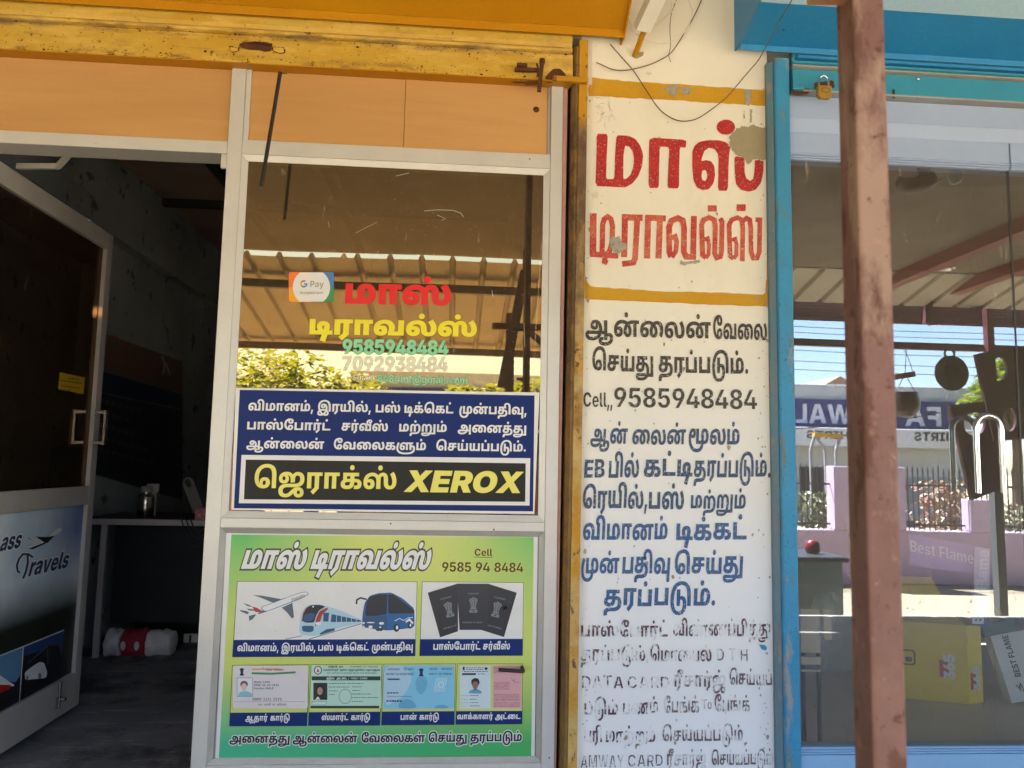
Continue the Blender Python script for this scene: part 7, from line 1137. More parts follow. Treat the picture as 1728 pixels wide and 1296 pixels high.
so = P(322, 1081, y0+.25); m = MB(); m.box(so[0]-.035, so[0]+.035, y0+.24, y0+.26, so[2]-.035, so[2]+.035, b=.003); m.box(so[0]-.005, so[0]+.005, y0+.2365, y0+.2395, so[2]-.03, so[2]+.03, m=1); o = m.build('power_socket', [M['plastic_white'], M['black']]); tag(o, 'white power socket box low on the dark back panel of the counter', 'socket')
# dangling black rod in front of the window
a = P(473, 122, -.11); b = P(441, 315, -.145); m = MB(); m.bar(a, b, .0075, .0075); tag(m.build('hanging_rod', M['black']), 'thin black rod hanging from the yellow shutter in front of the brown window', 'rod')
m = MB(); m.bar((a[0], -.108, a[2]-.001), (a[0]+.002, -.046, a[2]+.030), .003, .003); m.build('hook', M['black'], bpy.data.objects['hanging_rod'])
# door closer arm above the doorway
m = MB(); a = P(30, 281, .16); b = P(98, 281, .12); c = P(118, 259, .07); m.bar(a, b, .012, .016); m.bar(b, c, .012, .016); tag(m.build('door_closer_arm', M['alu_dull']), 'folding metal arm joining the door head and the open glass door', 'door closer')
# mid wall poster and dark partition deeper in
m = MB(); m.box(-1.15, -1.10, 3.2, 4.15, FZ, 2.1); tag(m.build('cupboard', M['dark_laminate']), 'tall dark cupboard against the back wall of the shop', 'cupboard')

rg = random.Random(9)
for k in range(4):
    x = -1.05+k*.19; m = MB(); a_ = rg.uniform(-.5, .5); z = ztop-.0035; w, h = .105, .148
    m.add([(x+(dx*math.cos(a_)-dy*math.sin(a_)), cy+.22+(dx*math.sin(a_)+dy*math.cos(a_)), z+dz) for dx, dy, dz in ((-w, -h, 0), (w, -h, 0), (w, h, .0), (-w, h, 0), (-w, -h, .006), (w, -h, .006), (w, h, .006), (-w, h, .006))], [(3, 2, 1, 0), (4, 5, 6, 7), (0, 1, 5, 4), (1, 2, 6, 5), (2, 3, 7, 6), (3, 0, 4, 7)])
    tag(m.build('paper_stack', M['print_white']), 'stack of white paper lying flat on the dim counter, %s' % ('next to the steel jar', 'behind the grey card holder', 'towards the right wall', 'against the right wall')[k], 'paper')
m = MB(); m.box(-1.02, -.62, cy+.40, cy+.44, ztop+.06, ztop+.34, b=.006); m.box(-.86, -.78, cy+.42, cy+.50, ztop-.003, ztop+.0595); tag(fixn(m.build('computer_monitor', M['black'])), 'black computer monitor standing at the back of the dim counter', 'monitor')
# ------------------------------------------------------------------ turquoise shutter, hood, guide
bs = thing('rolling_shutter', 'rolled-up turquoise steel rolling shutter with brass padlock above the lilac frame', 'shutter', (1.4, -.02, 2.65))
ZQ = 2.648; XE = 3.9
m = MB(); m.prism([(-.030, ZQ), (-.032, ZQ+.004), (-.028, ZQ+.068), (-.018, ZQ+.072), (-.004, ZQ+.072), (-.004, ZQ)], 1.0, XE); fixn(m.build('bottom_rail', M['blue_slat'], bs))
m = MB(); m.prism([(-.036, ZQ-.006), (-.036, ZQ-.0005), (-.002, ZQ-.0005), (-.002, ZQ-.006)], 1.0, XE); m.build('bottom_lip', M['alu_dull'], bs)
for k, (z, h, mm) in enumerate(((ZQ+.0725, .011, 'alu_dull'), (ZQ+.084, .010, 'blue_slat'), (ZQ+.0945, .032, 'blue_slat'))):
    m = MB(); m.prism([(-.022, z), (-.032+.004*(k == 2), z+h*.3), (-.032+.004*(k == 2), z+h*.7), (-.022, z+h), (-.008, z+h), (-.008, z)], 1.0, XE); fixn(m.build('slat', M[mm], bs))
z5 = zc(1300, 0, 4.037)
for (x, y, r) in ((1008, 536, 12), (1000, 662, 11)):
    p = P(*z5((x, y)), -.033); m = MB(); m.lathe([(0, 0), (r/1300*2.2/4.037, 0), (r/1600*2.2/4.037, .002), (0, .003)], 0, 0, 0, 12); m.v = [(p[0]+v[0], -.0325-v[2], p[2]+v[1]) for v in m.v]; fixn(m.build('rivet', M['steel'], bs))
flat(bs, 'slot', [[(828, 612), (838, 605), (850, 615), (848, 668), (832, 668)]], M['bead'], -.0335, z5)
flat(bs, 'rust_patch', [wob(smooth([(150, 615), (265, 600), (262, 640), (180, 650), (145, 640)]), 4), wob(smooth([(300, 560), (430, 545), (440, 600), (300, 610)]), 4)], M['rust'], -.0338, z5)
bh = thing('shutter_hood', 'turquoise sheet-metal hood with its front coloured pale as if sky-lit over the right shopfront', 'shutter hood', (1.4, -.06, 2.75))
xl = float(P(1250, 88, -.05)[0]); zl = float(P(1300, 84, -.05)[2]); XR = 4.2
m = MB(); m.prism([(-.048, zl-.004), (-.052, zl+.012), (-.048, zl+.014), (-.040, zl)], xl, XR); m.prism([(-.040, zl-.014), (-.045, zl-.008), (-.040, zl-.0045), (-.02, zl-.0045), (-.02, zl-.014)], 1.01, XR)
fixn(m.build('lip', M['blue_steel'], bh))
q = PX(1284, 4, xl); yt = float(q[1]); zt = float(q[2])
m = MB(); m.prism([(-.050, zl+.0125), (yt, zt), (yt+.004, zt+.004), (-.046, zl+.0165)], xl, XR); fixn(m.build('underside', M['blue_steel'], bh))
m = MB(); m.prism([(yt-.001, zt+.0005), (yt-.030, zt+.20), (yt-.026, zt+.20), (yt+.003, zt+.0045)], xl, XR); fixn(m.build('front_panel', M['sky_lit_blue'], bh))
m = MB(); m.prism([(-.046, zl+.018), (yt+.004, zt+.006), (yt-.02, zt+.2), (.0, zt+.2), (.0, zl+.018)], xl-.0005, xl+.004); fixn(m.build('end_plate', M['blue_steel'], bh))
for (x, y, s) in ((1480/4.32+980, 228/4.32, 5), (1540/4.32+980, 195/4.32, 3)):
    p = P(x, y, -.115); m = MB(); A, T = fill([ell(0, 0, .0006*s, .0006*s, 10)]); 
    tt = (-.115+.05)/(yt+.05); zz = zl+.0125+(zt-zl-.0125)*tt
    m.add([(p[0]+a[0], -.115+a[1], zz-.0015+a[1]*(zt-zl)/(yt+.05)) for a in A], T); m.build('screw', M['rust'], bh)
bg_ = thing('shutter_guide', 'worn turquoise steel guide channel on the right edge of the painted pillar', 'shutter guide', (.97, -.02, 0))
m = MB(); m.prism([(.9385, -.036), (.9430, -.040), (.9825, -.040), (.9865, -.034), (.9865, .02), (.9385, .02)], 0, 2.742, axis=2); fixn(m.build('channel', M['blue_guide'], bg_))
m = MB(); m.prism([(.9235, -.016), (.9375, -.030), (.9375, -.0008), (.9235, -.0008)], 0, 2.735, axis=2); fixn(m.build('channel_lip', paint('grey_blue_guide_lip_paint', (.12, .26, .36), (.20, .24, .30), 9, spots=((40, .58, .06, (.3, .28, .24), .8, (1, 1, .4)),), rough=.6, bump=.5), bg_))  # lip painted a darker grey blue than the channel
m = MB(); a = P(*z5((130, 600)), -.046); m.box(.990, 1.025, -.052, -.041, a[2]-.005, a[2]+.010, b=.002); m.build('stop_tab', M['blue_slat'], bg_)
# padlock
pk = thing('padlock', 'brass padlock with a chrome shackle hanging on the turquoise shutter beside the brown post', 'padlock', (1.07, -.06, 2.65))
c = P(1389.5, 152, -.058); w = .0125
m = MB(); m.box(c[0]-.0215, c[0]+.0215, -.070, -.052, c[2]-.026, c[2]+.010, b=.003); m.box(c[0]-.015, c[0]+.015, -.068, -.054, c[2]-.030, c[2]-.0265, b=.0008); fixn(m.build('body', M['brass'], pk))
m = MB(); m.tube([(c[0]+.0145, -.061, c[2]+.008)]+[(c[0]+.0145*math.cos(t), -.061, c[2]+.028+.016*math.sin(t)) for t in np.linspace(0, math.pi, 11)]+[(c[0]-.0145, -.061, c[2]+.008)], .003, 8); m.build('shackle', M['chrome'], pk)
A, T = fill([ell(c[0]+.001, c[2]-.006, .014, .0075, 24), ell(c[0]+.001, c[2]-.006, .0125, .006, 24)], 'eo'); m = MB(); m.add([(p[0], -.0705, p[1]) for p in A], T); m.build('emblem_ring', M['wire_dark'], pk)
# ------------------------------------------------------------------ lilac frame and glass of the appliance shop
lf = thing('shopfront_frame', 'lilac painted frame around the reflecting window of the appliance shop', 'window frame', (1.4, 0, FZ))
GX0 = .9900
xj = wx(1704, 287)
def lbox(name, x0, x1, z0, z1, y0, y1=.05, mat='lilac', b=.001): m = MB(); m.box(x0, x1, y0, y1, z0, z1, b=b); return fixn(m.build(name, M[mat], lf))
lbox('head_board', GX0, XE, 2.570, 2.6415, -.006)
m = MB(); m.prism([(-.006, 2.5695), (.012, 2.5275), (.03, 2.5275), (.03, 2.5695)], GX0, XE); fixn(m.build('splayed_board', M['lilac'], lf))
lbox('lower_board', GX0, xj-.0005, 2.4615, 2.5265, -.002); lbox('lower_board', xj+.001, XE, 2.4615, 2.5265, -.006)
for k in range(3): lbox('ridge', GX0, xj-.0005, 2.4545-.0065*k, 2.4605-.0065*k, -.004+.0025*k, b=.0015); lbox('ridge', xj+.001, XE, 2.4545-.0065*k, 2.4605-.0065*k, -.007+.0025*k, b=.0015)
for k in range(3): lbox('ridge', GX0, XE, .7115-.006*k, .7170-.006*k, .002-.0025*k, mat='sky_frame', b=.0015)
lbox('sill_board', GX0, XE, .58, .6985, -.006, mat='sky_frame')
gz0, gz1 = .7175, 2.4410
for (x0, x1, nm) in ((GX0, xj-.002, 'window_pane'), (xj+.0035, 3.6, 'window_pane')):
    m = MB(); m.box(x0, x1, .0105, .0145, gz0, gz1, m=1); m.quad((x0, .010, gz0), (x1, .010, gz0), (x1, .010, gz1), (x0, .010, gz1), 0); m.build(nm, [M['glass_clear'], M['glass_back']], lf)
m = MB(); m.box(xj-.0018, xj+.0033, .009, .016, gz0, gz1); m.build('glazing_gap', M['black'], lf)
# chrome handle
a0 = P(1651, 832, -.045); a1 = P(1694, 832, -.045); at_ = P(1672, 701, -.045); hx = (a0[0]+a1[0])/2; hw = (a1[0]-a0[0])/2; zt_ = at_[2]-hw
m = MB(); m.tube([(hx-hw, -.045, a0[2])]+[(hx-hw, -.045, zt_-.02)]+[(hx-hw*math.cos(t), -.045, zt_+hw*math.sin(t)) for t in np.linspace(0, math.pi, 13)]+[(hx+hw, -.045, zt_-.02), (hx+hw, -.045, a1[2])], .0085, 14); hd = m.build('pull_handle', M['chrome'], lf); hd['label'] = 'polished chrome U-shaped pull handle fixed to the glass'
pz = wz(1665, 799, -.045)
for q0, q1 in (((hx-hw+.012, -.030, pz), (hx+hw, -.040, pz-.002)), ((hx-.01, -.045, at_[2]-.01), (hx-.01, .009, at_[2]-.012)), ((hx+hw, -.045, pz), (hx+hw, .009, pz))): m = MB(); m.tube([q0, q1], .005, 10); m.build('stand_off', M['bead'], hd)
# ------------------------------------------------------------------ inside the appliance shop
DF = FZ+.10
int2 = paint('pale_shop_plaster', (.34, .32, .27), (.28, .27, .23), 2, rough=.9)
m = MB(); m.box(.94, 5.0, 3.4, 3.5, DF, CE); struct('back_shop_wall', m, int2); m = MB(); m.box(4.62, 4.8, .31, 3.39, DF, CE); struct('side_shop_wall', m, int2)
m = MB(); m.box(.9365, .990, .31, 3.39, FZ, CE); struct('party_wall', m, int2)
ob = bpy.data.objects['shop_ceiling']; ob.data.materials[0] = M['int_ceil']
# yellow carton
def caret(name, label, cat, corners_px, ztop_px, mats, depth):
    pass
YC = plain('yellow_carton', (.84, .60, .018), .6); YC2 = plain('yellow_carton_light', (.92, .70, .04), .6)
zf = DF
A0 = PZ(1545, 1160, zf+.006); A1 = PZ(1636, 1187, zf+.006); A2 = PZ(1660, 1187, zf+.006)
cz = float(PX(1625, 1056, A1[0])[2]); zt2 = wz(1630, 1056, A1[1])
cb = thing('appliance_carton', 'tall yellow cardboard carton with red price marks standing on the display floor', 'carton', (A1[0], A1[1], zf))
def up(p, z): return (p[0], p[1], z)
lx0, ly0 = A1[0]-.27*0.93, A1[1]+.27*.36; A0 = np.array([lx0, ly0, zf+.002]); A1 = np.array([A1[0], A1[1], zf+.002]); A2 = np.array([A1[0]+.075, A1[1]+.03, zf+.002]); A3 = np.array([A2[0]+.05, A2[1]+.24, zf+.002]); A4 = np.array([A0[0]+.05, A0[1]+.24, zf+.002])
m = MB(); ring = [A0, A1, A2, A3, A4]; vs = [tuple(p) for p in ring]+[up(p, zt2) for p in ring]
m.add(vs, [(0, 1, 6, 5)], 0); m.add(vs, [(1, 2, 7, 6)], 1); m.add(vs, [(2, 3, 8, 7), (3, 4, 9, 8), (4, 0, 5, 9), (4, 3, 2, 1, 0)], 0); m.build('body', [YC, YC2], cb)
m = MB(); t5, t6, t7, t8, t9 = [np.array(up(p, zt2)) for p in ring]; e = np.array([0, 0, .002])
m.quad(t5+e, t6+e, t6+e+(t9-t5)*.45+np.array([0, 0, .02]), t5+e+(t9-t5)*.45+np.array([0, 0, .03])); m.quad(t7+e, t8+e, t8+e+np.array([.12, -.03, .05]), t7+e+np.array([.10, -.03, .03])); m.quad(t9+e, t8+e, t8+e+np.array([-.02, .1, .12]), t9+e+np.array([-.02, .1, .12])); m.build('flap', YC2, cb)
def cface(o, u, items, h, font='L8', mat=None, rot=False, lift=None):
    for s, du, dz, wd, hh in items:
        mb = MB(); uu = np.array(u)/np.linalg.norm(u)
        if rot: text_into(mb, s, font, o+uu*du+np.array([0, 0, dz]), (0, 0, 1), -uu, wd, hh, 0, 14, 'L8', lift=lift)
        else: text_into(mb, s, font, o+uu*du+np.array([0, 0, dz]), uu, (0, 0, 1), wd, hh, 0, 14, 'L8', lift=lift)
        mb.build('lettering', mat, cb)
u1 = A1-A0; u2 = A2-A1; n1_ = np.array([u1[1], -u1[0], 0]); n1_ /= np.linalg.norm(n1_); n2_ = np.array([u2[1], -u2[0], 0]); n2_ /= np.linalg.norm(n2_)
RD = rgb('carton_red', 190, 40, 30)
for (o_, u_, nn, du, dz) in ((A0, u1, n1_, .225, .085), (A1, u2, n2_, .06, .045)):
    uu = u_/np.linalg.norm(u_); b0 = o_+uu*(du-.050)+np.array([0, 0, dz+.005])+nn*.0015
    m = MB(); m.quad(b0, b0+uu*.03, b0+uu*.03+np.array([0, 0, .06]), b0+np.array([0, 0, .06])); m.build('red_flash', RD, cb)
    cface(o_, u_, [('365', du, dz, .085, .036)], .03, mat=M['print_white'], rot=True, lift=nn*.003)
cface(A0, u1, [('S', .062, .135, .022, .016)], 0, mat=M['print_dark'], lift=n1_*.003)
uu = u1/np.linalg.norm(u1); o_ = A0+n1_*.003; cc = [(.0, 0), (.05, 0), (.05, .06), (0, .06)]
m = MB(); A, T = fill([rrect(.048, .122, .096, .178, .012), rrect(.053, .127, .091, .173, .009)], 'eo'); m.add([tuple(o_+uu*a[0]+np.array([0, 0, a[1]])) for a in A], T); m.build('quality_mark', M['print_dark'], cb)
# white box with BEST FLAME, leaning
WBm = plain('white_carton', (.78, .82, .84), .55)
p0 = PZ(1708, 1187, zf+.004); wb = thing('white_appliance_box', 'white leaning appliance box with its name printed up the side', 'carton', (p0[0], p0[1], zf))
pt = P(1684, 1078, p0[1]); ax = np.array([pt[0]-p0[0], .04, pt[2]-p0[2]]); L = np.linalg.norm(ax); ax /= L; wv = np.array([.97, -.1, .22]); wv = wv-ax*wv.dot(ax); wv /= np.linalg.norm(wv); dv = np.cross(ax, wv); dv = dv if dv[1] > 0 else -dv
o = np.array([p0[0], p0[1], zf+.004]); m = MB(); c8 = [o+ax*a*L+wv*b*.13+dv*c_*.05 for a in (0, 1) for b in (0, 1) for c_ in (0, 1)]; m.add(c8, [(0, 2, 3, 1), (4, 5, 7, 6), (0, 4, 6, 2), (1, 3, 7, 5), (0, 1, 5, 4), (2, 6, 7, 3)]); fixn(m.build('body', WBm, wb))
mb = MB(); text_into(mb, 'BEST FLAME', 'L5', o+wv*.062+ax*.085-dv*.002, ax, -wv, L*.62, .022, 0, 8, 'L5'); mb.build('lettering', M['print_dark'], wb)
m = MB(); A, T = fill([ribbon([(0, 0), (.03, .004), (.02, .012), (.006, .010), (.03, .022)], .004)]); m.add([tuple(o+wv*(.055-a[1])+ax*(.03+a[0])-dv*.002) for a in A], T); m.build('emblem', M['print_dark'], wb)
m = MB(); gr = o+ax*L; c8 = [gr+ax*a*.045+wv*(b*.12-.02)+dv*c_*.09 for a in (0.02, 1) for b in (0, 1) for c_ in (0, 1)]; m.add(c8, [(0, 2, 3, 1), (4, 5, 7, 6), (0, 4, 6, 2), (1, 3, 7, 5), (0, 1, 5, 4), (2, 6, 7, 3)]); o2 = fixn(m.build('green_packet', rgb('packet_green', 24, 84, 60))); tag(o2, 'dark green packet resting on top of the leaning white box', 'packet')
# banner card and upright name strip
bn = thing('shop_banner', 'faint violet display card with a stove name lettered on it behind the right glass', 'banner', (1.5, .10, 1.1))
BV = rgb('banner_violet', 150, 136, 190, .6); m = MB(); yb = .16
cs = [P(*zc(1300, 780, 4.037)(q), yb) for q in ((945, 490), (1405, 570), (1400, 762), (950, 705))]; m.add([tuple(c) for c in cs]+[(c[0], c[1]+.004, c[2]) for c in cs], [(0, 1, 2, 3), (7, 6, 5, 4), (0, 4, 5, 1), (1, 5, 6, 2), (2, 6, 7, 3), (3, 7, 4, 0)]); fixn(m.build('card', BV, bn))
a = P(1300+955/4.037, 780+608/4.037, yb-.002); b = P(1300+1385/4.037, 780+695/4.037, yb-.002); u = b-a; L = np.linalg.norm(u); mb = MB(); text_into(mb, 'Best Flame', 'L5', a, u/L, (0, 0, 1), L, .036, 0, 0, 'L5'); mb.build('lettering', M['print_white'], bn)
st2 = thing('name_strip', 'narrow upright white and blue strip lettered with a stove name beside the yellow carton', 'display strip', (1.68, .12, .9))
ZR = zc(1300, 780, 4.037); ys_ = .14
def strip(q0, q1, q2, q3, mat, dy): 
    c = [P(*ZR(q), ys_) for q in (q0, q1, q2, q3)]; m = MB(); m.add([(p[0], ys_+dy, p[2]) for p in c]+[(p[0], ys_+dy+.003, p[2]) for p in c], [(0, 1, 2, 3), (7, 6, 5, 4), (0, 4, 5, 1), (1, 5, 6, 2), (2, 6, 7, 3), (3, 7, 4, 0)]); return fixn(m.build('card', mat, st2))
strip((1395, 575), (1495, 590), (1490, 1110), (1378, 1105), rgb('strip_pale', 196, 204, 222), 0); strip((1388, 1020), (1488, 1026), (1488, 1118), (1376, 1112), rgb('strip_blue', 30, 66, 130), -.0035)
a = P(*ZR((1452, 1100)), ys_-.005); b = P(*ZR((1490, 600)), ys_-.005); u = b-a; L = np.linalg.norm(u); mb = MB(); text_into(mb, 'Best Flame', 'L8', a, u/L, (-1, 0, 0), L, .036, 0, 6, 'L8'); mb.build('lettering', M['print_white'], st2)
# grey cloth bag on the display floor
def bag(cx, cy_, z0, rx, ry, h, seed, name, label, cat, mat, lean=0):
    rnd = random.Random(seed); m = MB(); N, K = 16, 26; vs = []; ph = [rnd.uniform(0, 6.28) for _ in range(6)]
    for i in range(N+1):
        t = i/N; r = (1-.55*t**2.2)*(.86+.14*math.sin(t*5+ph[0]))
        if i == N: r *= .25
        for k in range(K):
            a_ = 2*math.pi*k/K; w = r*(1+.09*math.sin(3*a_+ph[1]+t*3)+.07*math.sin(7*a_+ph[2]-t*5)+.05*math.sin(11*a_+ph[3]+t*8))
            vs.append((cx+rx*w*math.cos(a_)+lean*t, cy_+ry*w*math.sin(a_), z0+h*(t+.03*math.sin(5*a_+ph[4])*t)))
    m.add(vs, [(i*K+k, i*K+(k+1) % K, (i+1)*K+(k+1) % K, (i+1)*K+k) for i in range(N) for k in range(K)], 0, True); m.add(vs[:K], [tuple(reversed(range(K)))]); m.add(vs[-K:], [tuple(range(K))]); o = fixn(m.build(name, mat)); return tag(o, label, cat)
g0 = PZ(1425, 1138, zf)
bag(g0[0]+.03, g0[1]+.16, zf+.001, .17, .12, .30, 4, 'cloth_bag', 'crumpled grey cloth bag slumped on the display floor behind the brown post', 'bag', paint('grey_bag_cloth', (.62, .67, .68), (.48, .53, .55), 12, rough=.8, bump=.6, bscale=30, bdist=.006))
for k, (q0, q1) in enumerate((((1352, 1028), (1383, 1102)), ((1391, 1028), (1403, 1080)), ((1352, 1109), (1385, 1122)), ((1352, 1130), (1385, 1134)))):
    a = P(q0[0], q1[1], .10); b = P(q1[0], q0[1], .10); m = MB(); m.box(a[0], b[0], .10, .112, a[2], b[2], b=.001)
    o = fixn(m.build('cream_slat', plain('sunlit_ground_slat', (.72, .60, .42), .6) if k == 0 else bpy.data.materials['sunlit_ground_slat'], None)) if False else None
    if k == 0: cs_ = thing('sunlit_ground_rack', 'added rack of cream slats standing for sunlit ground mirrored in the glass', 'rack', (a[0], .1, zf)); cmat = plain('sunlit_ground_slat', (.72, .60, .42), .6)  # added slats stand in for sunlit ground mirrored in the glass
    m2 = MB(); m2.box(a[0], b[0], .10, .112, a[2], b[2], b=.001); fixn(m2.build('slat', cmat, cs_))
m = MB()
for x_ in (P(1356, 1100, .113)[0], P(1382, 1100, .113)[0]): m.box(x_-.004, x_+.004, .1125, .124, zf, P(1356, 1028, .113)[2])
m.build('upright', M['dark_laminate'], cs_)
# ------------------------------------------------------------------ brown post in the foreground
px = thing('awning_post', 'tall red-brown square steel post standing in front of the right shop', 'post', (.35, -1.59, 0))
m = MB(); vs = []; th_ = math.radians(10)
for z in (.54, 3.055):
    xr_ = float(P(1439, 0, -1.6)[0])+(float(P(1474, 1296, -1.6)[0])-float(P(1439, 0, -1.6)[0]))*(1.90-z)/.63
    e1 = (math.cos(th_), -math.sin(th_)); e2 = (math.sin(th_), math.cos(th_)); r = .003
    for a_, b_ in ((r, 0), (.026-r, 0), (.026-.001, .001), (.026, r), (.026, .042), (0, .042), (0, r), (.0009, .0009)): vs.append((xr_+a_*e1[0]+b_*e2[0], -1.6+a_*e1[1]+b_*e2[1], z))
m.add(vs, [(i, (i+1) % 8, 8+(i+1) % 8, 8+i) for i in range(8)], 0, False); m.add(vs, [tuple(range(7, -1, -1)), tuple(range(8, 16))]); fixn
m.build('tube', M['post'], px)
jz = wz(1395, -4, -1.59); m = MB(); j = P(1392, 2, -1.588); m.bar((j[0]-.012, -1.586, j[2]+.009), (.345, -1.586, j[2]+.011), .016, .014); m.tube([(.318, -1.603, j[2]+.004), (.333, -1.604, j[2]+.002)], .004, 6); m.build('weld_joint', paint('weld_paint', (.50, .22, .12), (.42, .34, .14), 60, rough=.7, bump=.8), px)
m = MB(); m.bar((.27, -1.586, 2.16), (.40, -1.586, 2.165), .012, .012); m.bar((.345, -1.586, 2.16), (.42, -1.586, 2.09), .010, .010); m.build('cross_arm', M['post'], px)
# ------------------------------------------------------------------ wires and tube at the top of the pillar
ZT = zc(980, 0, 4.32)
def wirepx(pts, y, r, name, label, mat, cat='wire', n=6, sub=5):
    q = [np.array(P(*ZT(p[:2]), y if len(p) < 3 else p[2])) for p in pts]; out = []
    for i in range(len(q)-1):
        p0, p1, p2, p3 = q[max(i-1, 0)], q[i], q[i+1], q[min(i+2, len(q)-1)]
        for t in np.linspace(0, 1, sub, endpoint=False): out.append(.5*((2*p1)+(-p0+p2)*t+(2*p0-5*p1+4*p2-p3)*t*t+(-p0+3*p1-3*p2+p3)*t**3))
    out.append(q[-1]); m = MB(); m.tube(out, r, n); o = m.build(name, mat); return tag(o, label, cat) if label else o
dk = paint('dusty_wire', (.17, .13, .09), (.09, .07, .05), 60, rough=.95, bump=.6)
wirepx([(215, 322, -.01), (300, 420), (380, 510), (460, 630), (560, 780), (640, 848), (730, 882), (840, 868), (950, 800), (1060, 712), (1150, 610), (1230, 515), (1300, 430, -.05), (1370, 300, -.12), (1450, 150, -.2), (1540, 0, -.26), (1580, -90, -.3)], -.016, .0016, 'sagging_wire', 'dusty brown wire sagging in a deep loop across the top of the painted pillar', dk)
wirepx([(115, 455, -.004), (160, 475), (230, 505), (320, 512), (420, 495), (530, 460), (640, 400), (700, 330), (760, 230), (820, 130), (880, 0), (900, -80)], -.012, .0016, 'sagging_wire', 'shorter dark wire curving up from the yellow guide to the top of the pillar', dk)
wirepx([(700, 0, -.03), (665, 80), (650, 200), (655, 330), (642, 400), (655, 452)], -.022, .0010, 'loose_wire_end', 'thin dark loose wire end hanging straight down beside the white coil', dk)
wirepx([(345, 60, -.05), (350, 150), (400, 240), (480, 295), (580, 318), (680, 295), (760, 230), (800, 150), (812, 80), (785, 0), (760, -60)], -.05, .0014, 'white_cable_coil', 'thin white cable hanging in a wide round loop above the painted pillar', M['wire_white'], 'cable')
for k in range(4): 
    o = wirepx([(540+k*12, 190-k*10, -.05), (620+k*8, 130-k*12), (680-k*6, 60-k*14), (700-k*30, -30)], -.05, .0011, 'strand', None, M['wire_white']); pr = bpy.data.objects['white_cable_coil']; o.parent = pr
# white tube fitting with yellow pipe
tf = thing('conduit_box', 'white plastic channel on a yellow pipe coming down at the top of the pillar', 'conduit', (.60, -.06, 2.7))
a = P(*ZT((445, 210)), -.075); b = P(*ZT((560, -40)), -.16); m = MB(); m.bar(a, b, .046, .034); fixn(m.build('channel', M['plastic_white'], tf))
a2 = P(*ZT((395, 400)), -.004); b2 = P(*ZT((470, 205)), -.075); m = MB(); m.tube([a2, b2], .0085, 12); fixn(m.build('pipe', M['yel_hood'], tf))
m = MB(); A, T = fill([smooth([(-.014, -.004), (0, -.012), (.022, .0), (.024, .012), (.006, .010), (-.01, .008)])]); m.add([(a2[0]+p[0]+.004, -.0024, a2[2]+p[1]) for p in A], T); m.build('pipe_hole', M['cement'], tf)
# ------------------------------------------------------------------ the street that the shop glass mirrors, built where it stands
sand = paint('sandy_ground', (.31, .26, .165), (.27, .22, .135), .8, spots=((3, .6, .1, (.36, .29, .18), .6), (30, .66, .04, (.28, .22, .15), .6)), rough=.95, bump=.8, bscale=12, bdist=.02)
m = MB(); m.add([(-300, 40, -.004), (300, 40, -.004), (300, -300, -.004), (-300, -300, -.004)], [(0, 3, 2, 1)]); struct('ground', m, sand)
m = MB(); m.box(-14, 14, -2.85, -.002, .001, .54, b=.01); struct('veranda_floor', m, paint('veranda_cement', (.30, .285, .25), (.23, .22, .20), 3, spots=((10, .6, .1, (.28, .26, .22), .5),), rough=.7, bump=.3))
slabm = paint('stained_concrete_soffit', (.26, .225, .165), (.20, .17, .125), 1.6, spots=((5, .58, .2, (.18, .14, .10), .6), (1.4, .55, .2, (.42, .38, .30), .5)), rough=.95, bump=.4, bscale=12)
SE = -3.60
m = MB(); m.box(-14, 14, SE, .0, 3.06, 3.16, b=.01); o = fixn(m.build('canopy_slab', slabm)); tag(o, 'flat stained concrete canopy slab over both shopfronts', 'canopy')
# veranda fan, bulb and recessed lamp under the canopy slab
fb = None
fc = V(1550, 305, 1.35); fn = thing('ceiling_fan', 'brown ceiling fan hanging under the concrete canopy before the right shop', 'fan', (fc[0], -1.35, fc[2])); fb = plain('fan_brown', (.06, .028, .018), .5)
m = MB(); m.lathe([(0, -.055), (.05, -.05), (.085, -.03), (.095, 0), (.085, .03), (.05, .045), (.03, .06), (.03, .10), (0, .10)], fc[0], -1.35, fc[2], 28); fixn(m.build('motor', fb, fn))
m = MB(); m.tube([(fc[0], -1.35, fc[2]+.1), (fc[0], -1.35, 3.058)], .012, 8); m.build('rod', fb, fn)
for k, a in enumerate((.25, 2.35, 4.44)):
    m = MB(); ca, sa = math.cos(a), math.sin(a); R3 = lambda r, t, z: (fc[0]+r*ca-t*sa, -1.35+r*sa+t*ca, fc[2]+z)
    m.add([R3(.09, -.018, .0), R3(.09, .018, .0), R3(.16, .05, .012), R3(.62, .06, .012), R3(.65, 0, 0), R3(.62, -.06, -.012), R3(.16, -.05, -.012)], [(0, 1, 2, 6), (2, 3, 4, 5, 6)])
    m.v += [(x, y, z-.004) for x, y, z in m.v]; m.f += [(11, 9, 8, 7) if False else (13, 9, 8, 7), (13, 12, 11, 10, 9)]; m.m += [0, 0]; m.sm += [False, False]; m.build('blade', fb, fn)
lb = V(1616, 297, 1.2); m = MB(); m.lathe([(0, -.035), (.025, -.025), (.034, 0), (.030, .02), (.014, .04), (.012, .07), (0, .07)], lb[0], -1.2, lb[2], 20); m.tube([(lb[0], -1.2, lb[2]+.07), (lb[0], -1.2, 3.058)], .003, 6, m=1); o = m.build('hanging_bulb', [M['plastic_white'], M['wire_dark']]); tag(o, 'round white bulb hanging in front of the brown fan blade', 'bulb')
dl_ = PZ(1600, 452, 3.05); m = MB(); m.lathe([(0, 0), (.035, 0), (.045, -.012), (.06, -.012), (.062, .008)], dl_[0], -dl_[1], 3.051, 24); tag(fixn(m.build('recessed_lamp', M['steel'])), 'round metal recessed lamp set in the canopy soffit', 'lamp')
redm = plain('maroon_beam_paint', (.24, .045, .035), .6)
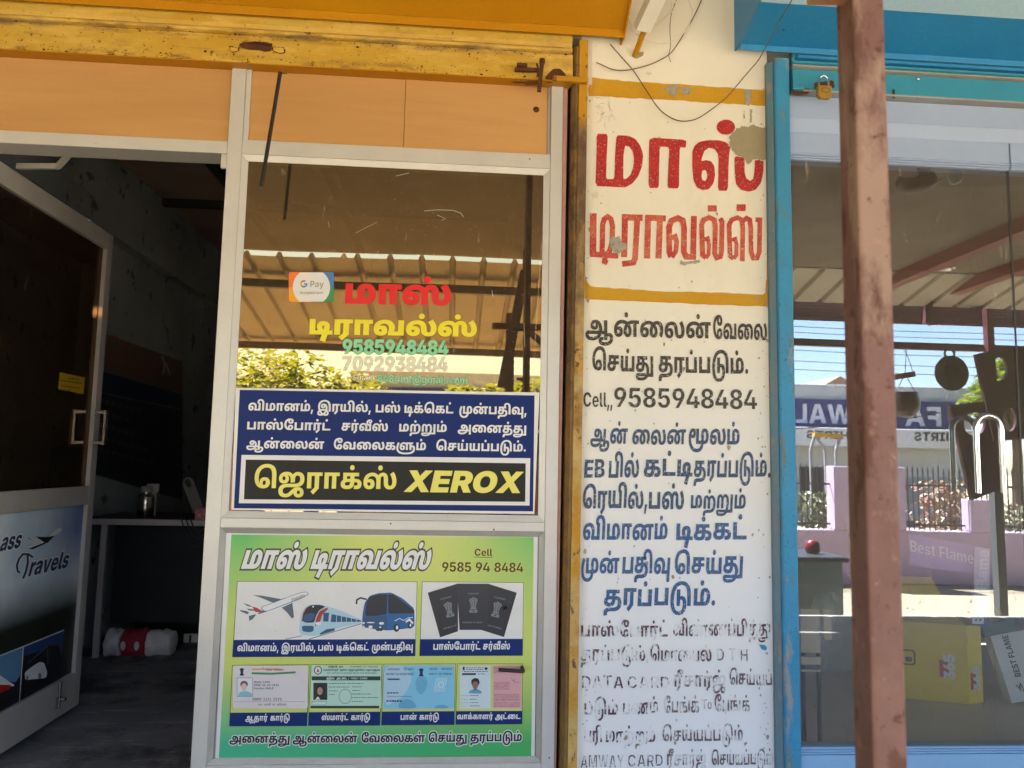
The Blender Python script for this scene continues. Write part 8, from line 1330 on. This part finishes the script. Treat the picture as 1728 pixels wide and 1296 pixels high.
for i, (xx, w) in enumerate(((3.42, .10), (4.08, .10))):
    m = MB(); m.box(xx, xx+w, -3.99, -.05, 2.97, 3.0585 if True else 0); tag(m.build('canopy_beam', redm), 'maroon painted beam fixed under the concrete canopy, %s' % ('nearer the painted pillar' if i == 0 else 'farther along the street'), 'beam', 'beams under the canopy')
m = MB(); m.box(-3.4, -3.2, -3.58, -.003, .545, 3.055, b=.01); o = fixn(m.build('added_shade_wall', M['cement'])); tag(o, 'added unseen cement wall that shades the left face of the post', 'wall')  # unseen wall, added to keep light off the post's left face
# corrugated sheet awning
cor = paint('galvanised_sheet', (.50, .45, .36), (.42, .37, .29), 3, spots=((4, .6, .15, (.30, .22, .14), .6, (1, .3, 1)), (60, .70, .04, (.2, .14, .09), .6)), rough=.55, metal=.15, bump=.1)
aw = thing('sheet_awning', 'sloping corrugated sheet awning on steel purlins beyond the canopy slab', 'awning', (0, -4.5, 2.6))
def sheet(x0, x1, ya, za, yb, zb, name='corrugated_sheet', pitch=.24, rib=.055, h=.035):
    m = MB(); x = x0; xs_ = []
    while x < x1: xs_ += [(x, 0), (x+pitch-rib, 0), (x+pitch-rib*.72, h), (x+pitch-rib*.28, h)]; x += pitch
    vs = [(a_, ya, za+b_) for a_, b_ in xs_]+[(a_, yb, zb+b_) for a_, b_ in xs_]; k = len(xs_)
    m.add(vs, [(i, i+1, k+i+1, k+i) for i in range(k-1)]); return m.build(name, cor, aw)
zt_a = 3.03; sl = math.tan(math.radians(10.4)); yE = -5.8
zE = zt_a-sl*(SE-yE)
for (x0, x1, dz) in ((-13.8, -1.0, .0), (-.98, 1.4, .004)): sheet(x0, x1, SE-.005, zt_a-.006+dz, yE, zE-.006+dz)
sheet(1.42, 13.8, SE+.15, zt_a+.022, -4.02, zt_a-.036+sl*.0-sl*.42)
pm = plain('purlin_steel', (.22, .18, .14), .6); 
for k, t in enumerate((.16, .86)):
    y = SE+(yE-SE)*t; z = zt_a-sl*(SE-y)-.05; m = MB(); m.box(-13.8, 1.41, y-.03, y+.03, z-.065, z-.0012); tag(m.build('purlin', pm, aw), None)
mar = plain('maroon_steel_paint', (.10, .018, .026), .45)
mg = thing('steel_truss', 'dark maroon steel truss carrying the right end of the awning', 'frame', (2.9, -5.0, 0))
def vb(name, p, q, yv, w, mat=mar, par=None): m = MB(); m.bar(V(*p, yv), V(*q, yv), w, w, ref=(0, 1, 0)); return m.build(name, mat, par or mg)
p1 = V(1667, 1000, 4.25); pt_ = V(1667, 468, 4.1); m = MB(); m.box(pt_[0]-.03, pt_[0]+.03, -4.13, -4.07, 0, pt_[2]); m.build('post', mar, mg); m = MB(); m.box(pt_[0]-.036, pt_[0]+.036, -4.136, -4.064, .3, 1.42); m.build('post_wrap', plain('grey_wrap', (.09, .095, .10), .35), mg)
b1 = V(1335, 572, 4.2); b2 = V(1728, 588, 4.2); m = MB(); m.box(b1[0]-.5, 5.8, -4.23, -4.18, V(1500, 581, 4.2)[2]-.03, V(1500, 581, 4.2)[2]+.03); m.build('rail', mar, mg)
for (p, q, yv, w) in (((1555, 500), (1650, 472), 4.0, .07), ((1565, 505), (1728, 508), 4.0, .06), ((1650, 475), (1728, 500), 4.0, .05), ((1570, 545), (1660, 517), 4.0, .035), ((1570, 500), (1566, 545), 4.0, .05)): vb('brace', p, q, yv, w)
m = MB(); 
for k in range(7): z = V(1500, 506+k*5.6, 4.35)[2]; m.box(1.45, 13.6, -4.365, -4.345, z-.007, z+.007)
m.box(1.45, 13.6, -4.385, -4.366, V(1500, 543, 4.35)[2], V(1500, 503, 4.35)[2]); lv_ = m.build('louvre_panel', plain('louvre_maroon', (.15, .045, .045), .6), mg)
# left awning post seen in the brown glass
lp = thing('awning_post', 'brown steel post with cross arm and leaning brace at the edge of the left awning', 'post', (.3, -3.6, 0)); bm_ = plain('brown_steel', (.26, .155, .10), .6)
a = V(861, 530, 3.4); m = MB(); m.box(a[0]-.03, a[0]+.03, -3.43, -3.37, 0, a[2]); m.build('tube', bm_, lp)
for (p, q, w) in (((889, 356), (889, 462), .055), ((886, 460), (846, 655), .07), ((830, 551), (916, 553), .045), ((884, 553), (916, 580), .045)): m = MB(); m.bar(V(*p, 3.35), V(*q, 3.35), w, w, ref=(0, 1, 0)); m.build('brace', bm_, lp)
# compound wall
lav = paint('lavender_compound_paint', (.58, .44, .56), (.53, .40, .51), 1.5, spots=((3, .62, .15, (.36, .28, .33), .4),), rough=.85, bump=.2, bscale=8)
YW = 7.8
cw = thing('compound_wall', 'low lavender compound wall with square pillars across the sandy street', 'wall', (2, -YW, 0))
ztopw = V(1500, 896, YW)[2]
m = MB(); m.box(-9, 12, -YW-.2, -YW, 0, ztopw, b=.01); fixn(m.build('low_wall', lav, cw))
zpt = V(1420, 789, YW)[2]
for (a, b, t) in ((1407, 1528, 789), (1637, 1672, 842), (1350, 1367, 789)):
    x0, x1 = V(a, 800, YW)[0], V(b, 800, YW)[0]; m = MB(); m.box(x0, x1, -YW-.21 if t != 789 or a > 1400 else -YW-2.0, -YW+.02 if a > 1400 else -YW-1.7, ztopw+.001 if a > 1400 else 0, V(1500, t, YW)[2], b=.01); fixn(m.build('pillar', lav, cw))
for k in range(9):
    x0 = V(1672, 842, YW)[0]+1.6+k*1.6; m = MB(); m.box(x0, x0+.3, -YW-.21, -YW+.02, ztopw+.001, V(1500, 842, YW)[2], b=.01); fixn(m.build('pillar', lav, cw))
for k in range(7):
    x0 = -1.2-k*1.7; m = MB(); m.box(x0, x0+.3, -YW-.21, -YW+.02, ztopw+.001, zpt, b=.01); fixn(m.build('pillar', lav, cw))
fe = thing('iron_fence', 'dark iron railing with spear tips set on the lavender compound wall', 'fence', (2, -YW-.1, ztopw)); fm = plain('dark_iron', (.05, .035, .035), .6)
ztip = V(1500, 788, YW)[2]; proto = None
def spear():
    m = MB(); m.box(-.006, .006, -.006, .006, 0, ztip-ztopw-.06); m.add([(-.016, 0, ztip-ztopw-.06), (0, -.01, ztip-ztopw-.06), (.016, 0, ztip-ztopw-.06), (0, .01, ztip-ztopw-.06), (0, 0, ztip-ztopw+.02), (0, 0, ztip-ztopw-.09)], [(0, 1, 4), (1, 2, 4), (2, 3, 4), (3, 0, 4), (1, 0, 5), (2, 1, 5), (3, 2, 5), (0, 3, 5)]); return m
me_ = None; xg0, xg1 = V(1407, 800, YW)[0], V(1528, 800, YW)[0]; xs2 = [ -8+i*.075 for i in range(0, 250)]
cnt = 0
for x in xs2:
    if xg0-.05 < x < xg1+.05 or (x < 1.6 and int(x*13.34) % 3): continue
    if cnt >= 170: break
    cnt += 1
    if me_ is None: b_ = spear().build('fence_bar', fm, fe); me_ = b_.data
    else: b_ = link('fence_bar', me_, fe)
    b_.matrix_parent_inverse = Matrix.Identity(4); b_.location = Vector((x, -YW-.1, ztopw+.001+random.uniform(-.03, .03)))-fe.location
for z in (V(1500, 820, YW)[2], V(1500, 887, YW)[2]):
    m = MB(); m.box(-8, xg0, -YW-.115, -YW-.107, z-.012, z+.012); m.box(xg1, 11, -YW-.115, -YW-.107, z-.012, z+.012); m.build('fence_rail', fm, fe)
# shop building across the street with its mirrored-in-glass sign
YB = 20.0
bw = paint('pale_render', (.52, .54, .54), (.46, .48, .48), .6, spots=((1.5, .6, .2, (.38, .38, .36), .4),), rough=.85, bump=.1)
bd = thing('shirt_shop_building', 'pale flat roofed shop building across the street with a long blue sign', 'building', (4, -YB, 0))
xb1 = V(1640, 680, YB)[0]; zb1 = V(1500, 650, YB)[2]
m = MB(); m.box(-3, xb1, -YB-6, -YB, 0, zb1, b=.02); fixn(m.build('wall', bw, bd))
m = MB(); zc1, zc0 = V(1500, 726, YB)[2], V(1500, 757, YB)[2]; m.box(-3.2, V(1612, 730, YB)[0], -YB+.001, -YB+.9, zc0, zc1, b=.02); fixn(m.build('fascia', plain('fascia_white', (.62, .63, .64), .6), bd))
zs1, zs0 = V(1500, 676, YB)[2], V(1500, 726, YB)[2]; m = MB(); m.box(-3.1, V(1620, 700, YB)[0], -YB+.002, -YB+.12, zs0+.01, zs1, b=.01); fixn(m.build('sign_board', paint('sign_navy', (.035, .045, .17), (.03, .04, .15), 1, rough=.5), bd))
def streettext(s, pxr, pxl, pyb, hpx, mat, y):
    a = V(pxr, pyb, YB); b = V(pxl, pyb-(pxr-pxl)*.017, YB); mb = MB(); text_into(mb, s, 'L8', (a[0], y, a[2]), (-1, 0, 0), (0, 0, 1), abs(a[0]-b[0]), V(pxr, pyb-hpx, YB)[2]-a[2], 0, 0, 'L8'); mb.build('lettering', mat, bd)
streettext('FA', 1586, 1524, 720.5, 33, plain('sign_silver', (.62, .63, .66), .5), -YB+.125); streettext('WAL', 1434, 1341, 715.5, 33, plain('sign_silver2', (.62, .63, .66), .5), -YB+.125)
streettext('SHIRTS', 1594, 1514, 747, 14, M['print_dark'], -YB+.905); streettext('SHIRTS', 1421, 1339, 743, 13, M['print_dark'], -YB+.905)
m = MB(); m.box(V(1350, 800, YB)[0], V(1400, 800, YB)[0], -YB+.002, -YB+.03, .3, V(1400, 790, YB)[2]); m.build('doorway', M['dark_laminate'], bd)
for (a, b) in ((1530, 1572), (1586, 1630)): m = MB(); m.box(V(a, 800, YB)[0], V(b, 800, YB)[0], -YB+.002, -YB+.04, V(a, 850, YB)[2], V(a, 806, YB)[2]); m.build('window', plain('street_window_%d' % a, (.22, .27, .32), .3), bd)
YH = 34
hs = thing('tiled_roof_house', 'far house with a low pitched tiled gable above the parapet', 'house', (8, -YH, 0)); a = V(1384, 650, YH); t = V(1417, 633, YH); b = V(1450, 650, YH)
m = MB(); m.prism([(a[0]-.4, a[2]-.3), (b[0]+.4, a[2]-.3), (t[0], t[2])], -YH-8, -YH, axis=1); fixn(m.build('roof', paint('clay_tile', (.40, .24, .16), (.30, .18, .13), 3, rough=.9), hs)); m = MB(); m.box(a[0], b[0], -YH-7.8, -YH+.2-.3, 0, a[2]-.31); m.build('wall', bw, hs)
# trees
def tree(name, label, x, y, h, cr, rz, nleaf, seed, lsize=.11, cols=((.075, .12, .015), (.12, .16, .018), (.04, .07, .012))):
    rnd = random.Random(seed); t = thing(name, label, 'tree', (x, y, 0), 'trees across the street')
    m = MB(); m.tube([(x, y, 0), (x+.1, y, h*.35), (x-.05, y+.1, h*.6)], [.16, .12, .07], 8); cl = []
    for k in range(9):
        a = rnd.uniform(0, 6.28); r = cr*rnd.uniform(.3, .85); e = (x+r*math.cos(a), y+r*math.sin(a), h*.62+rz*rnd.uniform(-.5, .8)); m.tube([(x, y, h*.45), ((x+e[0])/2, (y+e[1])/2, (h*.5+e[2])/2+.1), e], [.06, .04, .015], 5); cl.append(e)
    m.build('trunk', plain(name+'_bark', (.16, .11, .07), .9), t)
    mats = [plain('leaf_%s_%d' % (label[:3], i), c, .6, spec=.3) for i, c in enumerate(cols)]
    for mm in mats:
        bb = mm.node_tree.nodes['Principled BSDF']; bb.inputs['Transmission Weight'].default_value = 0
        tr_ = mm.node_tree.nodes.new('ShaderNodeBsdfTranslucent'); tr_.inputs[0].default_value = (.26, .32, .02, 1); mx = mm.node_tree.nodes.new('ShaderNodeMixShader'); mx.inputs[0].default_value = .35
        mm.node_tree.links.new(bb.outputs[0], mx.inputs[1]); mm.node_tree.links.new(tr_.outputs[0], mx.inputs[2]); mm.node_tree.links.new(mx.outputs[0], mm.node_tree.nodes['Material Output'].inputs[0])
    m = MB()
    for _ in range(nleaf):
        c = rnd.choice(cl); u = [rnd.gauss(0, 1) for _ in range(3)]; L = math.sqrt(sum(v*v for v in u)); r = rnd.random()**.4*cr*.55
        p = [c[0]+u[0]/L*r, c[1]+u[1]/L*r, c[2]+u[2]/L*r*.75]; a = rnd.uniform(0, 6.28); tl = rnd.uniform(-1.1, 1.1); s = lsize*rnd.uniform(.6, 1.3)
        d1 = (math.cos(a)*s, math.sin(a)*s, math.sin(tl)*s*.6); d2 = (-math.sin(a)*s*.45, math.cos(a)*s*.45, math.cos(tl)*s*.3)
        m.add([(p[0]-d1[0], p[1]-d1[1], p[2]-d1[2]), (p[0]+d2[0], p[1]+d2[1], p[2]+d2[2]), (p[0]+d1[0], p[1]+d1[1], p[2]+d1[2]), (p[0]-d2[0], p[1]-d2[1], p[2]-d2[2])], [(0, 1, 2, 3)], rnd.randrange(3))
    tag(m.build('crown', mats, t), kind='stuff')
for (pxl, yv, h, cr, sd, lab) in ((435, 11, 3.6, 1.5, 1, 'bright green bushy tree at the far left of the street'), (530, 12, 3.5, 1.3, 2, 'loose yellow green tree behind the left end of the compound wall'), (585, 10.5, 3.0, .8, 3, 'small pale green tree next to the gap of sky'), (835, 12, 3.3, 1.1, 4, 'feathery green tree beside the brown awning post'), (900, 11, 3.3, 1.1, 5, 'light green drooping tree right of the brown awning post')):
    v = V(pxl, 650, yv); tree('street_tree', lab, v[0], v[1], h*.97, cr, .9, 8000, sd, .075)
v = V(1655, 640, 18); tree('street_tree', 'tall airy green tree beside the shirt shop building', v[0]+.9, v[1], 5.6, 1.15, 1.6, 3400, 6, .10)
v = V(1710, 640, 17); tree('street_tree', 'yellow green tree behind the hanging maroon boards', v[0]+1.2, v[1], 5.4, 1.2, 1.6, 3800, 9, .10)
# overhead lines
for k, py in enumerate((556, 566, 596, 614, 628)):
    m = MB(); ln = []
    for i in range(13):
        x_ = 1150+60*i; p = V(x_, py-16+(x_-1150)*.034*1.05+4*math.sin(i/12*math.pi), 14+k*.5); ln.append(p)
    m.tube(ln, .009, 4); tag(m.build('power_line', M['wire_dark']), 'thin black overhead line, number %s counted downwards above the building' % ('one', 'two', 'three', 'four', 'five')[k], 'power line', 'overhead power lines')
# grey cabinet and goods hung outside
ca = thing('grey_cabinet', 'grey green metal cabinet with a black lid standing under the awning', 'cabinet', (1.9, -3.6, 0)); a = V(1200, 940, 3.6); b = V(1426, 1036, 3.6)
m = MB(); m.box(1.55, b[0], -4.1, -3.6, .15, a[2]-.03, b=.005); fixn(m.build('body', paint('cabinet_grey', (.20, .26, .28), (.16, .21, .23), 4, rough=.65), ca))
m = MB(); m.box(1.5, b[0]+.03, -4.15, -3.55, a[2]-.029, a[2]+.01, b=.01); fixn(m.build('lid', M['black'], ca))
for x_ in (1.57, b[0]-.05): m = MB(); m.box(x_, x_+.04, -3.66, -3.62, 0, .149); m.build('leg', M['black'], ca)
YPn = 3.9; pc = V(1606, 629, YPn); r = abs(V(1635, 629, YPn)[0]-pc[0]); pn = thing('frying_pan', 'round black pan hung by its loop handle from the awning rail', 'pan', (pc[0], -YPn, pc[2]))
m = MB(); m.lathe([(0, 0), (r*.72, 0), (r, .05), (r*.98, .053), (r*.70, .006), (0, .006)], 0, 0, 0, 30); m.v = [(pc[0]+v[0], -YPn-.03+v[2], pc[2]+v[1]) for v in m.v]; fixn(m.build('dish', plain('pan_black', (.015, .015, .022), .25), pn))
m = MB(); m.tube([(pc[0]+r*.28*math.cos(t), -YPn, pc[2]+r*1.12+r*.26*math.sin(t)) for t in np.linspace(0, 6.28, 15)], r*.07, 6); m.tube([(pc[0], -YPn, pc[2]+r*1.4), (pc[0]-.01, -YPn, V(1606, 582, YPn)[2])], .003, 5); m.build('handle', M['black'], pn)
YQ = 3.7
def board(name, label, outer, holes, yv, K=None):
    Kz = zc(1300, 530, 4.037); cons = [[(lambda p: (p[0], p[2]))(V(*Kz(q), yv)) for q in c] for c in [outer]+holes]; A, T = fill(cons, 'eo'); m = MB(); th = .03
    m.add([(a[0], -yv, a[1]) for a in A], T); m.add([(a[0], -yv-th, a[1]) for a in A], [tuple(reversed(t)) for t in T])
    for c in cons: k = len(c); m.add([(p[0], -yv, p[1]) for p in c]+[(p[0], -yv-th, p[1]) for p in c], [(i, (i+1) % k, k+(i+1) % k, k+i) for i in range(k)])
    o = fixn(m.build(name, plain(name+'_maroon', (.075, .016, .022), .35))); tag(o, label, 'board')
board('hanging_board', 'maroon board with two oval holes hanging upright under the awning', [(1408, 268), (1560, 236), (1760, 225), (1790, 850), (1540, 870)], [ell(1573, 370, 57, 83, 28), ell(1645, 720, 46, 82, 28)], YQ)
board('tilted_board', 'darker tilted maroon board with one round hole below the upright board', [(1238, 625), (1468, 590), (1600, 1190), (1388, 1275)], [ell(1405, 750, 74, 82, 28)], 3.5)

# clutter of the street that shows in the right glass
YP2 = 3.9; c = V(1531, 680, YP2); rr = abs(V(1553, 680, YP2)[0]-c[0]); po2 = thing('hanging_pot', 'dark round bottomed pot hanging below the awning rail beside the post', 'pot', (c[0], -YP2, c[2]))
m = MB(); m.lathe([(0, -rr*1.1), (rr*.6, -rr*.95), (rr*.95, -rr*.4), (rr, .1*rr), (rr*.85, rr*.7), (rr*.9, rr*.8), (rr*.8, rr*.8), (rr*.75, .1*rr), (0, -rr*.9)], c[0], -YP2, c[2], 28); fixn(m.build('bowl', plain('pot_maroon', (.05, .012, .016), .3), po2))
m = MB(); m.tube([(c[0]-rr*.8, -YP2, c[2]+rr*.75), (c[0], -YP2, c[2]+rr*2.2), (c[0]+rr*.8, -YP2, c[2]+rr*.75)], .004, 6); m.tube([(c[0], -YP2, c[2]+rr*2.2), (c[0]+.02, -YP2, V(1531, 583, YP2)[2])], .003, 5); m.build('wire_handle', M['black'], po2)
a = V(1500, 637, YP2); b = V(1544, 630, YP2); m = MB(); m.bar(a, b, .05, .045); m.tube([b, V(1534, 600, YP2), V(1524, 583, YP2)], .003, 5); tag(m.build('hanging_ladle', plain('ladle_red', (.25, .02, .02), .35)), 'small red handled ladle hanging beside the dark pot', 'ladle')
m = MB(); m.tube([V(1336, 724, 3.7), V(1430, 716, 3.7), V(1523, 708, 3.7), V(1612, 692, 3.7)], .004, 5); tag(m.build('slack_cord', M['black']), 'thin black cord slung low between the awning posts', 'cord')
ga = thing('yellow_trestle', 'yellow topped metal trestle standing behind the railing', 'trestle', (4, -9, 0)); YG = 9.2
m = MB(); m.bar(V(1374, 733, YG), V(1421, 736, YG), .10, .06); m.build('top', plain('trestle_yellow', (.55, .32, .03), .6), ga)
for (p, q, r) in (((1376, 735), (1369, 760), (1370, 845)), ((1418, 738), (1411, 760), (1412, 845)), ((1376, 735), (1393, 757), (1396, 845))):
    m = MB(); m.bar(V(*p, YG), V(*q, YG), .035, .035); g_ = V(*r, YG); m.bar(V(*q, YG), (g_[0], g_[1], .0), .035, .035); m.build('leg', plain('trestle_grey', (.30, .30, .29), .5), ga)
hl = V(1350, 915, 4.0); m = MB(); m.lathe([(0, -.075), (.05, -.07), (.06, -.03), (.048, .015), (.02, .03), (0, .032)], hl[0]+.02, -3.8, .0, 20); m.v = [(x, y, z+a_) for (x, y, z), a_ in zip(m.v, [V(1426, 940, 3.6)[2]+.075]*len(m.v))]; tag(fixn(m.build('red_helmet', plain('helmet_red', (.22, .015, .02), .3))), 'small red helmet resting on the black lid of the grey cabinet', 'helmet')
def shrub(x, y, h, r, seed, lab, cols):
    rnd = random.Random(seed); t = thing('shrub', lab, 'shrub', (x, y, 0), 'shrubs behind the railing'); m = MB()
    for k in range(5): m.tube([(x, y, 0), (x+rnd.uniform(-r, r)*.6, y+rnd.uniform(-r, r)*.5, h*.8)], [.02, .006], 5)
    m.build('stem', plain('shrub_stem_%d' % seed, (.14, .10, .06), .9), t); m = MB()
    for _ in range(900):
        p = (x+rnd.gauss(0, r*.5), y+rnd.gauss(0, r*.5), h*(.12+.88*rnd.random())); a_ = rnd.uniform(0, 6.28); s_ = rnd.uniform(.03, .07); d1 = (math.cos(a_)*s_, math.sin(a_)*s_, rnd.uniform(-s_, s_)); d2 = (-math.sin(a_)*s_*.5, math.cos(a_)*s_*.5, rnd.uniform(-s_, s_)*.5)
        m.add([(p[0]-d1[0], p[1]-d1[1], p[2]-d1[2]), (p[0]+d2[0], p[1]+d2[1], p[2]+d2[2]), (p[0]+d1[0], p[1]+d1[1], p[2]+d1[2]), (p[0]-d2[0], p[1]-d2[1], p[2]-d2[2])], [(0, 1, 2, 3)], rnd.randrange(2))
    tag(m.build('leaves', [plain('shrub_leaf_%d_%d' % (seed, i), c_, .6) for i, c_ in enumerate(cols)], t), kind='stuff')
v = V(1388, 860, 9.0); shrub(v[0], v[1], 1.15, .38, 21, 'upright green shrub seen through the railing by the yellow trestle', ((.10, .14, .03), (.30, .30, .16)))
v = V(1605, 860, 9.4); shrub(v[0], v[1], 1.35, .45, 22, 'dry straw coloured shrub beside the shirt shop window', ((.42, .32, .18), (.30, .14, .08)))
v = V(1712, 860, 9.4); shrub(v[0], v[1], 1.0, .6, 23, 'low grey green shrub at the far right behind the railing', ((.16, .18, .08), (.25, .22, .14)))
rg = random.Random(3); m = MB()
for _ in range(900):                              # stones and litter scattered on the sand
    x, y = rg.uniform(-6, 12), rg.uniform(-7.6, -2.95); r = rg.uniform(.006, .022); a_ = rg.random()*6
    vs = [(x+r*math.cos(a_+k*2.1)*rg.uniform(.7, 1.3), y+r*math.sin(a_+k*2.1)*rg.uniform(.7, 1.3), .0) for k in range(3)]+[(x, y, r*.7)]; m.add(vs, [(0, 1, 3), (1, 2, 3), (2, 0, 3)])
tag(m.build('gravel', plain('gravel_grey', (.22, .18, .13), .9)), 'loose gravel scattered over the sandy street', kind='stuff')
